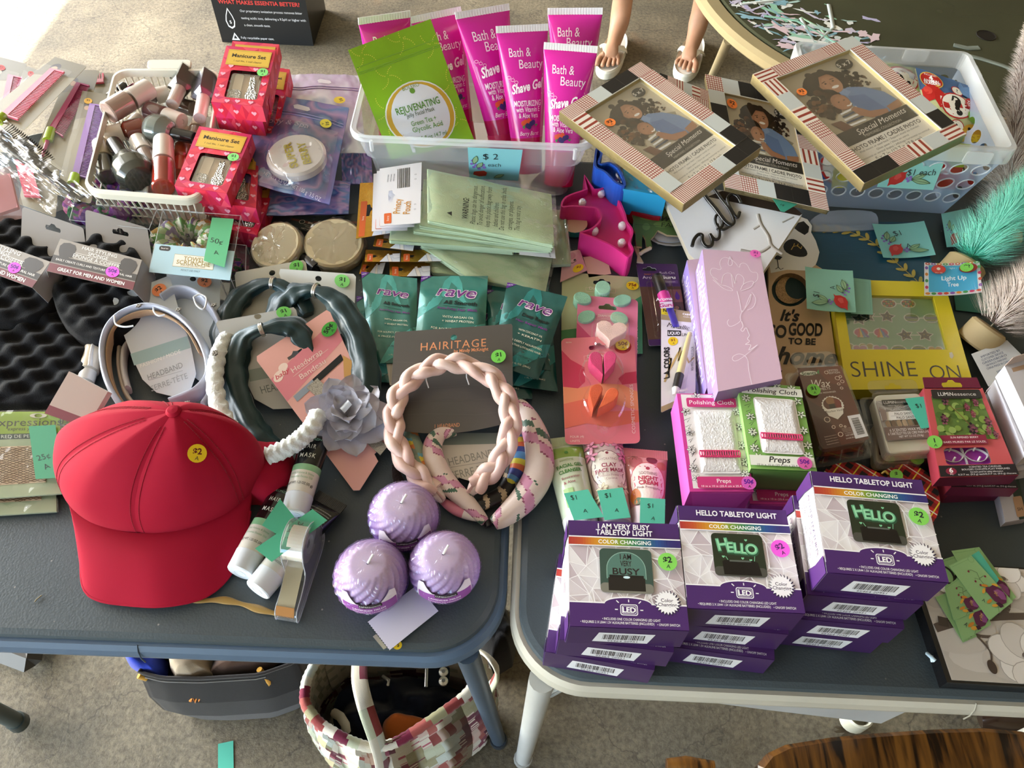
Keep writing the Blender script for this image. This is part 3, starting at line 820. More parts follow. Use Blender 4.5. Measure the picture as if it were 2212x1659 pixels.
    # contents
 def fill(k,z,amp,seed,col,name,label,cat,sx=0,sy=0,mat=CLOTH):
  mb=MB()
  def fn(u,v):
   i=np.round(u*N).astype(int)%N;q=c[:2]+(ring[i][:,:2]-c[:2])*(v*k)[:,None]+A_([sx,sy])
   zz=z+amp*vnoise(q[:,0]*.22+seed,q[:,1]*.3+seed,seed)+amp*.5*vnoise(q[:,0]*.6,q[:,1]*.45,seed+2)-4*v**5
   return np.concatenate([q,zz[:,None]],1)
  grid(mb,fn,N,16,col,True,closeu=True);return mb.build(name,mat,label=label,cat=cat)
 j=fill(.86,22,3.5,3,'#1d2233','folded_coat','navy coat with buckled tab stuffed in the quilted tote','clothing')
 mb=MB();q=quad([(925,1440),(972,1442),(970,1482),(922,1484)],29,False);slab(mb,q,o_round(q,.3),0,.35,'#0c0c10');mb.build('coat_tab',GLOSS,j)
 mb=MB()
 for x,y in((958,1452),(958,1472)):lathe(mb,[(.75,0),(.7,.3),(.3,.5),(.001,.5)],G(x,y,29.5),n=14,col='#b9b2a2')
 mb.build('stud',METAL,j);mb=MB();tube(mb,[G(922,1440,29.8),G(920,1484,29.8)],.28,'#a8a49a',8);mb.build('buckle',METAL,j);mb=MB();tube(mb,[G(827,1461,27),G(840,1470,27.5),G(838,1480,27)],.3,'#a8a49a',8);mb.build('metal_ring',METAL,j)
 fill(.32,28,2.2,6,'#c2662b','orange_cloth','crumpled orange cloth near the rim of the quilted tote','cloth',3.0,-3.6)
 mb=MB();tube(mb,[G(722,1540,27),G(735,1548,28),G(746,1565,28),G(748,1580,27)],.7,'#cfc6b2',8);o=mb.build('cord_end',CLOTH,j)
tote()
cloth_blob([G(1040,1290,4)[:2],G(1095,1300,4)[:2],G(1120,1370,4)[:2],G(1108,1425,4)[:2],G(1060,1455,4)[:2],G(1020,1400,4)[:2]],9,2.0,7,'#0b0b0d','black_jacket','black garment heaped on the floor beneath the gap between tables','clothing')
def wood():
 m,nt,b=newmat('oak')
 tc=nd(nt,'ShaderNodeTexCoord');mp=nd(nt,'ShaderNodeMapping');mp.inputs['Scale'].default_value=(34,3.2,12);mp.inputs['Rotation'].default_value=(0,0,.32)
 nt.links.new(tc.outputs['Object'],mp.inputs[0])
 n=nd(nt,'ShaderNodeTexNoise');n.inputs['Scale'].default_value=2.2;n.inputs['Detail'].default_value=6;n.inputs['Distortion'].default_value=.9;nt.links.new(mp.outputs[0],n.inputs[0])
 r=nd(nt,'ShaderNodeValToRGB');e=r.color_ramp.elements;e[0].position=.38;e[0].color=(*lin('#1c0f06'),1);e[1].position=.62;e[1].color=(*lin('#7a501f'),1)
 k=e.new(.47);k.color=(*lin('#543313'),1);nt.links.new(n.outputs[0],r.inputs[0]);nt.links.new(r.outputs[0],b.inputs['Base Color'])
 b.inputs['Roughness'].default_value=.3;b.inputs['Coat Weight'].default_value=.2
 bp=nd(nt,'ShaderNodeBump');bp.inputs['Strength'].default_value=.15;nt.links.new(n.outputs[0],bp.inputs['Height']);nt.links.new(bp.outputs[0],b.inputs['Normal']);return m
OAK=wood()
def chair():
 z=44.0
 edge=[G(1640,1650,z),G(1660,1625,z),G(1700,1606,z),G(1800,1590,z),G(1900,1581,z),G(2020,1573,z),G(2130,1570,z),G(2212,1577,z),G(2290,1600,z),G(2320,1650,z)]
 c=A_([edge[4][0]+3,edge[4][1]-20,z]);low=[A_([2*c[0]-p[0],2*c[1]-p[1]-2,z])for p in edge]
 ol=edge+low
 ins=[p*.97+c*.03 for p in ol]
 root=thing('wooden_chair','dark oak chair with rounded seat drawn up before the table','chair',(c[0],c[1],0))
 mb=MB()
 def lz(l,dz):return[p+A_([0,0,dz])for p in l]
 loft(mb,[lz(ins,-3),lz(ol,-2.2),lz(ol,-.7),lz(ins,0)],'#6a4319',cap_bot=True,smooth=False);mb.build('seat',OAK,root)
 for dx,dy in((-13,13),(13,13),(-14,-14),(14,-14)):
  mb=MB();p=c+A_([dx,dy,0]);q=A_([p[0]+dx*.25,p[1]+dy*.2,0]);tube(mb,[A_([p[0],p[1],z-2.5]),(p+q)/2*A_([1,1,1])-A_([0,0,0]),q],[1.5,2.1,1.4],'#6a4319',12);mb.build('leg',OAK,root)
 mb=MB();tube(mb,[G(1440,1654,4),G(1480,1656,4),G(1540,1668,4)],[1.2,1.8,1.9],'#6a4319',12);mb.build('foot',OAK,root)
chair()
def sq_frame():
 root=thing('metal_stand','dark square-section metal stand on the floor by the grey table leg','stand',G(40,1410,0))
 mb=MB();a,b2,c2=G(-60,1375,5),G(67,1430,2.2),G(75,1380,2.2)
 tube(mb,[G(-120,1360,2.2),b2],2.0,'#4a4641',4,smooth=False);mb.build('base_rail',PAINTED,root)
 mb=MB();tube(mb,[b2,G(82,1350,2.2)],1.9,'#3a3733',4,smooth=False);mb.build('cross_rail',PAINTED,root)
sq_frame()
def flat_paper(name,label,cat,px4,h,col,tab=True,th=.03,mat=PAPER,curl=0.0):
 q=quad(px4,h,tab);mb=MB()
 if curl:
  q.bend=lambda u,v:curl*((2*u-1)**2)
  grid(mb,lambda u,v:q.S(np.stack([u,v],1),th),10,4,col);grid(mb,lambda u,v:q.S(np.stack([u,v],1),0),10,4,col,flip=True)
 else:slab(mb,q,o_rect(),0,th,col)
 return q,mb
q,mb=flat_paper('paper_slip','','',[(471,1607),(504,1600),(505,1675),(471,1675)],.1,'#53b59c',False)
a=Art(q,mb);a.ell(.35,.5,.35,'#45a389',.5);mb.build('paper_slip',PAPER,label='torn mint green paper slip lying on the concrete floor',cat='paper')
def leafm():
 q=quad([(1795,1555),(1885,1555),(1885,1600),(1795,1600)],.4,False);pts=[]
 for i in range(30):
  a=2*math.pi*i/30;r=.5*(1 if i%3 else .62)*(.7+.3*abs(math.sin(a*2.5)));pts.append((.5+r*math.cos(a),.5+r*math.sin(a)))
 q.bend=lambda u,v:.8*(2*u-1)**2
 mb=MB();slab(mb,q,pts,0,.06,'#5d5140');root=mb.build('dry_leaf',PAPER,label='dry brown leaf on the floor beneath the right table',cat='leaf')
leafm()
mb=MB();lathe(mb,[(2.3,0),(2.5,.6),(2.5,4),(2.2,4.4),(1.9,4.0),(1.9,1)],G(1840,1556,1),n=20,col='#c9c6b2');mb.build('plastic_cap',PLASTIC,label='round off-white plastic cap lying by the dry leaf',cat='plastic cap')  # loose plastic cap with its open side up
mb=MB();tube(mb,[G(2115,1545,8),G(2160,1545,9),G(2230,1545,9)],[2.2,3.4,3.6],'#2a1d16',10);mb.build('brown_shoe',GLOSS,label='dark brown shoe half hidden beneath the right table',cat='shoe')
# shared builders for the goods
def price(parent,Q,u,v,r,col,t1='$1',t2='A',ink='#27252b',rot=0.0,z=.3,s=1.0):
 """round price sticker, r in cm"""
 mb=MB();slab(mb,Q,o_ell(Q,u,v,r,n=22),z,z+.012,col,bottom=False)
 a=Art(Q,mb,z+.02);k=r/Q.w;cr,sr=math.cos(math.radians(rot)),math.sin(math.radians(rot))
 def off(x,y):return u+(x*cr+y*sr)*k,v+(y*cr-x*sr)*k*a.k
 x,y=off(0,-.22);a.text(t1,x,y,.62*k*s,ink,rot=rot+4,bold=.03)
 if t2:x,y=off(.05,.52);a.text(t2,x,y,.42*k,'#2c2c34',rot=rot-6)
 return mb.build('price_sticker',PAPER,parent,label='%s round price sticker'%{'#8fd45f':'green','#7ed069':'green','#f08a5a':'orange','#e85bd8':'magenta','#e9c820':'yellow','#f2d21f':'yellow'}.get(col,'coloured'))
GRN,ORG_,PNK,YEL='#86d45c','#f0875a','#e757d6','#e8c61e'
def flatbox(c_fr,yaw,w,d,t,hb):
 """upright box from its front right bottom corner; returns top loop and bottom loop"""
 x=A_([math.cos(yaw),math.sin(yaw),0]);y=A_([-math.sin(yaw),math.cos(yaw),0]);z=A_([0,0,t])
 b=[c_fr-x*w+y*d,c_fr+y*d,c_fr,c_fr-x*w]
 return[p+z for p in b],b
def mid(ps):c=np.mean(ps,0);return A_([c[0],c[1],min(p[2]for p in ps)])
def note(name,label,px4,h,col='#58bfa2',lines=(),tab=True,art=None,group='price notes',curl=0.0,zig=None,quadobj=None):
 q=quadobj or quad(px4,h,tab);mb=MB()
 if curl:q.bend=lambda u,v:curl*(2*u-1)**2
 if zig:
  ol=[(0,0),(1,0)]if zig!='l' else[(0,0),(1,0),(1,1),(0,1)]
  if zig=='r':ol=[(0,0),(1,0)]+[(1-.012*(i%2),i/26)for i in range(1,26)]+[(1,1),(0,1)]
  if zig=='l':ol=[(0,0),(1,0),(1,1),(0,1)]+[(.012*(i%2),1-i/26)for i in range(1,26)]
 else:ol=o_rect()
 if curl:grid(mb,lambda u,v:q.S(np.stack([u,v],1),.02),10,4,col);grid(mb,lambda u,v:q.S(np.stack([u,v],1),0),10,4,col,flip=True)
 else:slab(mb,q,ol,0,.025,col)
 root=mb.build(name,PAPER,label=label,cat='note',group=group)
 a=Art(q,z0=.04,dz=.006,sub=1.5 if curl else None)
 if art:art(a)
 for s,u,v,sz,rot in lines:a.text(s,u,v,sz,'#23282c',rot=rot,bold=-.008)
 if a.mb.n:a.build(root,INK)
 return root
def pomegranate(a,k=1.0,flip=False):
 """printed fruit with berries and leaves in the lower left corner of a note"""
 def X(u):return 1-u if flip else u
 gr,dg='#7fbfb4','#31482b'
 for s,e in(((.05,.05),(.95,.05)),):a.line([s,e],.004,gr)
 a.ring(o_ell(a.Q,X(.9),.1,.5,n=12),.005,gr)
 for u,v in((.14,.36),(.2,.42),(.1,.44),(.17,.5),(.24,.55),(.29,.5),(.12,.53),(.2,.6),(.47,.78),(.52,.74),(.55,.79),(.5,.83)):
  a.ell(X(u),v,.026,'#8a6cc0',n=10)
 for u0,v0,u1,v1 in((.18,.5,.24,.24),(.24,.56,.36,.38),(.55,.78,.78,.66),(.55,.8,.9,.86)):
  L=math.hypot(u1-u0,(v1-v0));px,py=-(v1-v0)/L*.055,(u1-u0)/L*.055;pts=[]
  for i in range(13):
   t=i/12;s=math.sin(math.pi*t);pts.append((X(u0+(u1-u0)*t+px*s),v0+(v1-v0)*t+py*s))
  for i in range(12,-1,-1):
   t=i/12;s=math.sin(math.pi*t);pts.append((X(u0+(u1-u0)*t-px*s),v0+(v1-v0)*t-py*s))
  a.poly(pts,'#8fb38c');a.ring(pts,.008,dg);a.line([(X(u0),v0),(X(u1),v1)],.007,dg)
 a.poly([(X(u),v)for u,v in((.2,.68),(.3,.63),(.4,.64),(.44,.6),(.42,.68),(.44,.76),(.4,.86),(.3,.93),(.22,.93),(.17,1.0-.02),(.17,.88),(.155,.78))],'#b8322f')
 a.poly([(X(u),v)for u,v in((.25,.7),(.33,.67),(.36,.74),(.3,.82),(.24,.8))],'#c9504a')
# stacks of boxed tabletop lights
VI,VI2,LAV='#4a2867','#38204f','#d9d2da'
def geo_pattern(a,u0,v0,u1,v1,seed,n=7):
 rg=random.Random(seed);pts={}
 for i in range(n+1):
  for j in range(5):
   jx=0 if i in(0,n)else rg.uniform(-.42,.42);jy=0 if j in(0,4)else rg.uniform(-.42,.42)
   pts[i,j]=(u0+(u1-u0)*(i+jx)/n,v0+(v1-v0)*(j+jy)/4)
 cl=['#ded8dd','#cfc4ca','#e4e0e3','#c4b5bd','#d6cdd2','#e9e6e8']
 for i in range(n):
  for j in range(4):
   A,B,C,D=pts[i,j],pts[i+1,j],pts[i+1,j+1],pts[i,j+1]
   for t in(((A,B,C),(A,C,D))if rg.random()<.5 else((A,B,D),(B,C,D))):a.poly(t,rg.choice(cl),True)
 a.z+=a.dz
 for i in range(n):
  for j in range(4):
   A,B,C,D=pts[i,j],pts[i+1,j],pts[i+1,j+1],pts[i,j+1]
   a.line([A,B],.006,'#f4f2f4');a.line([A,D],.006,'#f4f2f4');a.line([A,C],.005,'#f4f2f4')
 a.z+=a.dz
def light_front(a,kind):
 a.rect(0,.17,1,.9,'#e3dde2')
 geo_pattern(a,0,.25,1,.84,5 if kind=='busy' else 9,8)
 a.rect(0,.16,1,.172,'#f0eef0')
 sp=['#b03a35','#c2552f','#d08a2a','#c9a52c','#7f9c3a','#3e7f4d','#2f6c78','#2c4f8c','#34306f','#3b2a6b']
 for i in range(40):
  t=i/40*9;k=int(t);a.poly(o_rect(i/40,.172,(i+1)/40+.001,.245),mixc(sp[k],sp[min(k+1,9)],t-k),True)
 a.z+=a.dz
 a.rect(0,.245,1,.253,'#f0eef0')
 a.text('COLOR CHANGING',.5,.209,.036,'#ffffff',bold=.015)
 if kind=='busy':
  a.text('I AM VERY BUSY',.5,.055,.05,'#f4f2f6',bold=.025,wid=.47);a.text('TABLETOP LIGHT',.5,.115,.05,'#f4f2f6',bold=.025,wid=.51)
 else:a.text('HELLO TABLETOP LIGHT',.53,.075,.052,'#f4f2f6',bold=.025,wid=.74)
    # picture panel
 a.rrect(.27,.275,.73,.69,.04,'#3c5148' if kind=='busy' else '#28301f')
 a.poly(o_round(a.Q,.4,.27,.6,.73,.69,4),'#7d7b70' if kind=='busy' else '#4b4a43')
 if kind=='busy':
  arch=[(.33,.56)]+[(.5-.17*math.cos(math.pi*i/16),.47-.165*math.sin(math.pi*i/16))for i in range(17)]+[(.67,.56)]
  a.poly(arch,'#54786d');a.line(arch,.006,'#8fb3a5')
  for s,v,w in(('I AM',.35,.1),('VERY',.415,.1),('BUSY',.49,.24)):a.text(s,.5,v,.05 if s!='BUSY' else .058,'#2a2020',bold=.02,wid=w)
  a.rect(.35,.525,.65,.56,'#1c1917');a.rect(.34,.55,.66,.67,'#241f1b');a.ell(.5,.545,.03,'#c9e4ee',.012)
 else:
  xs=(.365,.43,.495,.555,.62);
  for s,x,y,r in zip('HELLO',xs,(.385,.41,.415,.42,.42),(8,2,0,-4,-4)):
   a.text(s,x+.006,y+.012,.115 if s=='H' else .1,'#2a5038',rot=r,bold=.06);a.text(s,x,y,.11 if s=='H' else .095,'#6fb58a',rot=r,bold=.045);a.text(s,x,y,.1 if s=='H' else .085,'#9ad6ad',rot=r,bold=.0)
  for x,y in((.58,.335),(.36,.505),(.53,.515),(.6,.53)):a.heart(x,y,.014,'#7fc79a')
  a.line([(.4,.54),(.38,.5)],.005,'#7fc79a');a.line([(.63,.54),(.64,.49)],.005,'#7fc79a')
  a.poly([(.37,.535),(.62,.535),(.66,.55),(.68,.675),(.35,.675),(.345,.55)],'#17120f');a.rect(.41,.535,.6,.55,'#5d625c')
 hump=[(0,.79),(.3,.79)]+[(.5-.2*math.cos(math.pi*i/16),.79-.055*math.sin(math.pi*i/16))for i in range(17)]+[(.7,.79),(1,.79),(1,1),(0,1)]
 a.poly([(u,v-.012)for u,v in hump[:-2]]+[(1,.99),(0,.99)],'#f3f1f4');a.poly(hump,VI)
 a.rrect(.43,.79,.58,.89,.02,'#efedf2');a.rrect(.437,.797,.573,.883,.016,VI);a.rrect(.444,.804,.566,.876,.014,'#efedf2');a.rrect(.448,.808,.562,.872,.012,VI)
 a.text('LED',.505,.84,.045,'#ffffff',bold=.03)
 for x0,y0,x1,y1 in((.4,.76,.42,.78),(.505,.748,.505,.772),(.61,.76,.59,.78),(.385,.84,.41,.84),(.6,.84,.625,.84)):a.line([(x0,y0),(x1,y1)],.009,'#efedf2')
 a.text('• INCLUDES ONE COLOR CHANGING LED LIGHT',.52,.925,.021,'#f0eef2',wid=.49,bold=.008)
 a.text('• REQUIRES 2 X LR44 1.5V ALKALINE BATTERIES (INCLUDED)',.4,.957,.021,'#f0eef2',wid=.62,bold=.008);a.text('• ON/OFF SWITCH',.83,.96,.021,'#f0eef2',wid=.19,bold=.008)
 a.star(.84,.765,.118,.092,22,'#2e2440');a.star(.835,.76,.11,.085,22,'#f3f1f4')
 a.text('Color',.835,.742,.03,'#3c3348',bold=.01);a.text('Changing',.835,.78,.03,'#3c3348',bold=.01)
def light_box(fr_px,hb,yaw,kind,label,top=False,stick=None,w=10.9,d=10.8,t=4.25):
 c=P(*fr_px,hb);tp,bt=flatbox(c,math.radians(yaw),w,d,t,hb)
 root=thing('light_box',label,'box',mid(bt),'boxed tabletop lights')
 mb=MB();hexa(mb,tp,bt,[VI,VI2,VI2,VI,'#c9c4cf',VI2]);mb.build('carton',CARD,root)
 s=sides(tp,bt);Q=Quad(tp)
 a=Art(Q);light_front(a,kind)
 f=Art(s['front'],a.mb)
 f.poly([(.26,.28),(.74,.30),(.70,.86),(.22,.82)],'#d5d7dd');f.bars(.3,.38,.66,.68,34,seed=3);f.text('95464 20951',.48,.76,.035,'#101010',wid=.26)
 f.rect(0,0,1,.02,VI)
 l=Art(s['left'],a.mb)
 l.rect(0,0,1,1,'#ccc9d2');geo_pattern(l,.16,0,.86,1,3,5)
 l.poly([(0,0),(.17,0),(.12,.5),(.1,1),(0,1)],VI);l.poly([(.84,0),(1,0),(1,1),(.8,1),(.84,.5)],VI)
 l.text('OTHER FEATURES:',.5,.3,.05,'#3c3560',wid=.62);
 for i,(sx,ww)in enumerate((('INCLUDES ONE COLOR',.5),('CHANGING LED LIGHT 2 X LR44',.58),('ALKALINE BATTERIES INCLUDED',.52))):l.text(sx,.48,.48+i*.14,.03,'#4a4468',wid=ww)
 a.build(root,INK)
 if stick:price(root,Q,*stick,z=.36)
 mb=MB();lf=s['left'];slab(mb,lf,[(.86,.02),(1.0,.02),(1.0,.98),(.9,.9),(.87,.5)],.02,.08,'#5a3a86');mb.build('side_flap',CARD,root)
 return root
light_box((1399,1476),0,-7.2,'busy','purple light box at the bottom of the three-box stack nearest the table gap',t=4.2)
light_box((1438,1440),4.3,-4.0,'busy','purple light box in the middle of the I AM VERY BUSY stack',t=4.2)
light_box((1469,1398),8.6,.2,'busy','purple I AM VERY BUSY light box with green $2 sticker on top',stick=(.865,.39,.92,GRN,'$2','A'))
light_box((1648,1455),0,-5.0,'hello','purple light box at the bottom of the middle stack of three',t=4.2)
light_box((1676,1403),4.3,-3.0,'hello','purple light box second from top in the middle stack',t=4.2)
light_box((1709,1362),8.6,-.2,'hello','purple HELLO light box with magenta $2 sticker, topmost of the middle stack',stick=(.875,.41,.92,PNK,'$2','A','#5b1d6b',20))
light_box((1880,1411),0,-3.2,'hello','purple light box resting on the table under three others',t=4.0)
light_box((1918,1389),4.05,-3.0,'hello','purple light box third from top of the four-box stack',t=4.0)
light_box((1956,1340),8.1,-2.6,'hello','purple light box directly under the top box of the four-box stack',t=4.0)
light_box((2004,1299),12.2,-2.6,'hello','purple HELLO light box with green $2 sticker, topmost of the tallest stack',stick=(.875,.40,.95,GRN,'$2','A','#2a2a30',-10))
# polishing cloth boxes
def flowers(a,cols,seed,spots,s=.07):
 rg=random.Random(seed)
 for u,v in spots:
  n=rg.randint(5,7);ro=rg.random()*3
  for i in range(n):
   t=ro+2*math.pi*i/n
   a.ell(u+math.cos(t)*s*.5,v+math.sin(t)*s*.5*a.k,s*.42,cols[0],s*.2,10,t);
   a.ring(o_ell(a.Q,u+math.cos(t)*s*.5,v+math.sin(t)*s*.5*a.k,s*.42*a.Q.w,s*.2*a.Q.w,10,t),.006,cols[1])
  a.ell(u,v,s*.16,cols[1],n=8)
def cloth_box(tp,bt,kind,label,stick=None):
 pink=kind=='pink';base='#d33f98' if pink else '#8cc067'
 root=thing('polishing_cloth_box',label,'box',mid(bt),'polishing cloth boxes')
 mb=MB();hexa(mb,tp,bt,[base,'#c8469a' if pink else '#5f9448','#b73485' if pink else '#6a9a50',base,'#cf62b2' if pink else '#8fc070',base]);mb.build('carton',CARD,root)
 Q=Quad(tp);a=Art(Q)
 if pink:a.rect(.06,.01,.97,.97,'#ece6e8')
 sp=[(.1,.2),(.12,.42),(.11,.6),(.1,.78),(.13,.88),(.9,.2),(.92,.36),(.91,.55),(.93,.72),(.9,.84),(.3,.035),(.62,.03),(.85,.05)]
 flowers(a,('#e9e5e6' if pink else '#e4efda','#2c2a2c'),3 if pink else 5,sp,.085)
 for i in range(8):a.line([(.05+.01*i,.3+.07*i),(.16,.27+.07*i),(.1,.32+.07*i)],.008,'#2c2a2c')
 if pink:
  a.rrect(.13,.055,.92,.155,.03,'#cc3a7c');a.text('Polishing Cloth',.525,.104,.078,'#ffffff',wid=.7)
  a.rrect(.13,.865,.95,.975,.03,'#cc3a7c');a.text('Preps',.55,.905,.07,'#ffffff');a.text('10 in x 10 in (25.4 cm x 25.4 cm)',.55,.955,.032,'#ffffff',wid=.72)
 else:
  a.rect(.04,.05,1,.15,'#eceee6');a.text('Polishing Cloth',.53,.1,.085,'#1b1b1b',shear=.25,wid=.78,bold=.01)
  a.rect(0,.86,.98,.97,'#eceee6');a.text('Preps',.45,.9,.1,'#1b1b1b',shear=.25,bold=.015);a.text('10 in x 10 in (25.4 cm x 25.4 cm)',.45,.96,.032,'#1b1b1b',wid=.7)
 a.rrect(.2,.185,.86,.835,.07,'#f0eef0')
 a.build(root,INK)
 mb=MB();rg=np.random.default_rng(2)
 ol=o_round(Q,.4,.215,.195,.85,.825,4);z=.12
 Qs=Q
 def fn(u,v):
  uu=.215+.635*u;vv=.195+.63*v
  e=np.minimum(np.minimum(u,1-u),np.minimum(v,1-v));b=np.clip(e*8,0,1)
  zz=.14+.25*np.sqrt(b)+.012*rg.standard_normal(len(u))-.12*np.exp(-((v-.74)/.03)**2)
  return Q.S(np.stack([uu,vv],1),zz)
 grid(mb,fn,46,64,'#ecebee');cl=mb.build('terry_cloth',TERRY,root)
 mb=MB();n=17
 for i in range(n):
  pts=[]
  for k in range(9):
   t=k/8;ang=t*2*math.pi
   pts.append(Q.at(.215+.635*(i+.5+.62*math.sin(ang)+.2*(t-.5))/n,.655+.028*math.cos(ang),.52))
  tube(mb,pts,.07,'#e2447a',5)
 for dv in(-.03,.03):tube(mb,[Q.at(.215+.635*i/12,.655+dv,.5)for i in range(13)],.09,'#e2447a',5)
 mb.build('stitched_seam',CLOTH,cl)
 if stick:price(root,Q,*stick)
    # end flap and its folds
 f=sides(tp,bt)['front'];mb=MB();slab(mb,f,[(.03,.05),(.97,.05),(.85,.9),(.15,.9)],.02,.07,'#d655ae' if pink else '#6fa552');mb.build('end_flap',CARD,root)
 return root
def box_from_top(px4,h,t,off=(0,0)):
 q=quad(px4,h);tp=q.p;return tp,[p-A_([-off[0],-off[1],t])for p in tp]
tp,bt=box_from_top([(1462,850),(1597,852),(1628,1062),(1490,1062)],7,4.0)
cloth_box(tp,bt,'pink','pink polishing cloth box with white terry window and 50 cent sticker',(.93,.93,.85,'#d95fc0','50¢','A','#5a1596'))
tp,bt=box_from_top([(1592,824),(1728,835),(1765,1018),(1622,1012)],8,4.4)
cloth_box(tp,bt,'green','green polishing cloth box with white terry window, right of the pink one',(.82,.93,.85,'#d95fa8','50¢','A','#6a1b8f'))
tp,bt=box_from_top([(1590,880),(1720,890),(1748,1092),(1620,1088)],3.2,3.2)
cloth_box(tp,bt,'pink','pink polishing cloth box lying under the green one, only its end showing')
# three face-care tubes with notes
def soft_tube(crimp,base,label,group,body,capcol,rw=1.9,artfn=None,cap=True,crimpcol=None,L=None,mat=GLOSS,capL=2.2,part='tube_body',name='cream_tube',frac_flat=.12,up=None,cr=1.25,stripe=None,body_n=None):
 """squeezable tube: crimp = (left, right) 3-D points, base = 3-D point of the cap end"""
 a,b=crimp;m=(a+b)/2;ax=m-base;H=np.linalg.norm(ax);z=ax/H
 x=unit((b-a)-z*((b-a)@z));n=np.cross(x,z)
 if n[2]<0 and abs(n[2])>.2:n=-n
 hw=np.linalg.norm(b-a)/2
 root=thing(name,label,'tube',A_([base[0],base[1],min(base[2],a[2])]),group)
 h0=capL if cap else 0
 class TS:pass
 T=TS();T.w=2*hw;T.h=H-h0;T.N=n
 def S(uv,zo=0.0):
  uv=np.asarray(uv,float).reshape(-1,2);u,v=uv[:,0],uv[:,1]
  t=np.clip(1-v,0,1)
  W=rw+(hw-rw)*t;D=rw*np.sqrt(np.clip(1-t**1.6,0,1))+.06
  ang=(u-.5)*math.pi
  px=W*np.sin(ang)if True else 0;pz=D*np.cos(ang)
  px=W*np.clip((u-.5)*2,-1,1);pz=D*np.sqrt(np.clip(1-((u-.5)*2)**2,0,1))
  zo_=zo if np.isscalar(zo)else np.asarray(zo)
  return base+z*(h0+(H-h0)*t)[:,None]+x*px[:,None]+n*(pz+zo_)[:,None]
 T.S=S;T.at=lambda u,v,zz=0:S([(u,v)],zz)[0]
 mb=MB()
 def fn(u,v):
  ang=u*2*math.pi;t=1-v
  W=rw+(hw-rw)*t;D=rw*np.sqrt(np.clip(1-t**1.6,0,1))+.05
  return base+z*(h0+(H-h0)*t)[:,None]+x*(W*np.sin(ang))[:,None]+n*(D*np.cos(ang))[:,None]
 def cf(u,v):
  return[lin(body(uu,vv))for uu,vv in zip(u,v)]if callable(body)else[lin(body)]*len(u)
 grid(mb,fn,40,30,cf,True,closeu=True);mb.build(part,mat,root)
 mb=MB();cc=crimpcol or '#e6e4e6'
 q=Quad([m-x*hw+z*cr,m+x*hw+z*cr,m+x*hw-z*.05,m-x*hw-z*.05]);
 for i in range(40):slab(mb,q,o_rect(i/40,0,(i+1)/40,1),-.09,.06+.03*(i%2),cc)
 mb.build('crimped_end',PLASTIC,root)
 if cap:
  mb=MB();lathe(mb,[(.001,0),(rw*.45,.0),(rw*.5,-.0),(rw*.9,0),(rw*.97,.12),(rw*1.02,capL)],base,z,28,capcol,True,ref=x)
  lathe(mb,[(rw*.42,-.02),(rw*.38,.1),(.001,.1)],base-z*.02,z,20,capcol,True,cap=False)
  mb.build('screw_cap',PLASTIC,root)
 if artfn:
  A=Art(T,z0=.03,dz=.006,sub=.7);artfn(A);A.build(root,INK)
 return root,T
def wh(px,h,tp_px,L):return None
def face_gel(a):
 a.ell(.5,.16,.05,'#4f8a3a');a.text('soothing',.45,.27,.075,'#8aa05a',shear=.2,rot=6);a.text('FACIAL GEL',.5,.36,.1,'#4d8a3f',bold=.03,wid=.7,rot=5);a.text('CLEANSER',.48,.44,.1,'#4d8a3f',bold=.03,wid=.62,rot=5)
 a.text('Rosewater',.45,.53,.08,'#9a3350',rot=5);a.text('& Aloe',.38,.6,.08,'#9a3350',rot=5)
 a.rect(.16,.68,.42,.78,'#a9c98a');a.rect(.16,.8,.42,.92,'#86b35c');a.ell(.29,.86,.05,'#4f8a3a')
def gel_body(u,v):return '#b9c9a0' if v<.1 else('#7da13e' if v<.3 or not(.05<(u+.25)%1<.45)else '#d5dfc6')
c1=(P(1176,972,1.2),P(1256,955,1.2))
soft_tube(c1,P(1262,1165,1.6),'green facial gel cleanser tube lying left of two other face-care tubes','face-care tubes',lambda u,v:'#c3cfae' if v<.08 else('#86a846' if v<.25 else '#cfdcc2'),'#d9dcd8',2.0,face_gel,crimpcol='#bfcba8',capL=2.5)
def clay(a):
 rg=random.Random(3);a.ell(.5,.55,.46,'#6b4a4a',.62);a.ell(.5,.55,.44,'#e9e2d6',.6)
 flowers(a,('#d98aa4','#8e3b5a'),4,[(.5,.07),(.85,.12),(.15,.14),(.1,.3),(.92,.33)],.2)
 a.ell(.5,.3,.04,'#7d2e3c');a.text('HYDRATING',.5,.4,.075,'#9a6b6f',wid=.44);a.text('CLAY',.5,.5,.11,'#8e2d45',bold=.03);a.text('FACE MASK',.5,.58,.1,'#8e2d45',bold=.03,wid=.76)
 a.text('Hibiscus Flower +',.5,.66,.06,'#9a6b6f',wid=.58);a.text('Coconut',.5,.71,.06,'#9a6b6f')
 flowers(a,('#cfc4a8','#6b4a2a'),6,[(.2,.84),(.8,.86),(.12,.95)],.18)
soft_tube((P(1256,952,1.2),P(1345,955,1.2)),P(1330,1140,1.6),'floral clay face mask tube lying between the green and pink tubes','face-care tubes',lambda u,v:'#cbb3b3','#b9a8b0',2.0,clay,crimpcol='#c9b6b8',capL=2.5)
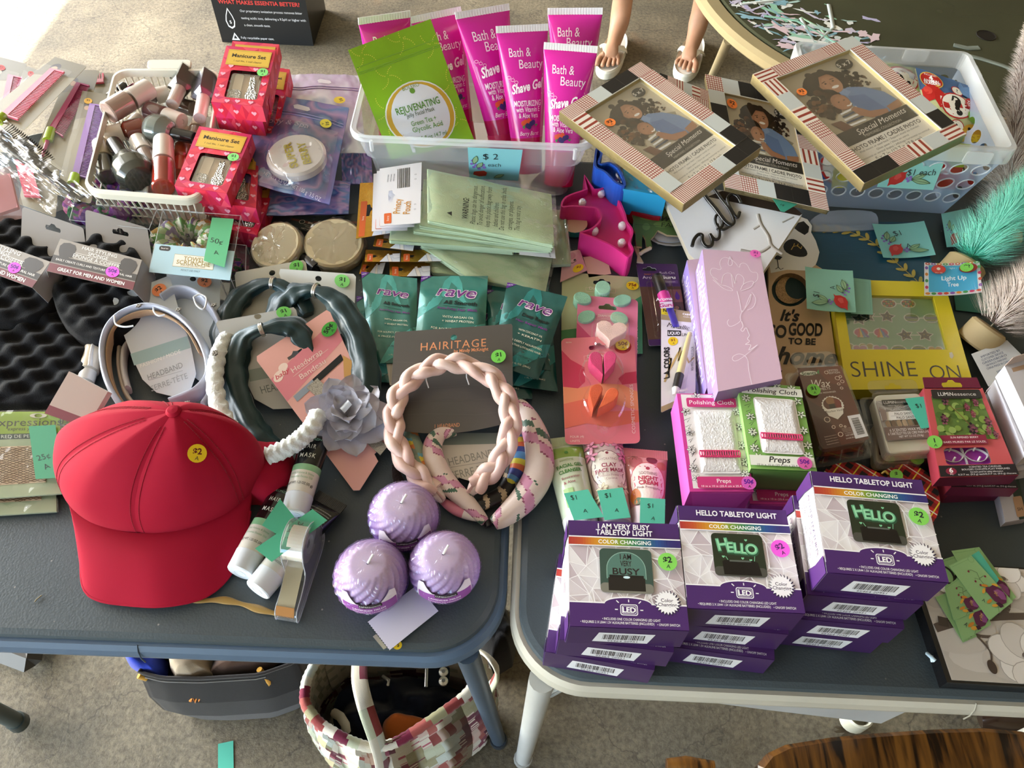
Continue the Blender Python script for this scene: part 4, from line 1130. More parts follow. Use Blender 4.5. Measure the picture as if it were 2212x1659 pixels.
def night(a):
 a.ell(.25,.16,.15,'#b8656a',.2);a.ell(.62,.1,.13,'#7e3040');a.ell(.85,.2,.12,'#c97f6a')
 for i in range(10):a.line([(.22+.03*math.cos(i),.02),(.2+.12*math.cos(i*.9),.0+.12*abs(math.sin(i)))],.012,'#7a5a44')
 a.ell(.5,.62,.45,'#c9545e',.62);a.ell(.5,.62,.43,'#ecdfd6',.6);a.ell(.5,.32,.05,'#a83a4e')
 a.text('SOOTHING',.5,.42,.085,'#8a6a6a',wid=.44);a.text('NIGHT',.5,.52,.11,'#b5344e',bold=.03,wid=.5);a.text('CREAM',.5,.61,.11,'#b5344e',bold=.03,wid=.5);a.text('Pink Pineapple',.5,.7,.06,'#8a6a6a',wid=.6)
 a.ell(.15,.85,.12,'#d0752e',.2);a.ell(.2,.95,.1,'#3f5a34')
soft_tube((P(1346,985,1.2),P(1442,995,1.2)),P(1398,1150,1.6),'pink pineapple night cream tube lying nearest the pink cloth box','face-care tubes',lambda u,v:'#dc9a98','#d8b9b9',2.0,night,crimpcol='#d88d90',capL=2.5)
note('price_note','green $1 note lying on the facial gel tube',[(1218,1066),(1270,1057),(1305,1117),(1240,1124)],4.6,lines=[('$1',.3,.2,.2,-8),('A',.5,.72,.16,-15)])
note('price_note','green $1 note lying on the clay mask tube',[(1290,1060),(1345,1053),(1362,1118),(1306,1124)],4.7,lines=[('$1',.35,.2,.2,-5),('A',.55,.72,.16,-15)])
note('price_note','green $1 note lying on the pink night cream tube',[(1383,1075),(1437,1078),(1436,1131),(1382,1131)],4.6,lines=[('$1',.4,.3,.2,0),('A',.53,.8,.16,-10)])
# blister cards of cosmetic sponges
def card_body(mb,Q,col,r=.5,th=.06,hole=None,side='#e9e4e0',z0=0.0):
 slab(mb,Q,o_round(Q,r),z0,z0+th,col,side=side,hole=hole)
def euro(Q,u,v,k=1.0):
 """hang-hole outline"""
 w=1.25*k;pts=[]
 for x,y in((-1,.15),(-.9,-.15),(-.42,-.2),(-.2,-.5),(.2,-.5),(.42,-.2),(.9,-.15),(1,.15),(.9,.42),(-.9,.42)):pts.append((u+x*w/Q.w,v+y*w/Q.h))
 return pts
def prism_shape(mb,Q,ol,z0,z1,col,bevel=.12,side=None):slab(mb,Q,ol,z0,z1,col,side=side,bevel=bevel,smooth=False,bottom=False)
def blister(Q,ol,z,inset,parent,mat=CASE,name='blister',z0=.07):
 mb=MB();c=np.mean(ol,0);n=len(ol)
 rings=[(1.12,z0),(1.06,z0+.02),(1.03,z*.6),(1.0,z*.92),(.94,z)]
 vs=[Q.S([(c[0]+(u-c[0])*k,c[1]+(v-c[1])*k)for u,v in ol],zz)for k,zz in rings]
 loft(mb,vs,'#ffffff',True,cap_bot=False);return mb.build(name,mat,parent)
def half_heart(Q,u,v,s,side,rot):
 """rounded drop: one half of a heart"""
 pts=[(0,1.0)]
 for i in range(15):
  a=math.pi*i/14;pts.append((side*(.36-.36*math.cos(a)),-.35-.5*math.sin(a)))
 pts=[(0,1.05),(0,-.35)]+[(side*(.4-.4*math.cos(math.pi*i/12)),-.35-.5*math.sin(math.pi*i/12))for i in range(1,13)]+[(side*.7,.1)]
 c,n=math.cos(rot),math.sin(rot)
 return[(u+(x*c-y*n)*s/Q.w,v+(x*n+y*c)*s/Q.h)for x,y in pts]
def diamond_card(px4,h,label,pal,num,stick=None,shapes=()):
 Q=quad(px4,h);root=thing('sponge_card',label,'blister pack',mid(Q.p),'cosmetic sponge cards')
 mb=MB();card_body(mb,Q,pal[0],.7,hole=euro(Q,.5,.1),side='#d9c2bd');mb.build('backing_card',CARD,root)
 a=Art(Q,z0=.075)
 a.sub=None
 for pts,c in pal[1]:a.poly(pts,c)
 a.text(num,.1,.045,.022,'#f3dcd8');a.text('DIAMOND',.48,.195,.05,'#f4e3df',wid=.27);a.text('COSMETICS',.5,.225,.022,'#f4e3df',wid=.2)
 a.line([(.36,.19),(.3,.19),(.3,.24),(.46,.24)],.005,'#f0cfc9');a.line([(.62,.19),(.67,.19),(.67,.24),(.55,.24)],.005,'#f0cfc9')
 a.text('COSMETIC SPONGES',.92,.7,.045,'#f4dcd6',rot=90,wid=.78);a.text('FOUR (4)',.16,.935,.032,'#f4dcd6');a.text('UNITS',.13,.972,.032,'#f4dcd6')
 a.build(root,INK)
 for kind,u,v,s,rot,c in shapes:
  mb=MB()
  if kind=='h':prism_shape(mb,Q,o_heart(Q,u,v,s,rot),.07,2.0,c)
  elif kind=='e':prism_shape(mb,Q,o_ell(Q,u,v,s,s*.8,20,rot),.07,1.6,c)
  else:prism_shape(mb,Q,half_heart(Q,u,v,s,1 if kind=='r' else-1,rot),.07,2.0,c)
  mb.build('sponge',FOAM,root)
 if stick:price(root,Q,*stick)
 return root,Q
gp=[('','')]
r_,Q_=diamond_card([(1214,588),(1386,600),(1388,765),(1212,760)],.4,'green sponge card with 75 cent sticker, behind two pink sponge cards',
 ('#b9bf95',[([(.72,.45),(1,.25),(1,1),(.62,1)],'#4f9a78'),([(0,.75),(.3,.7),(.45,1),(0,1)],'#4a8a54')]),'98463',(.88,.14,.88,YEL,'75¢','A','#7a1c10'),
 [('e',.5,.27,1.35,1.57,'#9fd0b4'),('e',.25,.42,1.3,.5,'#94c6aa'),('e',.74,.42,1.3,-.5,'#94c6aa'),('e',.3,.65,1.3,-.6,'#94c6aa'),('e',.7,.65,1.3,.6,'#94c6aa')])
r_,Q_=diamond_card([(1248,638),(1378,648),(1374,872),(1240,866)],1.5,'pink sponge card with pale heart sponge, behind the coral card',
 ('#e0809f',[([(0,.28),(.25,.42),(.42,.7),(.3,1),(0,1)],'#cc4f7d')]),'98397',None,[('h',.55,.42,2.2,0.08,'#f0c8bd')])
blister(Q_,o_round(Q_,1.2,.28,.26,.84,.62),2.2,.1,r_)
r_,Q_=diamond_card([(1212,732),(1370,724),(1383,958),(1221,961)],2.0,'coral sponge card with four half-heart sponges and yellow 50 cent sticker',
 ('#e07a86',[([(0,.12),(.12,.22),(.3,.3),(.3,.44),(.2,.5),(0,.48)],'#c93a5a'),([(1,.36),(.85,.37),(.75,.42),(.8,.48),(1,.47)],'#c93a5a'),([(0,.48),(.2,.5),(.5,.46),(.8,.48),(1,.55),(1,.72),(.7,.66),(.5,.6),(0,.64)],'#e5906a'),([(0,.64),(.3,.6),(.62,.72),(1,.72),(1,.82),(.6,.86),(.3,.82),(0,.86)],'#df6f5c')]),
 '98356',(.83,.105,.95,YEL,'50¢','A','#7a1c10'),[('l',.515,.34,2.05,0.0,'#d23a6e'),('r',.54,.34,2.05,.0,'#e0427a'),('l',.46,.66,2.0,.45,'#e2613c'),('r',.52,.66,2.0,.42,'#e8693f')])
mb=MB();slab(mb,Q_,o_ell(Q_,.835,.115,1.12),.06,.065,'#b3202a',bottom=False);mb.build('red_dot',PAPER,r_)
hg=[]
for i in range(40):
 t=2*math.pi*i/40;y=math.sin(t);x=math.cos(t);w=.31-.13*math.exp(-((y+.02)/.22)**2)
 hg.append((.52+x*w,.56+y*.37))
blister(Q_,hg,2.25,.1,r_)
# roll-on and liquid liner cards
def pen(parent,A,B,segs,name,mat=PLASTIC,n=20):
 """stick between two 3-D points; segs = (from, to, radius0, radius1, colour)"""
 A,B=np.asarray(A,float),np.asarray(B,float)
 for s0,s1,r0,r1,c,nm in segs:
  mb=MB();L=np.linalg.norm(B-A);lathe(mb,[(.001,s0*L),(r0*.92,s0*L),(r0,s0*L+.08),(r1,s1*L-.08),(r1*.92,s1*L),(.001,s1*L)],A,B-A,n,c);mb.build(nm,mat,parent)
Q=quad([(1374,570),(1462,571),(1490,742),(1402,748)],.8)
root=thing('roll_on_card','purple roll-on oil card with black-capped tube, left of the lavender box','blister pack',mid(Q.p))
mb=MB();card_body(mb,Q,'#4c2a68',.3,hole=euro(Q,.3,.07,.8));mb.build('backing_card',CARD,root)
a=Art(Q,z0=.075);a.poly([(0,.3),(1,.3),(1,.93),(0,.93)],'#5d4238');a.text('Roll-On',.72,.12,.08,'#d9cfe2');a.text('READY TO USE',.35,.14,.045,'#c97a3a',wid=.38);a.text('Aroma',.3,.18,.1,'#e5dcec',wid=.4);a.text('Guru',.72,.18,.1,'#ffffff',bold=.04,wid=.38)
a.rrect(.6,.22,.95,.26,.02,'#6b4a88');a.text('LAVENDER',.77,.24,.035,'#e5dcec');a.rect(.58,.34,1,.5,'#8a5a52')
for x,c in((.68,'#c2462c'),(.88,'#5a2a86')):a.poly([(x,.36),(x+.06,.42),(x+.05,.46),(x,.475),(x-.05,.46),(x-.06,.42)],c)
a.ell(.82,.58,.1,'#3a2a24');a.ell(.82,.57,.06,'#9a6a4c');a.rect(.7,.63,.95,.68,'#7fa0a4');a.text('ALCOHOL FREE',.6,.965,.05,'#b59ac9');a.build(root,INK)
pen(root,Q.at(.66,.88,.9),Q.at(.42,.22,.9),[(0,.45,.75,.8,'#3a2a9a','bottle'),(.45,.66,.86,.86,'#d63a92','label_band'),(.66,1,.8,.78,'#17151a','cap')],'roll_on')
aa=Art(quad([(1417,640),(1450,638),(1454,665),(1420,668)],2.75));aa.text('Aroma',.5,.25,.26,'#ffffff',bold=.02);aa.rect(.2,.48,1,.98,'#f3e6f0');aa.text('Guru',.6,.74,.3,'#c22a7e',bold=.03);aa.build(root,INK)
blister(Q,o_round(Q,.5,.2,.26,.72,.9),2.0,.1,root,z0=.08)
Q=quad([(1428,664),(1503,676),(1502,858),(1428,892)],2.2)
root=thing('eyeliner_card','white and gold metallic liquid liner card with yellow $1 sticker','blister pack',mid(Q.p))
mb=MB();card_body(mb,Q,'#e5dfe0',.2,hole=o_ell(Q,.49,.1,.32,n=14));mb.build('backing_card',CARD,root)
a=Art(Q,z0=.075);a.rect(0,0,1,.13,'#a8946c');a.rect(0,0,.4,.075,'#f0d92c');a.text('NEW!',.24,.03,.1,'#1b1b1b',bold=.04);a.text('NOUVEAU',.24,.062,.04,'#1b1b1b');a.text('C68905',.78,.04,.07,'#ffffff',bold=.02);a.text('metallic gold',.78,.07,.04,'#ffffff')
a.text('Metallic',.5,.19,.16,'#1b1b1b',shear=.3,wid=.66,rot=-8);a.rect(.18,.235,.57,.295,'#1b1b1b');a.text('LIQUID',.37,.265,.1,'#ffffff',bold=.02,wid=.34);a.text('LINER',.75,.28,.1,'#1b1b1b',wid=.3)
a.line([(.1,.74),(.25,.6),(.28,.52),(.2,.68),(.3,.6),(.45,.5),(.55,.42),(.5,.56),(.62,.46),(.7,.5),(.8,.6),(.95,.55)],.06,'#c2a46a')
a.text('L.A. COLORS',.16,.56,.15,'#1b1b1b',rot=90,bold=.05,wid=.98);a.text('HIGH IMPACT METALLIC COLOR',.9,.56,.075,'#33302e',rot=90,wid=.88);a.rect(0,.95,1,1,'#a8946c');a.build(root,INK)
pen(root,Q.at(.36,.92,.75),Q.at(.8,.3,.75),[(0,.1,.3,.55,'#e6e1d6','tip'),(.1,.32,.55,.58,'#1d1a18','barrel'),(.32,1,.5,.3,'#cdbd84','cap')],'liner')
mb=MB();
aq=quad([(1463,838),(1484,832),(1487,848),(1465,853)],4.1);aa=Art(aq,mb);aa.text('Metal',.5,.5,.3,'#e9e3d2',shear=.2);aa.build(root,INK)
blister(Q,[(.2,.97),(.62,.97),(.95,.32),(.9,.25),(.72,.25),(.62,.35)],1.5,.1,root,z0=.08)
price(root,Q,.34,.35,.72,YEL,'$1','A','#7a1c10',10,z=.09)
# tall lavender flower boxes
def flower_box(tp,bt,label,stick=False):
 root=thing('flower_box',label,'box',mid(bt),'lavender gift boxes')
 mb=MB();hexa(mb,tp,bt,['#d2b1c6','#7d6189','#b294b5','#c9b4d9','#9c86cc','#8f78a0']);mb.build('carton',CARD,root)
 Q=Quad(tp);a=Art(Q);W='#f4e9f2'
 def cv(pts,wd=.008):
  p=A_(pts);
  for _ in range(3):
   q=[p[0]]
   for i in range(len(p)-1):q+=[p[i]*.75+p[i+1]*.25,p[i]*.25+p[i+1]*.75]
   q.append(p[-1]);p=A_(q)
  a.line(p,wd,W)
 cv([(.2,.24),(.08,.2),(.12,.14),(.3,.17),(.26,.1),(.36,.05),(.52,.08),(.6,.15),(.62,.1),(.74,.1),(.78,.18),(.9,.17),(.88,.24),(.78,.27)])
 cv([(.26,.27),(.3,.2),(.4,.18),(.46,.2),(.48,.27)]);cv([(.48,.27),(.54,.18),(.66,.22),(.62,.28)]);cv([(.12,.22),(.22,.28),(.36,.29),(.46,.33),(.3,.32),(.12,.24)]);cv([(.56,.32),(.62,.27),(.82,.24),(.76,.3),(.56,.33)])
 cv([(.46,.05),(.4,.12),(.46,.13),(.5,.1),(.46,.05)]);cv([(.44,.2),(.44,.3)])
 cv([(.5,.33),(.52,.42),(.52,.5),(.56,.48),(.68,.42),(.74,.34),(.66,.4),(.58,.47)]);cv([(.74,.34),(.8,.39),(.74,.46),(.62,.48)])
 cv([(.54,.48),(.48,.53),(.5,.56),(.3,.6),(.26,.56),(.3,.54)]);cv([(.5,.56),(.52,.6),(.46,.62),(.5,.64),(.56,.6),(.58,.64),(.6,.67),(.54,.69),(.6,.71),(.48,.73),(.62,.73),(.52,.78),(.7,.74)],.01)
 cv([(.7,.74),(.5,.8),(.3,.84),(.26,.8),(.4,.78),(.52,.82),(.5,.9),(.52,1.0)])
 L=Art(sides(tp,bt)['left'],a.mb)
 L.text('FOREVER & ALWAYS',.5,.33,.06,'#efe6f7',wid=.82,rot=180,bold=.01);L.text('FOREVER & ALWAYS',.42,.68,.06,'#efe6f7',wid=.82,rot=180,bold=.01)
 a.build(root,INK)
 if stick:price(root,Q,.9,.025,.75,'#ee6fc0','$1','A','#8c1d8a',-12)
t1_,b1_=box_from_top([(1484,562),(1620,545),(1690,800),(1527,838)],4.6,4.6)
flower_box(t1_,b1_,'lavender box lying under the topmost lavender flower box, its edge showing')
t1_,b1_=box_from_top([(1517,538),(1642,546),(1690,818),(1551,846)],9.2,4.4)
flower_box(t1_,b1_,'lavender gift box with white line-drawn flower, lying on its twin',True)
# unicorn lamp, cutters, pig sign, small cards
def catmull(pts,n=6,closed=True):
 p=[A_(q)for q in pts];m=len(p);out=[]
 for i in range(m if closed else m-1):
  a,b,c,d=(p[(i-1)%m],p[i],p[(i+1)%m],p[(i+2)%m])if closed else(p[max(i-1,0)],p[i],p[i+1],p[min(i+2,m-1)])
  for k in range(n):
   t=k/n;out.append(.5*((2*b)+(c-a)*t+(2*a-5*b+4*c-d)*t*t+(3*b-a-3*c+d)*t**3))
 if not closed:out.append(p[-1])
 return out
def marquee():
 px=[(1262,376),(1266,408),(1222,424),(1212,446),(1238,446),(1268,448),(1290,452),(1296,472),(1278,492),(1252,502),(1282,514),(1318,530),(1342,546),(1358,556),(1369,540),(1362,522),(1368,505),(1366,492),(1356,478),(1352,462),(1348,452),(1342,438),(1336,428),(1326,416),(1314,408),(1304,404),(1296,407),(1284,408)]
 h=4.2
 ol=[P(x,y,h)for x,y in px];ol=[ol[0]]+catmull(ol[1:],4,False)
 root=thing('marquee_lamp','hot pink unicorn-head marquee lamp with five round white bulbs','lamp',mid([p-A_([0,0,h])for p in ol]))
 c=np.mean(ol,0);n=len(ol)
    # inward offset ring
 ins=[]
 for i in range(n):
  t=unit(ol[(i+1)%n]-ol[i-1]);nn=np.cross([0,0,1.0],t);ins.append(ol[i]+nn*.28*sgn_area(ol))
 mb=MB();col='#d52f80'
 def Z(l,dz):return[p+A_([0,0,dz])for p in l]
 loft(mb,[Z(ol,-h),Z(ol,-.1),Z(ol,0),Z(ins,0),Z(ins,-1.3)],col,False,cap_top=True,cap_bot=False);mb.build('shell',PLASTIC,root)
 mb=MB()
 mb=None
 for x,y in((1258,439),(1299,419),(1284,500),(1344,489),(1343,526)):
  mb=MB();p=P(x,y,h-.9);lathe(mb,[(.5,-.4),(.62,0),(.6,.35),(.38,.66),(.001,.75)],p,n=18,col='#efe4ea');mb.build('bulb',GLOSS,root)
def sgn_area(ol):return 1 if sum(ol[i][0]*ol[(i+1)%len(ol)][1]-ol[(i+1)%len(ol)][0]*ol[i][1]for i in range(len(ol)))>0 else-1
marquee()
def cutter(name,label,px,h,ht,col,wall=True):
 ol=[P(x,y,h)for x,y in px];ol=catmull(ol,4);n=len(ol);s=sgn_area(ol)
 ins=[ol[i]+np.cross([0,0,1.0],unit(ol[(i+1)%n]-ol[i-1]))*.35*s for i in range(n)]
 def Z(l,dz):return[p+A_([0,0,dz])for p in l]
 mb=MB();loft(mb,[Z(ol,-ht),Z(ol,0),Z(ins,0),Z(ins,-1.4)],col,False,cap_bot=False);return mb.build(name,PLASTIC,label=label,cat='lamp')
cutter('marquee_lamp','bright blue marquee lamp behind the pink unicorn, by the bin corner',[(1288,318),(1302,330),(1296,352),(1318,350),(1340,366),(1352,400),(1330,396),(1306,372),(1284,358)],7,4,'#1f4fae')
cutter('marquee_lamp','bright blue marquee corner poking out below the bagged light blue one',[(1344,414),(1372,420),(1400,424),(1380,436),(1356,438)],2.6,2.6,'#1f4fb4')
cutter('marquee_lamp','dark red marquee lamp in the shade behind the pink unicorn',[(1300,365),(1318,368),(1330,400),(1368,430),(1420,440),(1425,470),(1350,450),(1320,420),(1296,400)],2.4,2.4,'#a3152a')
def bagged():
 tp=[P(*p,6.5)for p in((1348,352),(1430,360),(1440,425),(1346,408))];bt=[p-A_([0,-.4,5])for p in tp]
 root=thing('bagged_lamp','light blue boxed lamp in a crinkled clear bag, under the photo frames','lamp',mid(bt))
 mb=MB();hexa(mb,tp,bt,'#2e9ccb');mb.build('lamp_body',PLASTIC,root)
 Q=quad([(1318,345),(1440,350),(1450,432),(1322,400)],[5,6.5,7,5.5]);rg=np.random.default_rng(1)
 mb=MB()
 def fn(u,v):return Q.S(np.stack([u,v],1),.5+.4*vnoise(u*9,v*7,3)+.3*vnoise(u*19,v*15,5))
 grid(mb,fn,26,18,'#ffffff',False);mb.build('plastic_bag',FILM,root)
bagged()
def pig():
 Q=quad([(1360,440),(1500,440),(1500,540),(1360,540)],1.4)
 def U(x,y):return((x-1360)/140,(y-440)/100)
 px=[(1372,462),(1385,450),(1410,444),(1440,442),(1470,444),(1500,452),(1500,508),(1470,514),(1440,512),(1420,502),(1412,514),(1404,522),(1408,537),(1395,537),(1393,520),(1388,512),(1386,522),(1386,537),(1374,536),(1372,520),(1372,508),(1366,496),(1368,478),(1363,462),(1358,452),(1360,446),(1364,447),(1362,452),(1367,458)]
 root=thing('pig_sign','green plank-painted wooden pig sign lettered farm sweet farm','sign',mid(Q.p))
 mb=MB();slab(mb,Q,[U(*p)for p in px],0,.35,'#5d7a44',side='#c9b48c');mb.build('pig_cutout',PAPER,root)
 a=Art(Q,z0=.37)
 for x,y,r,r2 in((1400,470,.16,.12),(1430,490,.14,.07),(1395,495,.06,.08),(1460,460,.12,.05)):a.ell(*U(x,y),r,'#75934f',r2)
 for y in(458,474,490):a.line([U(1372,y),U(1500,y+8)],.008,'#3c5030')
 a.line([U(1376,468),U(1378,460),U(1385,455)],.01,'#24301c')
 a.text('FARM',*U(1450,455),.1,'#1f2a1a',bold=.03,rot=-6);a.text('Sweet',*U(1450,476),.15,'#1f2a1a',shear=.3,rot=-6,bold=.03);a.text('FARM',*U(1452,492),.1,'#2b3a22',rot=-6);a.build(root,INK)
 mb=MB();tube(mb,[Q.at(.32,.98,.2),Q.at(.2,1.06,.2),Q.at(.16,1.1,.2)],.3,'#d8cbb2',8)
 slab(mb,Quad([Q.at(.02,.9,-.5),Q.at(.3,.9,-.5),Q.at(.32,1.25,-.5),Q.at(.1,1.25,-.5)]),[(.15,0),(.45,0),(.4,.6),(.55,.95),(.1,.9),(.25,.55)],0,.3,'#c9baa0')
 mb.build('leg_cutout',PAPER,root)
 mb=MB();q2=quad([(1400,470),(1500,470),(1500,545),(1400,545)],.25);slab(mb,q2,o_ell(q2,.55,.5,4.0,2.6),0,.3,'#d6cfc0');root2=mb.build('round_board',PAPER,label='pale round wooden board lying under the green pig sign',cat='board')
 mb=MB();q3=quad([(1418,500),(1478,500),(1478,535),(1418,535)],.9);slab(mb,q3,o_ell(q3,.5,.3,2.6,1.5),0,.2,'#b9bcc4');mb.build('round_tag',PAPER,label='small grey-white disc between the pig sign and its board',cat='disc')
pig()
Q=quad([(1222,470),(1264,470),(1264,524),(1222,524)],.6);mb=MB();slab(mb,Q,o_ell(Q,.45,.45,1.9,2.0),0,1.0,'#d9b99c',side='#2e7f7d');mb.build('round_compact',PLASTIC,label='round beige compact with teal rim, left of the pink unicorn',cat='compact')
Q=quad([(1216,548),(1252,540),(1268,585),(1210,610)],.8);mb=MB();slab(mb,Q,o_rect(),0,.15,'#d9a9ae');a=Art(Q,mb,.17);a.ell(.5,.2,.2,'#c98a9c');a.line([(.3,.4),(.5,.5),(.7,.45)],.03,'#5a3a4a');a.ell(.62,.4,.06,'#2c2a2c');r_=mb.build('face_mask_packet',FOIL,label='small pink packet with yellow sticker by the pouch stack',cat='packet');price(r_,Q,.7,.78,.8,YEL,'$1',None,'#7a1c10',-20,z=.2)
Q=quad([(1260,556),(1310,550),(1320,592),(1272,600)],.4);mb=MB();slab(mb,Q,o_rect(),0,.06,'#d3b7a4');mb.build('blank_card',PAPER,label='plain beige card lying below the pink unicorn lamp',cat='card')
# wooden signs
def welcome():
 Q=quad([(1428,415),(1650,400),(1735,462),(1500,560)],[4.5,6.5,6.5,3.8])
 pts=[(1427,412),(1500,405),(1690,425),(1733,462),(1722,478),(1646,592),(1500,560),(1488,548)]
 ol=[P(x,y,hh)for (x,y),hh in zip(pts,(5,5.6,6.6,6.4,6.2,3.6,3.4,3.5))]
    # fit a plane so that the board is flat
 A=A_(ol);c=A.mean(0);u_,s_,v_=np.linalg.svd(A-c);nrm=v_[2]if v_[2][2]>0 else-v_[2]
 def onp(x,y,off=0.0):
  d=_f*FPX+_R*(x-1106.0)-_U*(y-829.5);o=A_([0,0,CH]);s=((c+nrm*off-o)@nrm)/(d@nrm);return o+d*s
 top=[onp(*p)for p in pts];bot=[p-nrm*1.3 for p in top];n=len(top)
 root=thing('welcome_sign','white marble-look plank sign with raised black welcome script','sign',mid(bot))
 mb=MB();mb.add(top,[list(range(n))],'#d9dadd');mb.add(bot,[list(range(n))[::-1]],'#b9a37e');mb.add(top+bot,[[i,n+i,n+(i+1)%n,(i+1)%n]for i in range(n)],'#d2c6ae');mb.build('board',CARD,root)
 mb=MB()
 def strip(px,w,off,col):
  P2=catmull([onp(x,y,off)for x,y in px],5,False);tube(mb,P2,w,col,6,flat=.1,up=nrm)
 for l,w in(([(1637,462),(1644,485),(1660,510),(1666,530),(1690,548)],.3),([(1644,485),(1628,495)],.2),([(1666,530),(1640,545),(1600,540)],.25),([(1690,480),(1715,468)],.15)):strip(l,w,.02,'#a9a49e')
 mb.build('marble_veins',INK,root)
 mb=MB();wedge=[onp(*p,.03)for p in((1560,412),(1690,425),(1733,462),(1727,466),(1600,440),(1528,425))];mb.add(wedge,[list(range(6))],'#2c221c');mb.build('dark_plank_band',CARD,root)
 mb=MB()
 def ink(px,w):
  P2=catmull([onp(x,y,.45)for x,y in px],5,False);tube(mb,P2,w,'#121212',8,flat=.9,up=nrm)
 for l,w in(([(1495,532),(1499,518),(1508,507),(1517,508),(1517,520),(1525,532),(1536,531),(1539,520),(1534,506)],.27),([(1534,506),(1544,517),(1553,514),(1554,500),(1549,484)],.24),([(1549,496),(1560,488),(1560,472),(1551,463),(1545,472),(1549,488),(1562,496),(1578,488)],.22),([(1578,488),(1586,478),(1575,452),(1558,430),(1540,405),(1528,392)],.24),([(1514,400),(1524,424),(1545,450),(1566,478),(1580,488)],.34),([(1600,438),(1592,424),(1580,420),(1571,430),(1578,450),(1592,470),(1598,458)],.24)):ink(l,w)
 mb.build('welcome_lettering',GLOSS,root)
 return onp,nrm
welcome()
note('price_note','teal paper scrap tucked on the dark band of the welcome sign',[(1668,428),(1725,440),(1694,458),(1686,456)],8.2,'#3f9f89',lines=[('$1',.4,.45,.2,160)])
def panda():
 Q=quad([(1668,470),(1790,470),(1850,800),(1650,800)],1.2)
 T_=1.2
 def pt(x,y,h=T_):return P(x,y,h)
 head=[(1712,474),(1728,468),(1744,474),(1754,488),(1752,502),(1762,520),(1770,545),(1766,562),(1762,572),(1775,580),(1785,600),(1790,660),(1804,760),(1820,830),(1680,840),(1672,760),(1660,650),(1660,560),(1680,520),(1696,490)]
 ol=[pt(*p)for p in head];n=len(ol)
 root=thing('panda_sign','tan and white wooden panda sign reading so good to be home','sign',mid([p-A_([0,0,T_])for p in ol]))
 moon=[P(1707+40*math.cos(i*math.pi/14),626+36*math.sin(i*math.pi/14),T_)for i in range(28)]
 class F:pass
 mb=MB()
 k2=keyhole([(p[0],p[1])for p in ol],[(p[0],p[1])for p in moon]);top=[A_([x,y,TH+T_])for x,y in k2];bot=[p-A_([0,0,T_-.2])for p in top]
 mb.add(top,[list(range(len(top)))],'#c3a582');
 m=len(ol);mb.add(ol+[p-A_([0,0,1.0])for p in ol],[[i,m+i,m+(i+1)%m,(i+1)%m]for i in range(m)],'#a5875f')
 m=len(moon);mb.add(moon+[p-A_([0,0,1.0])for p in moon],[[i,(i+1)%m,m+(i+1)%m,m+i]for i in range(m)],'#8a6f4c')
 mb.build('board',CARD,root)
 Qb=rect_at(P(1707,626,.2),9,9);mb=MB();slab(mb,Qb,o_rect(),0,.12,'#173030');mb.build('backing_board',CARD,root)
 mb=MB();cres=[P(1707+32*math.cos(a),626+30*math.sin(a),.5)for a in np.linspace(-1.9,-5.4,18)]+[P(1722+26*math.cos(a),620+26*math.sin(a),.5)for a in np.linspace(-5.5,-2.2,16)]
 mb.add(cres,[list(range(len(cres)))],'#c9a276');mb.build('glitter_moon',GLITTER,root)
 Qt=quad([(1640,460),(1860,460),(1860,860),(1640,860)],T_)
 def U(x,y):
  p=P(x,y,T_);a,b,d=Qt.p[0],Qt.p[1],Qt.p[3]
        # solve bilinear numerically
  v=(y-460)/400;u=.5
  for _ in range(12):
   q=Qt.at(u,v);u+=(p[0]-q[0])/Qt.w;v-=(p[1]-q[1])/Qt.h
  return(u,v)
 a=Art(Qt,z0=.02)
 a.poly([U(*p)for p in((1712,474),(1728,468),(1744,474),(1754,488),(1752,502),(1762,520),(1770,545),(1766,562),(1762,572),(1745,585),(1700,583),(1665,590),(1660,560),(1680,520),(1696,490))],'#e6e2dc')
 a.poly([U(x,y)for x,y in((1722,482),(1736,478),(1748,490),(1746,502),(1738,508),(1724,500),(1714,492))],'#15120f')
 a.poly([U(1718+25*math.cos(t)+4*math.sin(2*t),536+18*math.sin(t)+.3*25*math.cos(t))for t in np.linspace(0,6.1,20)],'#15120f')
 a.line([U(1709,540),U(1713,533),U(1722,531),U(1730,538)],.009,'#c9a24a')
 for x,y in((1716,526),(1724,527),(1732,532)):a.line([U(x,y),U(x-2,y+6)],.007,'#c9a24a')
 a.poly([U(x,y)for x,y in((1668,556),(1680,552),(1690,556),(1684,562),(1676,561))],'#15120f');a.line([U(1679,561),U(1681,578),U(1675,582)],.008,'#15120f');a.line([U(1681,578),U(1686,583),U(1692,580)],.008,'#15120f')
 for s,x,y,sz,sh,r,w in(("It's",1706,682,.14,.25,-3,.19),('SO',1680,716,.15,0,-3,.17),('GOOD',1740,712,.15,0,-2,.33),('TO BE',1732,738,.075,0,-2,.27),('home',1742,770,.2,.3,-3,.6)):
  a.text(s,*U(x,y),sz,'#171310',shear=sh,rot=r,bold=.03,wid=w)
 a.build(root,INK)
panda()
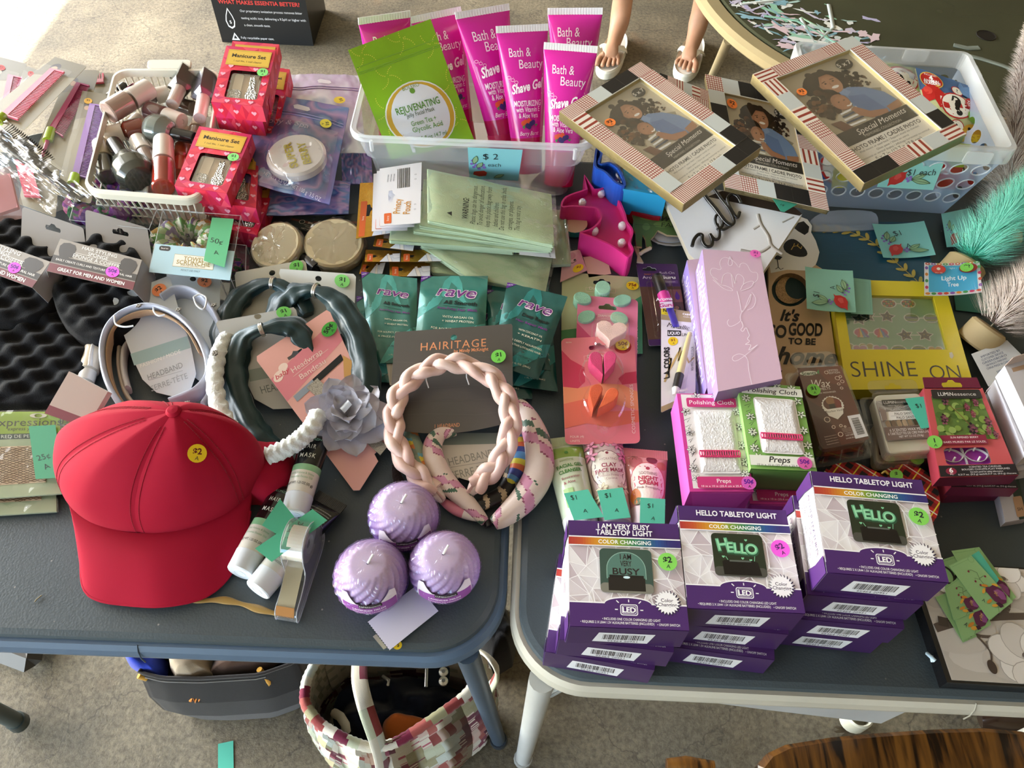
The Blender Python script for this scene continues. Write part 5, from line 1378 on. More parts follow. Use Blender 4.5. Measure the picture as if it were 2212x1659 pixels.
# photo frames
def family_photo(a):
 """the printed insert: woman hugging a child, caption bands"""
 a.rect(0,0,1,1,'#c9bda3');a.rect(.0,.0,1,.66,'#c2b79e')
 a.poly([(.62,.05),(1,.0),(1,.5),(.7,.3)],'#c2b8a2');a.poly([(.75,.36),(.95,.42),(.9,.47),(.74,.42)],'#8f8670')
 rg=random.Random(8)
 def curls(cu,cv,ru,rv,n,cols,s=.045):
  for i in range(n):
   t=rg.random()*6.28;r=math.sqrt(rg.random());sr=s*rg.uniform(.5,1.1);a.poly(o_ell(a.Q,cu+ru*r*math.cos(t),cv+rv*r*math.sin(t),sr*a.Q.w,n=9),rg.choice(cols),True)
  a.up()
 H=['#241813','#2f2019','#1d130f','#3a281e']
 a.ell(.46,.19,.25,'#241813',.2);curls(.46,.2,.25,.15,60,H);curls(.76,.24,.14,.1,50,H,.03);curls(.82,.3,.1,.06,20,['#5a3f2a','#3a281e'],.02)
 a.poly([(.5,.31),(.64,.3),(.8,.36),(.93,.47),(.98,.6),(.8,.66),(.6,.64),(.5,.5)],'#6f86a8');a.poly([(.55,.38),(.72,.42),(.78,.62),(.6,.66),(.5,.55)],'#5a7299')
 a.poly([(.5,.31),(.58,.29),(.62,.35),(.54,.38)],'#8197b6');a.poly([(.8,.6),(.98,.58),(.97,.64),(.8,.68)],'#9a6c50')
 a.ell(.5,.2,.125,'#a06f52',.165,rot=-.2);a.ell(.52,.22,.1,'#b07f60',.13);a.poly([(.36,.14),(.46,.07),(.62,.09),(.6,.11),(.46,.11),(.38,.2)],'#241813')
 for x in(.46,.56):a.ell(x,.195,.014,'#2a1a14',.01)
 a.ell(.525,.255,.045,'#f3ece4',.02);a.line([(.51,.2),(.5,.225),(.525,.23)],.008,'#8a5c42');a.line([(.43,.178),(.48,.172)],.01,'#2a1a14');a.line([(.54,.17),(.59,.175)],.01,'#2a1a14')
 curls(.3,.36,.2,.12,70,['#241813','#3a2619','#5e3d24','#1d130f']);curls(.16,.38,.09,.08,20,['#8a5a34','#6b4528'],.03)
 a.ell(.42,.405,.1,'#9a6a4e',.12,rot=.2);a.ell(.43,.42,.085,'#a87656',.1);a.line([(.44,.46),(.48,.465),(.51,.45)],.018,'#f1e8df')
 for x in(.4,.47):a.ell(x,.4,.012,'#23150f',.008)
 for i in range(6):a.poly([(.3-.01*i,.5+.03*i),(.52-.01*i,.49+.034*i),(.52-.01*i,.507+.034*i),(.3-.01*i,.517+.03*i)],'#e6e2dc' if i%2==0 else '#3a4257')
 a.poly([(.44,.5),(.5,.49),(.6,.58),(.78,.62),(.76,.66),(.56,.645),(.46,.58)],'#a06f52');a.poly([(.12,.55),(.24,.56),(.3,.66),(.18,.68)],'#6b4634')
 curls(.2,.47,.1,.05,20,['#3d2b20','#554033'],.03)
 a.rect(0,.655,1,.79,'#23211f');a.rect(0,.79,1,1,'#e6e0d3')
 a.text('Special Moments',.6,.7,.075,'#efe9dd',shear=.35,wid=.66,rot=2,bold=-.005);a.text('MEMORIES COLLECTION',.55,.76,.032,'#b9b2a4',wid=.48)
 a.text('PHOTO FRAME / CADRE PHOTO',.5,.83,.05,'#1d1b19',wid=.92,bold=.02);a.text('Wall mount or easel back / Support mural ou chevalet',.5,.868,.024,'#3a3733',wid=.78)
 a.text('Glass pane / Vitre en verre',.5,.9,.024,'#3a3733',wid=.42);a.text('Horizontal or vertical display / Affichage horizontal ou vertical',.5,.93,.024,'#3a3733',wid=.9);a.text('5 x 7 in (12.7 x 17.8 cm)',.5,.967,.042,'#1d1b19',wid=.6,bold=.01)
 a.ell(.84,.085,.1,'#191817',.085);a.text('5 x 7',.84,.082,.06,'#f3efe6',bold=.02)
def photo_frame(Q,label,seed,stick=True,sx=.13,sy=.2,photo=True,frame_c='#cfc5b4'):
 root=thing('photo_frame',label,'picture frame',mid(Q.p),'patchwork photo frames')
 bw,bh=2.45/Q.w,2.45/Q.h;mb=MB()
 slab(mb,Q,o_rect(),-1.5,0,'#d9d0c4',side='#c2ad7a',hole=o_rect(bw,bh,1-bw,1-bh));o=mb.build('frame',GOLD if False else CARD,root)
 mb=MB()
 for e0,e1 in(((0,0),(1,0)),((1,0),(1,1)),((1,1),(0,1)),((0,1),(0,0))):
  a_,b_=Q.at(*e0),Q.at(*e1);q=Quad([a_-Q.N*.04,b_-Q.N*.04,b_-Q.N*1.5,a_-Q.N*1.5])
  slab(mb,q,o_rect(),0,.08,'#cdbd90');
 mb.build('gilt_edge',GOLD,root)
 a=Art(Q,z0=.012,dz=.004);rg=random.Random(seed)
 R_,Bk,Gy,Cr='#8d3a2c','#1d1b1a','#b9bdba','#d9d0c4'
 def cell(u0,v0,u1,v1,kind):
  a.rect(u0,v0,u1,v1,{'blk':Bk,'gry':Gy}.get(kind,Cr));z=a.z
  def L(n,hor,w,cc):
   for i in range(n):
    t=(i+.5)/n;a.z=z
    if hor:a.rect(u0,v0+(v1-v0)*(t-w/2/n*1),u1,v0+(v1-v0)*(t+w/2/n),cc)
    else:a.rect(u0+(u1-u0)*(t-w/2/n),v0,u0+(u1-u0)*(t+w/2/n),v1,cc)
  if kind=='hs':L(9,True,.42,R_)
  if kind=='vs':L(9,False,.42,R_)
  if kind=='hb':L(3,True,.4,R_)
  if kind=='vb':L(3,False,.4,R_)
  if kind=='gr':L(7,True,.28,R_);z+=.004;L(7,False,.28,R_)
  a.z=z+.004
 top=['hs','vb','hs','gr','gry','hb'];kinds=['gry','hs','blk','gr','vs','hb','vb','blk','gry','hs','gr']
 def run(n,f):
  k=rg.randrange(11)
  for i in range(n):f(i/n,(i+1)/n,kinds[(k+i*5)%11])
 run(6,lambda s,e,k:cell(s,0,e,bh,k));run(6,lambda s,e,k:cell(s,1-bh,e,1,k))
 ih=1-2*bh
 run(6,lambda s,e,k:cell(0,bh+ih*s,bw,bh+ih*e,k));run(6,lambda s,e,k:cell(1-bw,bh+ih*s,1,bh+ih*e,k))
 mb2=a.build(root,INK,'patchwork_pattern')
 Qi=Quad([Q.at(bw,bh,-.75),Q.at(1-bw,bh,-.75),Q.at(1-bw,1-bh,-.75),Q.at(bw,1-bh,-.75)])
 mb=MB();slab(mb,Qi,o_rect(),-.2,0,'#b3a78f');pi=mb.build('photo_insert',PAPER,root)
 if photo:b=Art(Qi,z0=.01,dz=.006);family_photo(b);b.build(root,INK,'printed_picture')
 mb=MB();slab(mb,Qi,o_rect(),.42,.5,'#ffffff');mb.build('glass_pane',PANE,root)
 mb=MB()
 for e0,e1 in(((0,0),(1,0)),((1,0),(1,1)),((1,1),(0,1)),((0,1),(0,0))):tube(mb,[Qi.at(*e0,.74),Qi.at(*e1,.74)],.09,'#c9c6bd',6)
 mb.build('inner_lip',GLOSS,root)
 if stick:price(root,Qi,sx,sy,.78,'#f0853f','$2','A','#241a14',-12,z=.52,s=1.15)
 return root
def frame_quad(px4,hs):return quad(px4,hs)
photo_frame(frame_quad([(1425,157),(1530,197),(1535,350),(1425,330)],[17.5,17,15,15]),'photo frame almost hidden behind the two tilted frames, yellow sticker at its edge',9,False,photo=False)
photo_frame(frame_quad([(1523,160),(1738,206),(1791,455),(1567,404)],[16.5,16.5,8.5,8.5]),'patchwork photo frame lying beneath the two crossed frames',3,True,.1,.11)
photo_frame(frame_quad([(1208,240),(1384,134),(1644,318),(1477,441)],[18.5,19.5,19.0,17.5]),'patchwork photo frame tilted at the edge of the pink tube bin',5)
photo_frame(frame_quad([(1626,160),(1841,78),(2087,290),(1867,396)],[19.5,20,19.5,19]),'patchwork photo frame resting on the perforated bin',7)
# perforated bin with toy bags
def perforated_bin():
 h=15.0
 T4=[P(1790,92,h),P(2132,110,h),P(2196,322,h),P(1800,303,h)]
    # rectangular rim
 fr=T4[2];x=A_([1,0,0.0]);w,d=27.5,25.0;yaw=-.03;x=A_([math.cos(yaw),math.sin(yaw),0]);y=A_([-math.sin(yaw),math.cos(yaw),0])
 top=[fr-x*w+y*d,fr+y*d,fr,fr-x*w];ins=3.0
 bot=[top[0]+(x-y)*ins,top[1]+(-x-y)*ins,top[2]+(-x+y)*ins,top[3]+(x+y)*ins];bot=[p-A_([0,0,h-.2])for p in bot]
 root=thing('storage_bin','clear frosted bin with rows of round holes, holding toy bags','bin',mid(bot))
 mb=MB()
 def wall(a,b,c,d2,nc,nr,v0,v1,rr,holes=True):
  Q=Quad([a,b,c,d2])
  if not holes:mb.add(Q.S(o_rect()),[[3,2,1,0]],'#a9bbd4');return Q
  mb.add(Q.S(o_rect(0,0,1,v0)),[[3,2,1,0]],'#a9bbd4');mb.add(Q.S(o_rect(0,v1,1,1)),[[3,2,1,0]],'#a9bbd4')
  for i in range(nc):
   for j in range(nr):
    u0,u1=i/nc,(i+1)/nc;w0,w1=v0+(v1-v0)*j/nr,v0+(v1-v0)*(j+1)/nr
    k=keyhole(o_rect(u0,w0,u1,w1),o_ell(Q,(u0+u1)/2,(w0+w1)/2,rr,n=16));mb.add(Q.S(k),[list(range(len(k)))],'#a9bbd4')
  return Q
 sh=A_([0,0,-2.6]);a,b,c,d2=[p+sh for p in top];k=2.6/h
 a,b,c,d2=[t*(1-k)+o*k for t,o in zip(top,bot)]
 Qf=wall(d2,c,bot[2],bot[3],8,3,.04,.82,1.05);wall(b,a,bot[0],bot[1],8,3,.04,.82,1.05);wall(a,d2,bot[3],bot[0],7,3,.04,.82,1.05);wall(c,b,bot[1],bot[2],7,3,.04,.82,1.05)
 mb.add(bot,[[0,1,2,3]],'#9fb0c8');mb.build('bin_walls',BINW,root)
 mb=MB()
 for i in range(8):
  for j in range(3):
   u,v=(i+.5)/8,.04+.78*(j+.5)/3;pts=[Qf.at(*q)for q in o_ell(Qf,u,v,1.12,n=16)];tube(mb,pts,.12,'#e4eaf2',5,closed=True)
 mb.build('hole_rims',FROST,root,kind='stuff')
 mb=MB();o_,i_=[],[]
 def rl(k,z,r):
  c_=np.mean(top,0);out=[]
  for u,v in o_round(Quad(top),r,n=4):
   p=Quad(top).at(u,v);out.append(c_+(p-c_)*k+A_([0,0,z]))
  return out
 loft(mb,[rl(1.0,-2.6,1.2),rl(1.03,-2.5,1.4),rl(1.03,-.1,1.4),rl(1.02,0,1.4),rl(.975,0,1.1),rl(.965,-2.6,1)],'#e2e7ec',False,False,False);mb.build('bin_rim',FROST,root)
 Qr=Quad([top[2],top[1],top[1]+sh,top[2]+sh])
 for Qq in(Quad([top[3],top[2],top[2]+sh,top[3]+sh]),Quad([top[2],top[1],top[1]+sh,top[2]+sh]),Quad([top[1],top[0],top[0]+sh,top[1]+sh])):
  for u in(.28,.82):mb=MB();slab(mb,Qq,o_round(Qq,.4,u-.07,.15,u+.07,.95),.5,.75,'#eef2f6');mb.build('rim_clip',FROST,root)
 Qb=Quad([top[1]-A_([0,0,3.2]),top[0]-A_([0,0,3.2]),bot[0],bot[1]]);Qb=Quad([Qb.p[1],Qb.p[0],Qb.p[3],Qb.p[2]]);ab=Art(Qb,z0=.1);
 Qback=Quad([top[0],top[1],top[1]+sh,top[0]+sh]);ab=Art(Qback,z0=.1);ab.ring(o_round(Qback,.5,.42,.3,.56,.8),.004,'#aeb6bd');ab.text('Sterilite',.49,.55,.028,'#aeb6bd',shear=.2);ab.build(root,INK)
    # loose clear bin lid lying under the bin front
 mb=MB();lid=[P(1745,487,.6),P(1785,462,.6),P(1880,462,.6),P(1895,490,.6),P(1890,500,.6),P(1760,505,.6)];c_=catmull(lid,4);
 loft(mb,[[p-A_([0,0,.5])for p in c_],[p+A_([0,0,.5])for p in c_]],'#b9c2d4',False);mb.build('clear_lid',FROST,label='corner of a clear plastic lid slid under the perforated bin',cat='tray')
    # toy bags
 def bag(px4,hs,label,base,art,seed):
  Q=quad(px4,hs);r=thing('toy_bag',label,'bag',mid(Q.p),'toy bags in the perforated bin');mb=MB()
  Q.bend=lambda u,v:.9*np.sin(math.pi*np.clip(u,0,1))*np.sin(math.pi*np.clip(v,0,1))+.16*vnoise(u*6+seed,v*6,seed)
  grid(mb,lambda u,v:Q.S(np.stack([u,v],1)),20,24,base);grid(mb,lambda u,v:Q.S(np.stack([u,v],1),-.3-1.0*np.sin(math.pi*u)*np.sin(math.pi*v)),14,14,base if isinstance(base,str)else '#c9c4b4',flip=True);mb.build('foil_bag',FOIL,r)
  a=Art(Q,z0=.03,dz=.012,sub=1.2);art(a);a.build(r,INK)
 def art1(a):
  a.rect(0,0,1,.3,'#46648f');a.rect(0,.3,1,.8,'#c9cf9a');a.rect(0,.8,1,1,'#b9a44a')
  a.ell(.22,.14,.19,'#e2c15a',.15);a.ell(.22,.14,.175,'#b8241f',.135);a.text('INCLUDES',.22,.06,.03,'#fff');a.text('4',.22,.1,.08,'#ffffff',bold=.04);a.text('ANIMAL',.22,.15,.05,'#ffffff',bold=.02);a.text('ERASERS!',.22,.185,.045,'#ffffff',bold=.02)
  a.poly([(.02,.3),(.14,.22),(.3,.24),(.4,.34),(.36,.5),(.26,.54),(.2,.42),(.1,.46),(.03,.42)],'#c3231f');a.ell(.12,.3,.07,'#d8453a');a.poly([(.3,.36),(.4,.38),(.36,.52),(.28,.5)],'#efe9dc')
  a.ell(.55,.48,.27,'#b8241f',.25);a.ell(.55,.48,.245,'#efeadd',.225);a.text('?',.56,.48,.33,'#17130f',bold=.05,rot=8)
  a.ell(.62,.22,.1,'#b8241f',.1);a.ell(.62,.22,.085,'#efeadd',.085);a.text('?',.62,.22,.09,'#17130f');a.ell(.5,.8,.13,'#b8241f');a.ell(.5,.8,.115,'#efeadd');a.text('?',.5,.8,.12,'#17130f')
  a.poly([(.66,.12),(.72,.02),(.76,.1),(.88,.04),(.9,.18),(.82,.3),(.7,.26)],'#5d84b4');a.ell(.82,.62,.1,'#7fb43f',.13);a.ell(.86,.6,.03,'#f4f2e4');a.ell(.78,.86,.19,'#c9982a',.14);a.ell(.72,.82,.03,'#1d1810')
  a.ell(.86,.4,.15,'#b8241f',.14);a.text('WHICH',.86,.36,.04,'#ffffff',bold=.02);a.text('ONE WILL',.86,.4,.035,'#ffffff',bold=.02);a.text('YOU GET?',.86,.44,.035,'#ffffff',bold=.02);a.text('SE',.8,.965,.14,'#e2c12a',bold=.06)
 def art2(a):
  a.ell(.5,.45,.46,'#b8241f',.4);a.ell(.5,.45,.42,'#efeadd',.36);a.text('?',.5,.45,.42,'#17130f',rot=60,bold=.04);a.ell(.8,.9,.2,'#b8241f');a.text('YOU GET?',.8,.9,.07,'#ffffff',rot=80)
 def art3(a):a.rect(0,0,1,.5,'#a9b83a');a.ell(.5,.6,.3,'#b8241f',.2);a.text('ERASERS',.5,.6,.1,'#ffffff',bold=.02)
 bag([(1900,128),(1985,150),(1990,215),(1900,240)],[11,11,8,8],'toy bag with a big question mark beside the frame in the perforated bin','#a8b45a',art2,2)
 bag([(1978,145),(2108,190),(2128,305),(2008,310)],[13,13,8,8],'blue toy bag lettered 4 animal erasers, topmost in the perforated bin','#c2c6a6',art1,3)
 rg=random.Random(3)
 for i in range(7):
  cx,cy=1835+40*i,290+rg.randint(-6,8)
  q=rect_at(P(cx+10,420-3*i*0,3.0+2*(i%3))+A_([0,7.0,0]),9,7,rg.uniform(-.4,.4),1.0+rg.uniform(-.2,.2));
  r=thing('toy_bag','toy bag seen through the bin holes, %s of seven along the front'%('first','second','third','fourth','fifth','sixth','last')[i],'bag',mid(q.p),'toy bags in the perforated bin');mb=MB()
  q.bend=lambda u,v:.7*np.sin(math.pi*np.clip(u,0,1))*np.sin(math.pi*np.clip(v,0,1));grid(mb,lambda u,v:q.S(np.stack([u,v],1)),8,8,['#2f5aa0','#c9c23a','#3f7fb4','#7fa43f','#4a3a30','#b03a2a','#3a6fb0'][i]);grid(mb,lambda u,v:q.S(np.stack([u,v],1),-1.2*np.sin(math.pi*u)*np.sin(math.pi*v)),8,8,'#a8a89a',flip=True)
  mb.build('foil_bag',FOIL,r);a=Art(q,z0=.03,sub=1.5);(art3 if i%2 else art2)(a);a.build(r,INK)
 Qn=quad([(1925,305),(2051,309),(2013,405),(1892,398)],[12.6,12.6,8.2,8.2]);fy=Qf
 note('price_note','blue note reading blind bags $1 each, taped to the perforated bin',None,0,'#8fd0cb',[('Blind Bags',.6,.3,.1,3),('$1 each',.68,.62,.11,3)],art=lambda a:pomegranate(a),quadobj=Quad([p+A_([0,-.6,0])for p in Qn.p]))
perforated_bin()
# blue garland sign and the loose notes on it
Q=quad([(1755,478),(1992,480),(2015,618),(1765,606)],.9)
root=thing('garland_sign','dark teal painted board with gold leaf garland, under the price notes','sign',mid(Q.p))
mb=MB();slab(mb,Quad([Q.at(-.04,0),Q.at(1.02,0),Q.at(1.02,1.5),Q.at(-.04,1.5)]),o_rect(),-.8,0,'#1d4a62',side='#17384a');mb.build('board',CARD,root)
a=Art(Q,z0=.015)
gl=[(.0,.12),(.12,.13),(.25,.15),(.36,.2),(.46,.28),(.56,.4),(.66,.58),(.76,.75),(.84,.88),(.9,1.0)];gl=[tuple(p)for p in catmull(gl,4,False)];a.line(gl,.008,'#b09a45')
for i in range(2,len(gl)-1,3):
 (u,v),(u2,v2)=gl[i],gl[i+1];t=math.atan2((v2-v)*Q.h,(u2-u)*Q.w)
 for s in(1,-1):
  k=t+math.pi+s*.75;a.poly(o_ell(Q,u+math.cos(k)*.72/Q.w*-1*-1,v+math.sin(k)*.72/Q.h,.8,.3,10,k),'#b5a04c')
for i in range(26):a.line([(random.Random(i).random()*.8,(i+.5)/26),(random.Random(i).random()*.8+.2,(i+.6)/26)],.002,'#2d5f78')
a.build(root,INK)
note('price_note','blue $1 note with red pomegranate lying on the teal garland board',[(1882,487),(1994,481),(2019,554),(1906,560)],1.2,'#86c6c3',[('$1',.42,.3,.13,8),('A',.56,.68,.11,5)],art=lambda a:pomegranate(a),zig='r',curl=.35)
note('price_note','sage note lying partly under the rotated $1 note',[(1838,600),(1881,605),(1886,680),(1838,678)],2.8,'#86b6a4',[],art=lambda a:(a.ring(o_round(a.Q,.3,.1,.1,.9,.9),.01,'#6a9a8a')),zig='r')
note('price_note','sage $1 note turned sideways, between panda sign and yellow frame',[(1738,578),(1841,587),(1848,677),(1742,669)],3.2,'#86b8a4',[('$1',.2,.66,.13,80),('A',.55,.46,.11,95)],art=lambda a:pomegranate(a,flip=True),curl=.2)
note('price_note','blue note with pomegranate poking out from behind the teal tree',[(2033,462),(2092,450),(2110,530),(2045,534)],1.0,'#86c6c3',[],art=lambda a:pomegranate(a,flip=False))
note('price_note','dark green note flat on the table beneath the light up tree tag',[(2060,632),(2140,604),(2150,680),(2065,670)],.3,'#3f7d70',[])
# yellow shine-on frame
def shine():
 Q=quad([(1793,603),(2040,610),(2105,838),(1828,842)],2.4);root=thing('yellow_frame','bright yellow picture frame lettered shine on, sunglasses print inside','picture frame',mid(Q.p))
 k=(.085,.15,.87,.66);mb=MB();slab(mb,Q,o_rect(),-2.2,0,'#dccb35',side='#cdbb2a',hole=o_rect(*k));mb.build('frame',GLOSS,root)
 Qi=Quad([Q.at(k[0],k[1],-.6),Q.at(k[2],k[1],-.6),Q.at(k[2],k[3],-.6),Q.at(k[0],k[3],-.6)]);mb=MB();slab(mb,Qi,o_rect(),-.2,0,'#8cbf9c');mb.build('print_backing',PAPER,root)
 a=Art(Qi,z0=.01,dz=.004);W='#eef0ea'
 def pair(x,y,kind,s=.085,gap=.21,c='#22262c',c2='#e2c84a'):
  a.line([(x-gap*.55,y),(x+gap*.55,y)],.012,W)
  for d in(-1,1):
   u=x+d*gap/2
   if kind=='star':a.star(u,y,s*1.15,s*.62,5,W,.15*d);a.star(u,y,s*.95,s*.5,5,c,.15*d);[a.ell(u+.03*math.cos(i*2.2),y+.05*math.sin(i*1.7),.006,c2,n=6)for i in range(4)]
   elif kind=='heart':a.heart(u,y,s*1.05,W);a.heart(u,y,s*.88,c)
   else:
    a.ell(u,y,s,W,s*.8);a.ell(u,y,s*.84,c,s*.66)
    if kind=='rain':
     for i,cc in enumerate(('#d94a3a','#e8c83a','#4a9ad0','#7a5ab0')):a.poly([(u-.01,y-s),(u+.0,y-s),(u-s*.6+i*s*.42+s*.3,y+s),(u-s*.6+i*s*.42,y+s)],cc)
    if kind=='stripe':
     for i in range(7):a.line([(u-s*.7,y-s*.7+i*s*.24),(u+s*.7,y-s*.7+i*s*.24)],.006,['#7fbf6a','#c9c23a','#6aa0c0','#b07ac0'][i%4])
    if kind=='fruit':
     for i in range(14):a.ell(u-s*.6+(i%5)*s*.3,y-s*.4+(i//5)*s*.5,.013,['#d9503a','#e0b23a','#5aa05a'][i%3],n=6)
    if kind=='bolt':a.poly([(u,y-s*.6),(u+s*.25,y-s*.6),(u+s*.1,y-s*.1),(u+s*.3,y-s*.1),(u-s*.1,y+s*.6),(u,y),(u-s*.2,y)],'#e8d23a')
 pair(.13,.08,'bolt');pair(.62,.1,'fruit');pair(.36,.36,'star');pair(.83,.38,'stripe',c='#4a5a48');pair(.26,.66,'rain',c='#c93a7a');pair(.72,.7,'star');pair(.08,.93,'heart',c='#b0a04a');pair(.22,.96,'heart',c='#c98ab0');pair(.62,.97,'stripe',c='#3a3f3a');pair(1.0,.98,'heart',c='#c9a04a');pair(.05,.42,'star');
 a.build(root,INK,'printed_picture')
 mb=MB();slab(mb,Qi,o_rect(),.35,.4,'#ffffff');mb.build('clear_pane',PANE2,root)
 b=Art(Q,z0=.02);b.text('SHINE',.32,.83,.155,'#5b5750',wid=.52,bold=-.01);b.text('ON',.8,.86,.14,'#5b5750',wid=.24,bold=-.01)
 b.poly([(.875,.69),(.9,.685),(.905,.72),(.885,.745),(.87,.73)],'#d9d4c2');b.build(root,INK)
shine()
# bottle-brush trees, their tags and cartons
def brush_tree(base,tip,r0,col,col2,label,bw,bcol,seed,n=5200,wood_h=2.6,frost=0):
 """bristles set round a twisted wire; base and tip are 3-D points"""
 ax=tip-base;L=np.linalg.norm(ax);z=ax/L;x=unit(np.cross(z,[0,1,.2]));y=np.cross(z,x)
 root=thing('bottle_brush_tree',label,'ornament',A_([base[0],base[1],max(base[2]-wood_h,TH)]),'bottle brush trees')
 mb=MB();lathe(mb,[(bw*.92,-wood_h),(bw,-wood_h+.3),(bw*.97,-.3),(bw*.85,0),(.001,.05)],base,z,26,bcol);mb.build('wooden_base',OAKL,root)
 rg=np.random.default_rng(seed);t=rg.random(n)**.9;ph=rg.random(n)*2*math.pi
 R=r0*(1-t)**.75*(.85+.25*rg.random(n))+.35
 c=base+z*(t*L*.97)[:,None]+z*.5
 d=np.cos(ph)[:,None]*x+np.sin(ph)[:,None]*y
 tipp=c+d*R[:,None]+z*(R*(.25+.25*rg.random(n)))[:,None]+rg.standard_normal((n,3))*.16
 s=np.cross(d,z);wd=.032
 midp=(c+tipp)/2-z*(.12*R)[:,None]
 v=np.stack([c-s*wd,c+s*wd,midp+s*wd,midp-s*wd,tipp],1).reshape(-1,3)
 i=np.arange(n)*5
 f=[[k,k+1,k+2,k+3]for k in i]+[[k+3,k+2,k+4]for k in i]
 ca=[mixc(col,col2,q)for q in rg.random(n)];cb=[mixc(c_,'#f4f2ee',.4 if frost else .2)for c_ in ca]
 mb=MB();mb.add(v,f,ca+cb);mb.build('bristles',BRISTLE,root,kind='stuff')
 mb=MB();tube(mb,[base,tip],.12,'#8f8f88',6);mb.build('wire_stem',METAL,root)
OAKL=vmat('pale_wood',.6,.3,var=.2,vscale=6,bump=.2,bscale=40)
b_=P(2092,565,2.6);brush_tree(b_,P(2310,300,16),5.6,'#5fe6cc','#86f2de','teal bottle brush tree leaning over the light up tree tag',3.0,'#a8946c',1,6500)
b_=P(2140,706,3.0);brush_tree(b_,P(2330,510,15),5.6,'#f0ddd4','#dcc4ba','pale pink bottle brush tree standing at the front of three',2.7,'#b09c74',2,6500,3.2,1)
b_=P(2168,500,1.8);brush_tree(b_,P(2222,40,21),5.0,'#cdb8b0','#a8938a','frosted pink-grey bottle brush tree behind the teal one',2.6,'#c2a272',3,6500,1.8,1)
def tag_card():
 Q=quad([(1995,570),(2114,568),(2119,634),(1995,641)],[4.2,4.4,4.4,4.2]);root=thing('hang_tag','light up tree hang tag with candy border and green $2 sticker','tag',mid(Q.p))
 Q.bend=lambda u,v:.3*(2*u-1)**2
 mb=MB();grid(mb,lambda u,v:Q.S(np.stack([u,v],1)),10,3,'#eceef2');grid(mb,lambda u,v:Q.S(np.stack([u,v],1),-.06),10,3,'#eceef2',flip=True);mb.build('tag_card',CARD,root)
 a=Art(Q,z0=.02,sub=1.4);a.rect(.08,.08,.94,.9,'#4fb0dc');cs=['#c9503a','#8a5ab0','#d98a3a','#4f9a5a','#c93a6a']
 for i in range(9):a.ell(.06+.11*i,.04,.045,cs[i%5],.03);a.ell(.06+.11*i,.95,.045,cs[(i+2)%5],.03);a.ell(.06+.11*i,.04,.02,'#f2eee8',.012)
 for i in range(4):a.ell(.03,.2+.2*i,.03,cs[(i+1)%5],.04);a.ell(.97,.2+.2*i,.03,cs[(i+3)%5],.04)
 a.ell(.25,.24,.135,'#c62f25',.115);a.ell(.25,.24,.12,'#d9483c',.1);a.ell(.25,.22,.035,'#f4e9e0');a.text('TRY ME',.25,.35,.03,'#f4e9e0');a.text('- light -',.5,.2,.04,'#dfeaf2')
 a.ell(.78,.22,.16,'#a8281f',.125);a.text('Light Up',.52,.52,.1,'#f2f6fa',bold=.015,wid=.44);a.text('Tree',.5,.72,.1,'#f2f6fa',bold=.015,wid=.2);a.build(root,INK)
 price(root,Q,.745,.22,.95,GRN,'$2','A','#23262a',-15,z=.45)
tag_card()
def cartons_right():
 Q=quad([(2096,765),(2150,738),(2215,770),(2215,842),(2130,830)][:4],2.0);
 Q=quad([(2098,765),(2175,735),(2240,800),(2135,835)],2.2);root=thing('care_label','white printed care leaflet by the base of the pale pink tree','label',mid(Q.p));mb=MB();slab(mb,Q,o_rect(),0,.03,'#d9dfe6');mb.build('leaflet',PAPER,root)
 a=Art(Q,z0=.045)
 for i,s in enumerate(('IMPORTED BY','CUSTOMER SERVICE','GREENSBORO','168 WALDO PARKWAY','CHINA MADE IN CHINA')):a.text(s,.42,.18+.09*i,.045,'#4a5f8a',wid=.5+.05*(i%3))
 a.bars(.3,.68,.85,.9,22,'#3f6a9a');a.build(root,INK)
    # stack of flat white cartons leaning at the frame edge
 for i,(px,hb,lab)in enumerate((([(2111,872),(2160,868),(2220,1120),(2172,1128)],1.2,'white carton lying lowest beside the tea candles'),([(2126,850),(2180,840),(2240,1010),(2185,1020)],3.6,'white carton second from the bottom of the edge stack'),([(2150,820),(2212,800),(2300,960),(2215,985)],6.2,'white carton third up in the edge stack'),([(2170,790),(2240,770),(2330,920),(2240,940)],8.6,'white carton with flap, topmost of the edge stack'))):
  tp=[P(x,y,hb)for x,y in px];bt=[p-A_([0,0,min(hb,2.3)])for p in tp];root=thing('small_carton',lab,'box',mid(bt),'white cartons at the table edge')
  mb=MB();hexa(mb,tp,bt,['#bdb9be','#a89890','#c9c3c4','#b5a79f','#d6d6de','#c9c3c4']);mb.build('carton',CARD,root)
  Q=Quad(tp);a=Art(Q);a.rect(.15,.06,.9,.12,'#a8896f');a.rect(.2,.5,.55,.62,'#a8896f')if i==0 else None;a.ell(.6,.25,.12,'#4f8a5a');a.ell(.6,.25,.08,'#d3cfd4');a.poly([(.7,.4),(1,.38),(1,1),(.62,1),(.6,.7)],'#24352c');a.rrect(.55,.82,.95,.98,.08,'#b08a6a');a.text('SH',.75,.92,.14,'#2a2220');a.build(root,INK)
  mb=MB();q=Quad([tp[0]+A_([0,0,1.9]),tp[1]+A_([0,.3,1.9]),tp[1],tp[0]]);slab(mb,q,[(.06,.2),(.94,.2),(1,1),(0,1)],0,.06,'#b7a49b');mb.build('tuck_flap',CARD,root)
cartons_right()
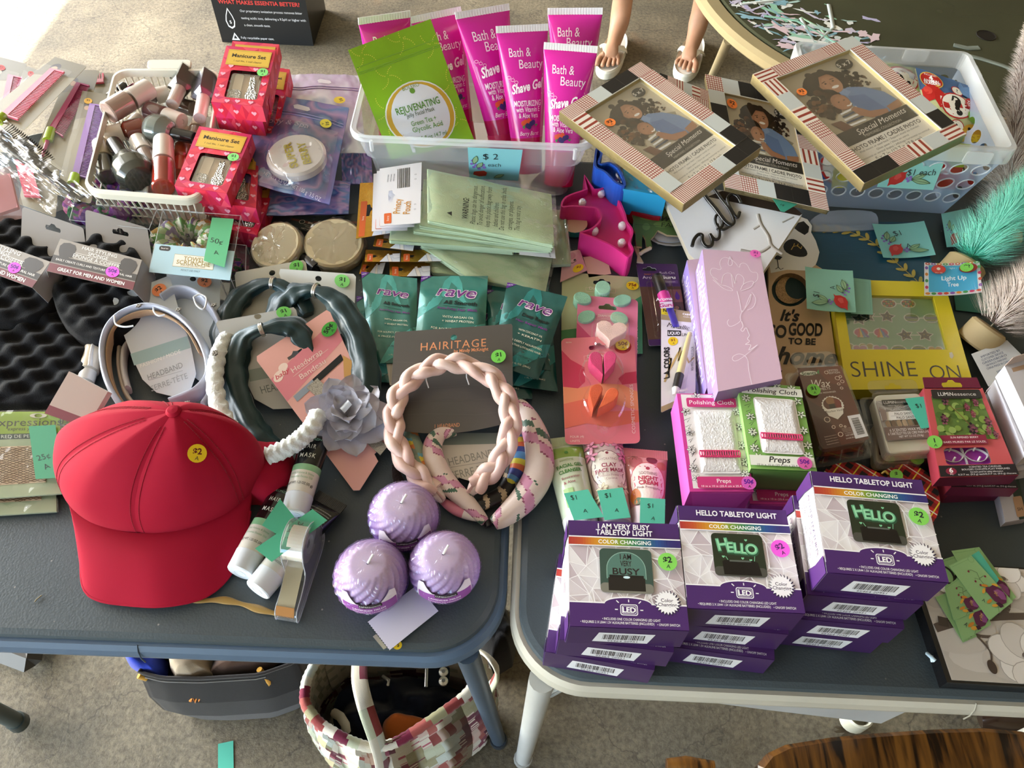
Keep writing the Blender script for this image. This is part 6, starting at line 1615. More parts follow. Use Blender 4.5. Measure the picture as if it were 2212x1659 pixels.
# wax melts, tea candles, plaid heart
def clam(px4,h,t,label,wax,face,art,stick=None,hang=True):
 Q=quad(px4,h);root=thing('wax_melts_pack',label,'wax melts',mid([p-A_([0,0,t])for p in Q.p]),'wax melt clamshells')
 mb=MB();slab(mb,Q,o_round(Q,.8,.05,.05,.95,.95),-t+.15,-.35,wax,bevel=.2);mb.build('wax_block',WAX,root)
 Qf=Quad([Q.at(*q)for q in face]);mb=MB();slab(mb,Qf,o_round(Qf,.3),-.3,-.22,'#6b3a26');mb.build('paper_label',CARD,root)
 a=Art(Qf,z0=-.2,dz=.004);art(a);a.build(root,INK)
 mb=MB();o=o_round(Q,.9);ob=o_round(Q,.9,-.03,-.02,1.03,1.02);of=o_round(Q,.7,-.1,-.05,1.1,1.05)
 loft(mb,[Q.S(of,-t),Q.S(of,-t+.12),Q.S(ob,-t+.14),Q.S(o,-.15),Q.S(o_round(Q,.7,.03,.03,.97,.97),0)],'#fff',False);mb.build('clamshell',CASE,root)
 if hang:mb=MB();slab(mb,Q,o_round(Q,.8,.02,-.22,.98,.0),-.9,-.82,'#fff',hole=euro(Q,.5,-.11,.9));mb.build('hang_tab',CASE,root)
 if stick:price(root,Q,*stick)
 return root,Q
def art_bourbon(a):
 a.rect(0,0,1,1,'#5c2414');a.poly([(.4,0),(1,0),(1,.3),(.6,.22)],'#6e2f1b');a.poly([(0,.4),(.3,.55),(.4,1),(0,1)],'#461a10')
 a.ell(.22,.075,.2,'#e9ece2',.06);a.text('Scents',.22,.075,.085,'#2f5a34',shear=.2,bold=.03,wid=.34);a.poly([(.4,.07),(.48,.03),(.45,.1)],'#3f8a4a')
 a.text('LIMITED',.78,.055,.052,'#f2e9e2',wid=.25);a.text('EDITION',.8,.09,.052,'#f2e9e2',wid=.25);a.text('Wax',.42,.22,.2,'#f2e9e2',shear=.3,wid=.42,rot=-3);a.text('MELTS',.47,.295,.06,'#f2e9e2',wid=.22);a.text('AIR FRESHENER',.48,.345,.038,'#f2e9e2',wid=.4)
 for x,y,r in((.62,.08,.04),(.82,.17,.05),(.9,.15,.03),(.9,.22,.04),(.8,.25,.03),(.83,.31,.03),(.28,.68,.06),(.36,.78,.035),(.52,.78,.03),(.45,.88,.05),(.6,.8,.02)):a.ring(o_ell(a.Q,x,y,r*a.Q.w,n=12),.014,'#e9d6c6')
 n=22;a.star(.5,.52,.245,.225,n,'#f2ede6');a.ell(.5,.5,.2,'#5a2418',.16);a.ell(.48,.46,.1,'#9a6a3f');a.rect(.42,.5,.54,.56,'#1d0f0a');a.poly([(.56,.44),(.68,.46),(.68,.56),(.56,.56)],'#7a1d18');a.poly([(.3,.56),(.7,.56),(.66,.64),(.5,.7),(.34,.64)],'#f2ede6');a.text('Bourbon Vanilla',.5,.59,.05,'#3a1d14',shear=.25,wid=.4)
 a.poly([(.72,.68),(1.0,.68),(1.0,.97),(.72,.97)],'#e9e7ea')
 for i in range(22):a.rect(.78,.72+.0098*i,.94,.72+.0098*i+(.004 if i%3 else .007),'#151515')
 for i in range(3):a.text('WARNING KEEP OUT OF REACH',.6,.83+.018*i,.018,'#d9c2b4',wid=.2)
 a.text('8 SCENTED',.62,.89,.035,'#f2e9e2',wid=.18);a.text('WAX CUBES',.62,.915,.035,'#f2e9e2',wid=.18);a.text('3.4 OZ (96 g)',.62,.95,.03,'#f2e9e2',wid=.2)
 for i in range(4):a.text('Manufactured for brands inc',.22,.88+.03*i,.022,'#d9c2b4',wid=.26)
def art_palo(a):
 a.rect(0,0,1,1,'#a9a39f');rg=random.Random(5)
 for i in range(40):a.line([(rg.random(),rg.random()*.4),(rg.random(),rg.random()*.4)],.012,rg.choice(['#d6d3d2','#8d8783','#c2bdbb']))
 a.rect(.1,.0,.62,.14,'#1b1a1c');a.text('LUMiN',.25,.07,.065,'#f2f0ee',wid=.24);a.text('essence',.49,.07,.06,'#c9c4c2',wid=.22)
 for i in range(9):a.poly([(.05+.11*i,.55),(.13+.11*i,.5),(.16+.11*i,.66),(.07+.11*i,.7)],['#8f735a','#6b5240','#a88d70','#b59b80'][i%4])
 a.rect(.0,.31,1,.52,'#e6e3e0');a.text('PALO SANTO',.48,.37,.055,'#4a4542',wid=.4,bold=.01);a.text('PALO SANTO',.5,.47,.055,'#4a4542',wid=.4,bold=.01);a.line([(.2,.42),(.9,.42)],.004,'#4a4542')
 a.rect(0,.7,1,1,'#7d6a62')
 for i in range(26):a.ell(i/25,.7,.02,'#7d6a62',n=8)
 a.text('6 SCENTED WAX MELTS',.45,.775,.062,'#efe9e5',wid=.72);a.text('6 TARTELETTES DE CIRE PARFUMÉES',.47,.86,.056,'#efe9e5',wid=.86);a.text('NET WT 2.5 OZ (70.8g)',.48,.94,.045,'#efe9e5',wid=.48)
 a.poly([(0,.2),(.12,.28),(.1,.5),(0,.55)],'#8a7a72')
clam([(1722,792),(1815,782),(1885,955),(1775,965)],4.0,2.4,'pack under','#6b4a38',[(.1,.1),(.9,.1),(.9,.9),(.1,.9)],lambda a:a.rect(0,0,1,1,'#3a2218'))[0]['label']='wax melts clamshell showing below the bourbon vanilla pack'
clam([(1718,790),(1822,785),(1888,958),(1772,978)],6.6,2.4,'dark brown bourbon vanilla wax melts with green $1 sticker','#5b3222',[(.04,.02),(.94,.02),(.96,.93),(.08,.96)],art_bourbon,(.2,.32,.85,GRN,'$1','A','#22262a',0,.3))
clam([(1885,900),(1990,900),(2010,1002),(1890,1002)],3.0,2.3,'p','#cbbda0',[(.1,.1),(.9,.1),(.9,.8),(.1,.8)],lambda a:(a.rect(0,0,1,1,'#5a3a34')),(.75,.92,.85,GRN,'$1',None,'#22262a',0,.3))[0]['label']='wax melts clamshell lying beneath the palo santo pack'
clam([(1882,843),(1995,838),(2040,975),(1918,985)],5.6,2.3,'white palo santo wax melts under a teal $1 note','#d9d6c6',[(.05,.16),(1.0,.16),(.97,.78),(.06,.78)],art_palo)
note('price_note','teal $1 note stuck on the palo santo wax melts',[(1955,861),(2002,856),(2036,920),(1990,926)],5.95,'#4fbfa6',[('$1',.4,.28,.22,-8),('A',.58,.7,.17,-15)])
def berry_art(a):
 a.rect(.1,.1,.92,.6,'#5f7a3a');rg=random.Random(9)
 for i in range(50):a.ell(.12+.78*rg.random(),.12+.46*rg.random(),rg.uniform(.02,.07),rg.choice(['#7f9a45','#6a8a3a','#4f6a30','#8fa85a']),n=10)
 a.line([(.3,.16),(.5,.35),(.62,.5),(.8,.56)],.012,'#7a5a3a');a.line([(.42,.26),(.65,.24)],.01,'#7a5a3a')
 for x,y,s,c in((.3,.15,.075,'#241a24'),(.62,.24,.055,'#6a2238'),(.78,.18,.06,'#5a1c30'),(.68,.32,.05,'#7a2c40'),(.22,.38,.07,'#3a1a28'),(.6,.5,.085,'#241822'),(.86,.42,.07,'#4a1c2c'),(.82,.52,.05,'#7a2c40'),(.9,.56,.05,'#4a1c2c')):
  for i in range(16):a.ell(x+s*.75*math.cos(i*2.4)*math.sqrt(i/16),y+s*.85*math.sin(i*2.4)*math.sqrt(i/16),s*.26,mixc(c,'#b86a80',.25*(i%3)),n=8)
 a.rrect(.1,.03,.92,.14,.02,'#2a2826');a.text('LUMiN',.33,.085,.065,'#f2f0ee',wid=.25);a.text('essence',.65,.085,.06,'#cfcac6',wid=.36)
 a.rect(.1,.56,.75,.66,'#8a2440');a.text('SUN RIPENED BERRY',.44,.585,.032,'#f4e9ea',wid=.4);a.text('BAIES MURIES PAR LE SOLEIL',.43,.635,.032,'#f4e9ea',wid=.6)
 a.rect(0,.885,1,1,'#231d22');
def candle_box(px4,h,t,label,full=True,stick=False):
 tp=[P(*p,h)for p in px4];bt=[p-A_([0,0,t])for p in tp];root=thing('tea_candle_box',label,'box',mid(bt),'scented tea candle boxes')
 Q=Quad(tp);mb=MB();w=o_round(Q,.5,.12,.69,.72,.87)
 k=keyhole(o_rect(),w);mb.add(Q.S(k),[list(range(len(k)))[::-1]],'#c9555a');allp=tp+bt
 mb.add(allp,[[3,7,6,2],[2,6,5,1],[1,5,4,0],[0,4,7,3],[4,5,6,7]],['#5a1430','#6a1a36','#5a1430','#a83a48','#5a1430']);mb.build('carton',CARD,root)
 a=Art(Q)
 if full:berry_art_clip(a,w)
 a.rect(0,.885,1,1,'#231d22');a.ell(.15,.945,.07,'#8a2440',.055);a.text('6',.15,.935,.07,'#ffffff',bold=.03);a.text('PC',.15,.975,.025,'#fff')
 for i,(s,w_)in enumerate((('SCENTED TEA CANDLES',.42),('BOUGIES CHAUFFE-PLAT PARFUMÉS',.62),('See back panel for safety information',.42),('0.317 oz. (9.0 g) each/0.317 oz. (9.0 g) chacune',.74))):a.text(s,.6,.905+.026*i,.026,'#e9e4e8',wid=w_)
 a.build(root,INK)
 if full:
  for cx,cy,nm in((.26,.8,0),(.6,.8,1),(.24,.69,2),(.58,.69,3)):
   mb=MB();lathe(mb,[(1.5,-1.6),(1.62,-.5),(1.55,-.5),(1.48,-.75),(.001,-.72)],Q.at(cx,cy),Q.N,28,['#c9c4cc','#d6d2d8','#d6d2d8','#a23ab0']);tc=mb.build('tea_candle',WAX,root)
   mb=MB();tube(mb,[Q.at(cx,cy,-.8),Q.at(cx+.01,cy-.02,-.2)],.12,'#e6e2dc',6);mb.build('wick',PAPER,tc)
  mb=MB();slab(mb,Quad([Q.at(.02,-.13),Q.at(.98,-.13),Q.at(.98,.01),Q.at(.02,.01)]),o_rect(),-.1,0,'#6a1838',hole=euro(Quad([Q.at(.02,-.13),Q.at(.98,-.13),Q.at(.98,.01),Q.at(.02,.01)]),.5,.55,1.05));mb.build('hang_tab',CARD,root)
 if stick:price(root,Q,.0,.635,.9,GRN,'1','A','#22262a')
def berry_art_clip(a,w):
 berry_art(a)
    # the lower panel stays open round the window
candle_box([(1995,862),(2120,862),(2185,1062),(2050,1068)],2.1,2.1,'tea candle box lowest of the berry candle stack',False)
candle_box([(1998,850),(2125,850),(2200,1055),(2055,1052)],4.2,2.0,'tea candle box in the middle of the berry candle stack',False)
candle_box([(1995,838),(2122,838),(2200,1027),(2030,1032)],6.3,2.0,'berry tea candle box with round candles in its window, topmost',True,True)
def plaid_heart():
 px=[(1905,1022),(1925,1008),(1960,1003),(2000,1018),(2025,1055),(2030,1090),(2018,1130),(1985,1200),(1900,1240),(1830,1190),(1780,1080),(1776,1040),(1785,1012),(1815,1000),(1850,1000),(1885,1015)]
 h=3.2;ol=catmull([P(*p,h)for p in px],5);bt=[p-A_([0,0,h])for p in ol];root=thing('plaid_heart_box','red tartan heart-shaped box half hidden by the light boxes','box',mid(bt))
 c=np.mean(ol,0)[:2]
 m,nt,b=newmat('tartan');tc=nd(nt,'ShaderNodeTexCoord');mp=nd(nt,'ShaderNodeMapping');mp.inputs['Rotation'].default_value=(0,0,.7);nt.links.new(tc.outputs['Object'],mp.inputs[0])
 last=None
 cols=nd(nt,'ShaderNodeMix',data_type='RGBA');cols.inputs[6].default_value=(*lin('#b3201d'),1);cols.inputs[7].default_value=(*lin('#14100f'),1)
 ws=[]
 for ax in('X','Y'):
  w=nd(nt,'ShaderNodeTexWave',bands_direction=ax);w.inputs['Scale'].default_value=17;nt.links.new(mp.outputs[0],w.inputs[0]);g=nd(nt,'ShaderNodeMath',operation='GREATER_THAN');g.inputs[1].default_value=.62;nt.links.new(w.outputs['Fac'],g.inputs[0]);ws.append(g)
 ad=nd(nt,'ShaderNodeMath',operation='ADD');nt.links.new(ws[0].outputs[0],ad.inputs[0]);nt.links.new(ws[1].outputs[0],ad.inputs[1]);ml=nd(nt,'ShaderNodeMath',operation='MULTIPLY');ml.inputs[1].default_value=.5;nt.links.new(ad.outputs[0],ml.inputs[0]);nt.links.new(ml.outputs[0],cols.inputs[0])
 prev=cols.outputs[2]
 for ax,cc in(('X','#d9c93a'),('Y','#e2dcd2')):
  w=nd(nt,'ShaderNodeTexWave',bands_direction=ax);w.inputs['Scale'].default_value=17;w.inputs['Phase Offset'].default_value=3.14;nt.links.new(mp.outputs[0],w.inputs[0]);g=nd(nt,'ShaderNodeMath',operation='GREATER_THAN');g.inputs[1].default_value=.985;nt.links.new(w.outputs['Fac'],g.inputs[0])
  mx=nd(nt,'ShaderNodeMix',data_type='RGBA');mx.inputs[7].default_value=(*lin(cc),1);nt.links.new(g.outputs[0],mx.inputs[0]);nt.links.new(prev,mx.inputs[6]);prev=mx.outputs[2]
 nt.links.new(prev,b.inputs['Base Color']);b.inputs['Roughness'].default_value=.8
 mb=MB();loft(mb,[bt,[p-A_([0,0,.3])for p in ol],ol],'#b3201d',False);mb.build('heart_lid',m,root)
 mb=MB();tube(mb,[P(1905,1022,3.3),P(1912,1018,3.8),P(1918,1024,3.3)],.2,'#c9b060',6);mb.build('gold_loop',METAL,root)
 q=quad([(1918,1018),(1948,1018),(1950,1040),(1920,1040)],h);price(root,q,.5,.5,.8,GRN,'$',None)
plaid_heart()
# framed blossom print and the green flower cards
def canvas():
 Q=Quad([P(1958,1212,1.8),P(1958,1212,1.8)+A_([22,-.3,0]),P(2046,1474,1.8)+A_([22,-.3,0]),P(2046,1474,1.8)])
 root=thing('blossom_print','black-framed grey print of white blossoms on a branch','picture',mid([p-A_([0,0,1.8])for p in Q.p]));mb=MB();slab(mb,Q,o_rect(),-1.8,0,'#141416');mb.build('frame',GLOSS,root)
 m=.018;Qi=Quad([Q.at(.025,.02),Q.at(.98,.02),Q.at(.98,.98),Q.at(.025,.98)]);mb=MB();slab(mb,Qi,o_rect(),.0,.03,'#c9c2ba');mb.build('print_sheet',PAPER,root)
 a=Art(Qi,z0=.04,dz=.003);rg=random.Random(2)
 for i in range(60):a.ell(rg.random(),rg.random(),rg.uniform(.05,.16),rg.choice(['#cfc8c1','#c2bab3','#d6d0ca','#b5aea8']),rg.uniform(.03,.1),14)
 def branch(p,w0,w1,c='#5f524a'):
  pts=[tuple(q)for q in catmull(p,4,False)];n=len(pts)
  for i in range(n-1):a.line([pts[i],pts[i+1]],w0+(w1-w0)*i/n,c)
  a.z+=a.dz
 branch([(.0,.58),(.12,.52),(.3,.46),(.5,.43),(.8,.4),(1,.38)],.045,.03);branch([(.12,.53),(.2,.62),(.3,.63),(.42,.66)],.02,.012);branch([(.2,.62),(.24,.75),(.22,.86)],.012,.008);branch([(.24,.7),(.3,.78)],.01,.008);branch([(.36,.46),(.42,.36),(.44,.26)],.03,.02);branch([(.05,.56),(.06,.48)],.05,.05,'#4a3f38');branch([(.5,.45),(.6,.5),(.75,.5)],.02,.012)
 for u,v in((.22,.88),(.31,.8)):a.ell(u,v,.022,'#4a3d36',.035)
 def bloom(u,v,s):
  for i in range(6):
   t=i*1.05+.3;a.ell(u+s*.55*math.cos(t),v+s*.45*math.sin(t)*a.k,s*.55,['#e6e1dc','#d8d2cc','#ece8e4'][i%3],s*.46,18,t);a.ring(o_ell(a.Q,u+s*.55*math.cos(t),v+s*.45*math.sin(t)*a.k,s*.55*a.Q.w,s*.46*a.Q.w,18,t),.004,'#b3aca6')
  for i in range(7):a.ell(u+rg.uniform(-.2,.2)*s,v+rg.uniform(-.12,.12)*s,s*.12,'#a8a09a',s*.06)
  a.ell(u,v,s*.16,'#6f635c',s*.1)
 bloom(.42,.77,.17);bloom(.5,1.0,.18);bloom(.75,.9,.2);bloom(.2,.08,.14);bloom(.45,.1,.12);bloom(.9,.6,.14)
 for u,v in((.16,.1),(.1,.05),(.22,.16),(.32,.07)):a.ring(o_ell(a.Q,u,v,1.0,.7,14,u*9),.012,'#2a2522')
 a.build(root,INK,'printed_picture');price(root,Qi,.44,.11,1.0,YEL,'50¢','A','#2b2418',5,z=.07)
 mb=MB();tube(mb,[P(2003,1412,1.0),P(2012,1420,1.9),P(2020,1428,1.9)],.22,'#b9d3e6',6);tube(mb,[P(2012,1416,1.5),P(2014,1430,1.2)],.18,'#b9d3e6',6);mb.build('tape_scrap',GLOSS,root)
canvas()
def green_card(px4,h,label,seed,full=True):
 def art(a):
  rg=random.Random(seed);a.line([(.06,.04),(.8,.04)],.006,'#5f8a52');a.ring(o_ell(a.Q,.86,.06,.35,n=10),.008,'#5f8a52')
  a.line([(.62,.6),(.62,.42),(.7,.3),(.6,.22),(.48,.2)],.012,'#3f4a34');a.line([(.62,.42),(.5,.36),(.46,.4)],.01,'#3f4a34');a.line([(.64,.4),(.82,.4)],.01,'#3f4a34')
  for u,v in((.47,.22),(.44,.41),(.84,.42),(.5,.5)):a.ell(u,v,.035,'#7a2438',n=10)
  for i,(u,v,t)in enumerate(((.46,.6,-.5),(.6,.54,.6),(.9,.62,.8),(.38,.78,0),(.44,.88,.4))):a.ell(u,v,.1,['#d9a03a','#c9822e'][i%2],.045,12,t)
  a.poly([(.5,.62),(.6,.57),(.7,.6),(.84,.6),(.98,.72),(.96,.86),(.8,.95),(.62,.93),(.52,.82)],'#5b2345');a.poly([(.72,.68),(.88,.7),(.96,.8),(.86,.92),(.74,.86)],'#8a4a80');a.poly([(.5,.86),(.62,.88),(.66,.97),(.54,.96)],'#3a1830')
  a.text('rily',.72,.74,.09,'#d6b04a',shear=.3,rot=70);a.line([(.5,.92),(.4,1.0)],.01,'#3f4a34');a.text('A',.24,.72,.1,'#23282c',rot=-60)
 return note('flower_card',label,px4,h,'#8fb67c',[],art=art,group='sage green flower cards')
green_card([(2033,1210),(2095,1190),(2135,1290),(2050,1330)],2.0,'sage flower card at the back of the fanned pile',1)
green_card([(2055,1190),(2115,1182),(2195,1290),(2140,1340)],2.15,'sage flower card showing its torn top edge above the pile',2)
green_card([(2020,1290),(2060,1275),(2110,1375),(2080,1388)],2.1,'sage flower card at the bottom left of the fan',3)
green_card([(2045,1295),(2125,1245),(2140,1350),(2080,1385)],2.3,'sage flower card with plum bloom, lowest of the three upright ones',4)
green_card([(2040,1270),(2080,1240),(2125,1315),(2060,1340)],2.4,'sage flower card peeking left of the top card',5)
note('flower_card','teal-edged sage card strip under the topmost flower card',[(2098,1200),(2114,1190),(2158,1252),(2150,1264)],2.5,'#4fae94',[],group='sage green flower cards')
green_card([(2050,1222),(2098,1200),(2188,1300),(2137,1340)],2.6,'sage flower card marked A, topmost of the fanned pile',6)
# LEFT TABLE
def onplane(px,py,c,n,off=0.0):
 d=_f*FPX+_R*(px-1106.0)-_U*(py-829.5);o=A_([0,0,CH]);return o+d*(((c+n*off-o)@n)/(d@n))
def puv(Q,px,py):
 """photo pixel -> unit coordinates on the face"""
 c=np.mean(Q.p,0);p=onplane(px,py,c,Q.N);u=v=.5
 a,b,cc,d=Q.p
 for _ in range(14):
  q=(a*(1-u)+b*u)*(1-v)+(d*(1-u)+cc*u)*v
  du=(b-a)*(1-v)+(cc-d)*v;dv=(d-a)*(1-u)+(cc-b)*u;e=p-q
  M=A_([[du@du,du@dv],[du@dv,dv@dv]]);s=np.linalg.solve(M,A_([du@e,dv@e]));u+=s[0];v+=s[1]
 return(u,v)
def pol(Q,px):return[puv(Q,*p)for p in px]
def path(px,h,n=6):
 hs=[h]*len(px)if np.isscalar(h)else h
 return catmull([P(x,y,k)for (x,y),k in zip(px,hs)],n,False)
# red cap
def cap_thing():
 F=P(345,1160,1.6);L=P(131,1005,2.2);Rr=P(557,1075,2.2)
 rx=(Rr[0]-L[0])/2;cx=(Rr[0]+L[0])/2;ry=8.8;cy=F[1]+ry
 hs=[(abs(P(378,878,h)[1]-(cy+.6)),h)for h in np.linspace(4,16,121)];H=min(hs)[1]
 c=A_([cx,cy,TH]);bx=P(378,878,H)[0]-cx
 root=thing('baseball_cap','bright red baseball cap with yellow $2 sticker, brim toward the table edge','cap',c)
 def dome(ang,s,z0=1.2):
  rad=np.sin(s*math.pi/2)**.95;zz=z0+(H-z0)*np.cos(s*math.pi/2)**.72
  seam=np.abs(((ang-math.radians(-90))/(math.pi/3)+.5)%1-.5)*2
  bulge=1+.05*np.clip(seam,0,1)**.8*np.sin(s*math.pi*.9)-.012
  wr=1+.014*vnoise(ang*3.1,s*5,3)*s
  front=1+.0*ang
  x=cx+bx*(1-s)**1.2+rx*rad*np.cos(ang)*bulge*wr;y=cy+ry*rad*np.sin(ang)*bulge*wr*np.where(np.sin(ang)>0,.5,1.0)
  return np.stack([x,y,TH+zz*(1-.04*(1-np.clip(seam,0,1))*np.sin(s*math.pi))],-1)
 Rd='#9c0d2b'
 for k in range(6):
  a0=math.radians(-90+60*k);mb=MB()
  grid(mb,lambda u,v:dome(a0+u*math.pi/3,v*.98+.02),16,26,Rd);mb.build('panel',TWILL,root)
 mb=MB();
 for k in range(6):
  a0=math.radians(-90+60*k)
  for da in(-.035,.035):
   ss=np.linspace(.12,.985,46);pts=[dome(np.array([a0+da/(.3+.7*s)]),np.array([s]))[0]+A_([0,0,.06])for s in ss]
   for i in range(0,45):tube(mb,[pts[i]*.75+pts[i+1]*.25,pts[i]*.05+pts[i+1]*.95],.045,'#8f0d22',4,caps=False)
 mb.build('stitching',CLOTH,root,kind='stuff')
 mb=MB();lathe(mb,[(.78,-.25),(.8,.1),(.55,.38),(.001,.45)],A_([cx+bx,cy,TH+H-.05]),n=20,col=Rd);mb.build('top_button',TWILL,root)
    # brim
 out_px=[(186,1098),(180,1150),(176,1225),(184,1275),(215,1297),(270,1306),(345,1310),(420,1298),(470,1272),(508,1225),(530,1165),(540,1105)]
 ang=np.linspace(math.radians(-160),math.radians(-20),40)
 inner=dome(ang,np.ones(40)*.985,1.2)
 hz=[1.6,1.3,.7,.5,.5,.6,.8,.6,.5,.5,1.0,1.6];outer=catmull([P(x,y,h)for (x,y),h in zip(out_px,hz)],8,False);outer=A_([outer[int(i)]for i in np.linspace(0,len(outer)-1,40)])
 mb=MB()
 def br(u,v,dz=0):
  i=np.clip(np.round(u*39).astype(int),0,39);a=inner[i]*(1-v)[:,None]+outer[i]*v[:,None]
  a[:,2]+=.9*np.sin(math.pi*v)*np.sin(math.pi*u)+dz;return a
 grid(mb,lambda u,v:br(u,v,.25),39,14,Rd,flip=True);grid(mb,lambda u,v:br(u,v,-.1),39,14,Rd)
 tube(mb,[p+A_([0,0,.07])for p in outer],.2,Rd,8);mb.build('brim',TWILL,root)
 mb=MB();Qs=Quad([P(400,962,H*.62+1.2),P(446,962,H*.62+.6),P(446,998,H*.45),P(400,998,H*.45+.5)])
 p0=P(425,980,0);
    # sticker laid on the dome
 best=None
 for a in np.linspace(-1.5,.2,160):
  for s in np.linspace(.3,.95,90):
   q=dome(np.array([a]),np.array([s]))[0];d=q-A_([0,0,CH]);D=d@_f;x,y=1106+FPX*(d@_R)/D,829.5-FPX*(d@_U)/D
   e=(x-425)**2+(y-980)**2
   if best is None or e<best[0]:best=(e,a,s,q)
 _,a,s,q=best;e=.02;ta=unit(dome(np.array([a+e]),np.array([s]))[0]-q);ts=unit(dome(np.array([a]),np.array([s+e]))[0]-q);n=unit(np.cross(ts,ta));n=n if n[2]>0 else-n
 xx=unit(A_([1,0,0])-n*n[0]);yy=np.cross(n,xx);q=q+n*.12
 price(root,Quad([q-xx+yy,q+xx+yy,q+xx-yy,q-xx-yy]),.5,.5,.98,YEL,'$2','A','#6a1a14',-4,z=.02)
    # second cap behind
 c2=P(572,1030,0);r2=thing('baseball_cap','second red cap, dark in the shade, mostly hidden behind the first','cap',c2);mb=MB()
 def d2(u,v):
  a=u*2*math.pi;rad=np.sin(v*math.pi/2);return np.stack([c2[0]+3.9*rad*np.cos(a),c2[1]+4.2*rad*np.sin(a)*(1+.06*np.cos(6*a)),TH+.3+3.6*np.cos(v*math.pi/2)**.8],-1)
 grid(mb,d2,36,12,Rd,closeu=True);mb.build('crown',TWILL,r2)
cap_thing()
# hair mask tubes, notes, tape, candles, slip, ribbon
def hm_body(u,v):return '#131416' if v<.56 else('#8fc79a' if v<.66 else '#e3e1d8')
def hm_art(a):
 a.text('VOLUMIZING',.5,.12,.1,'#7fa890',wid=.72,rot=0);a.text('HAIR',.47,.26,.17,'#e9ece6',space=1.3,wid=.42,bold=.01);a.text('MASK',.5,.42,.17,'#e9ece6',space=1.3,wid=.54,bold=.01)
 a.text('Adds Volume & Shine',.5,.72,.075,'#7fae84',wid=.8);a.text('Removes Excess Oil',.5,.78,.075,'#7fae84',wid=.76);a.text('NET WT. 1.23 OZ (35 g)',.5,.88,.085,'#1b1b1b',wid=.9,bold=.01)
def hm_back(a):
 for i in range(8):a.text('Apply a generous amount to clean damp hair and massage',.5,.1+.04*i,.045,'#c9ccc6',wid=.78)
 for i,s in enumerate(('DISTRIBUTED FOR:','COLUMBUS, OH 44311 USA','MADE IN CHINA','EXP: 08/30/2024')):a.text(s,.5,.72+.06*i,.06,'#1b1b1b',wid=.7)
soft_tube((P(652,935,2.5),P(716,945,2.5)),P(636,1112,2.4),'hair mask tube with white cap, upper of three by the cap','hair mask tubes',hm_body,'#dde3ea',1.55,hm_art,crimpcol='#1b1c1e',capL=2.3)
soft_tube((P(592,1045,1.4),P(648,1058,1.4)),P(518,1238,1.6),'hair mask tube lying nearest the red brim, white cap outward','hair mask tubes',hm_body,'#dde3ea',1.55,hm_art,crimpcol='#1b1c1e',capL=2.3)
soft_tube((P(672,1080,1.2),P(738,1106,1.2)),P(556,1276,1.6),'hair mask tube lying back side up under the green notes','hair mask tubes',hm_body,'#dde3ea',1.55,hm_back,crimpcol='#1b1c1e',capL=2.3)
note('price_note','blank green note lying on the hair mask tubes',[(605,1078),(640,1122),(602,1156),(566,1135)],4.0,'#4fae8a',[])
note('price_note','green note marked 5 and A reaching from tubes to the tape dispenser',[(551,1185),(675,1100),(707,1124),(587,1214)],4.4,'#4fb08c',[('A',.42,.62,.1,-10),('50¢',.62,.3,.12,18)])
def tape():
 Fp=P(622,1338,0);B=P(684,1152,0);y=unit((B-Fp)*A_([1,1,0]));x=A_([y[1],-y[0],0]);L=np.linalg.norm(B-Fp);z=unit(A_([0,0,1.0])-x*.14);k=L/9.2
 root=thing('tape_dispenser','clear plastic tape dispenser with a roll of tape by the candles','tape dispenser',(Fp+B)/2)
 prof=[(0,.1),(-.1,.8),(.5,1.3),(2.2,1.5),(3.8,2.1),(4.5,3.8),(5.4,5.0),(6.9,5.35),(8.3,4.8),(9.1,3.2),(9.0,1.2),(8.2,.2),(6,.05),(3,.05)]
 pr=catmull([A_([s*k,h,0])for s,h in prof],4)
 def W(s,h,o):return Fp+y*s+z*h+x*o
 mb=MB()
 for o in(-1.15,1.15):
  a=[W(p[0],p[1],o)for p in pr];b=[W(p[0],p[1],o+.14)for p in pr];n=len(a);mb.add(a,[list(range(n))],'#fff');mb.add(b,[list(range(n))],'#fff');mb.add(a+b,[[i,n+i,n+(i+1)%n,(i+1)%n]for i in range(n)],'#fff')
 mb.build('side_wall',CLEAR,root)
 mb=MB();n=len(pr);a=[W(p[0],p[1],-1.15)for p in pr];b=[W(p[0],p[1],1.2)for p in pr];keep=[i for i in range(n)if not(8<=i<18)]
 mb.add(a+b,[[i,n+i,n+(i+1)%n,(i+1)%n]for i in keep],'#fff');mb.build('rim_wall',CLEAR,root)
 edge=MB()
 for o in(-1.1,1.25):tube(edge,[W(p[0],p[1],o)for p in pr],.06,'#dfe6ee',5,closed=True)
 edge.build('moulded_edge',FROST,root)
 mb=MB();c=W(6.75*k,2.9,-.95);lathe(mb,[(1.25,0),(2.05,0),(2.05,1.9),(1.25,1.9),(1.25,0)],c,x,36,'#e6e3d8',False,cap=False);mb.build('tape_roll',WAX,root);
 mb=MB();lathe(mb,[(1.1,-.05),(1.26,-.05),(1.26,1.95),(1.1,1.95),(1.1,-.05)],c,x,36,'#e6e9ec',False,cap=False);mb.build('roll_core',PLASTIC,root)
 mb=MB();q=Quad([W(4.9*k,2.6,-.95),W(4.9*k,2.6,.95),W(.4,1.35,.95),W(.4,1.35,-.95)]);slab(mb,q,o_rect(),0,.03,'#cfc4a2');mb.build('pulled_tape',FROST,root)
 mb=MB();q=Quad([W(.75,1.55,-1.0),W(.75,1.55,1.0),W(-.15,.9,1.0),W(-.15,.9,-1.0)]);ol=[(0,0),(1,0)]+[(1-i/24,1-.16*(i%2))for i in range(25)];slab(mb,q,ol,0,.07,'#c08a55');mb.build('cutter_blade',METAL,root)
tape()
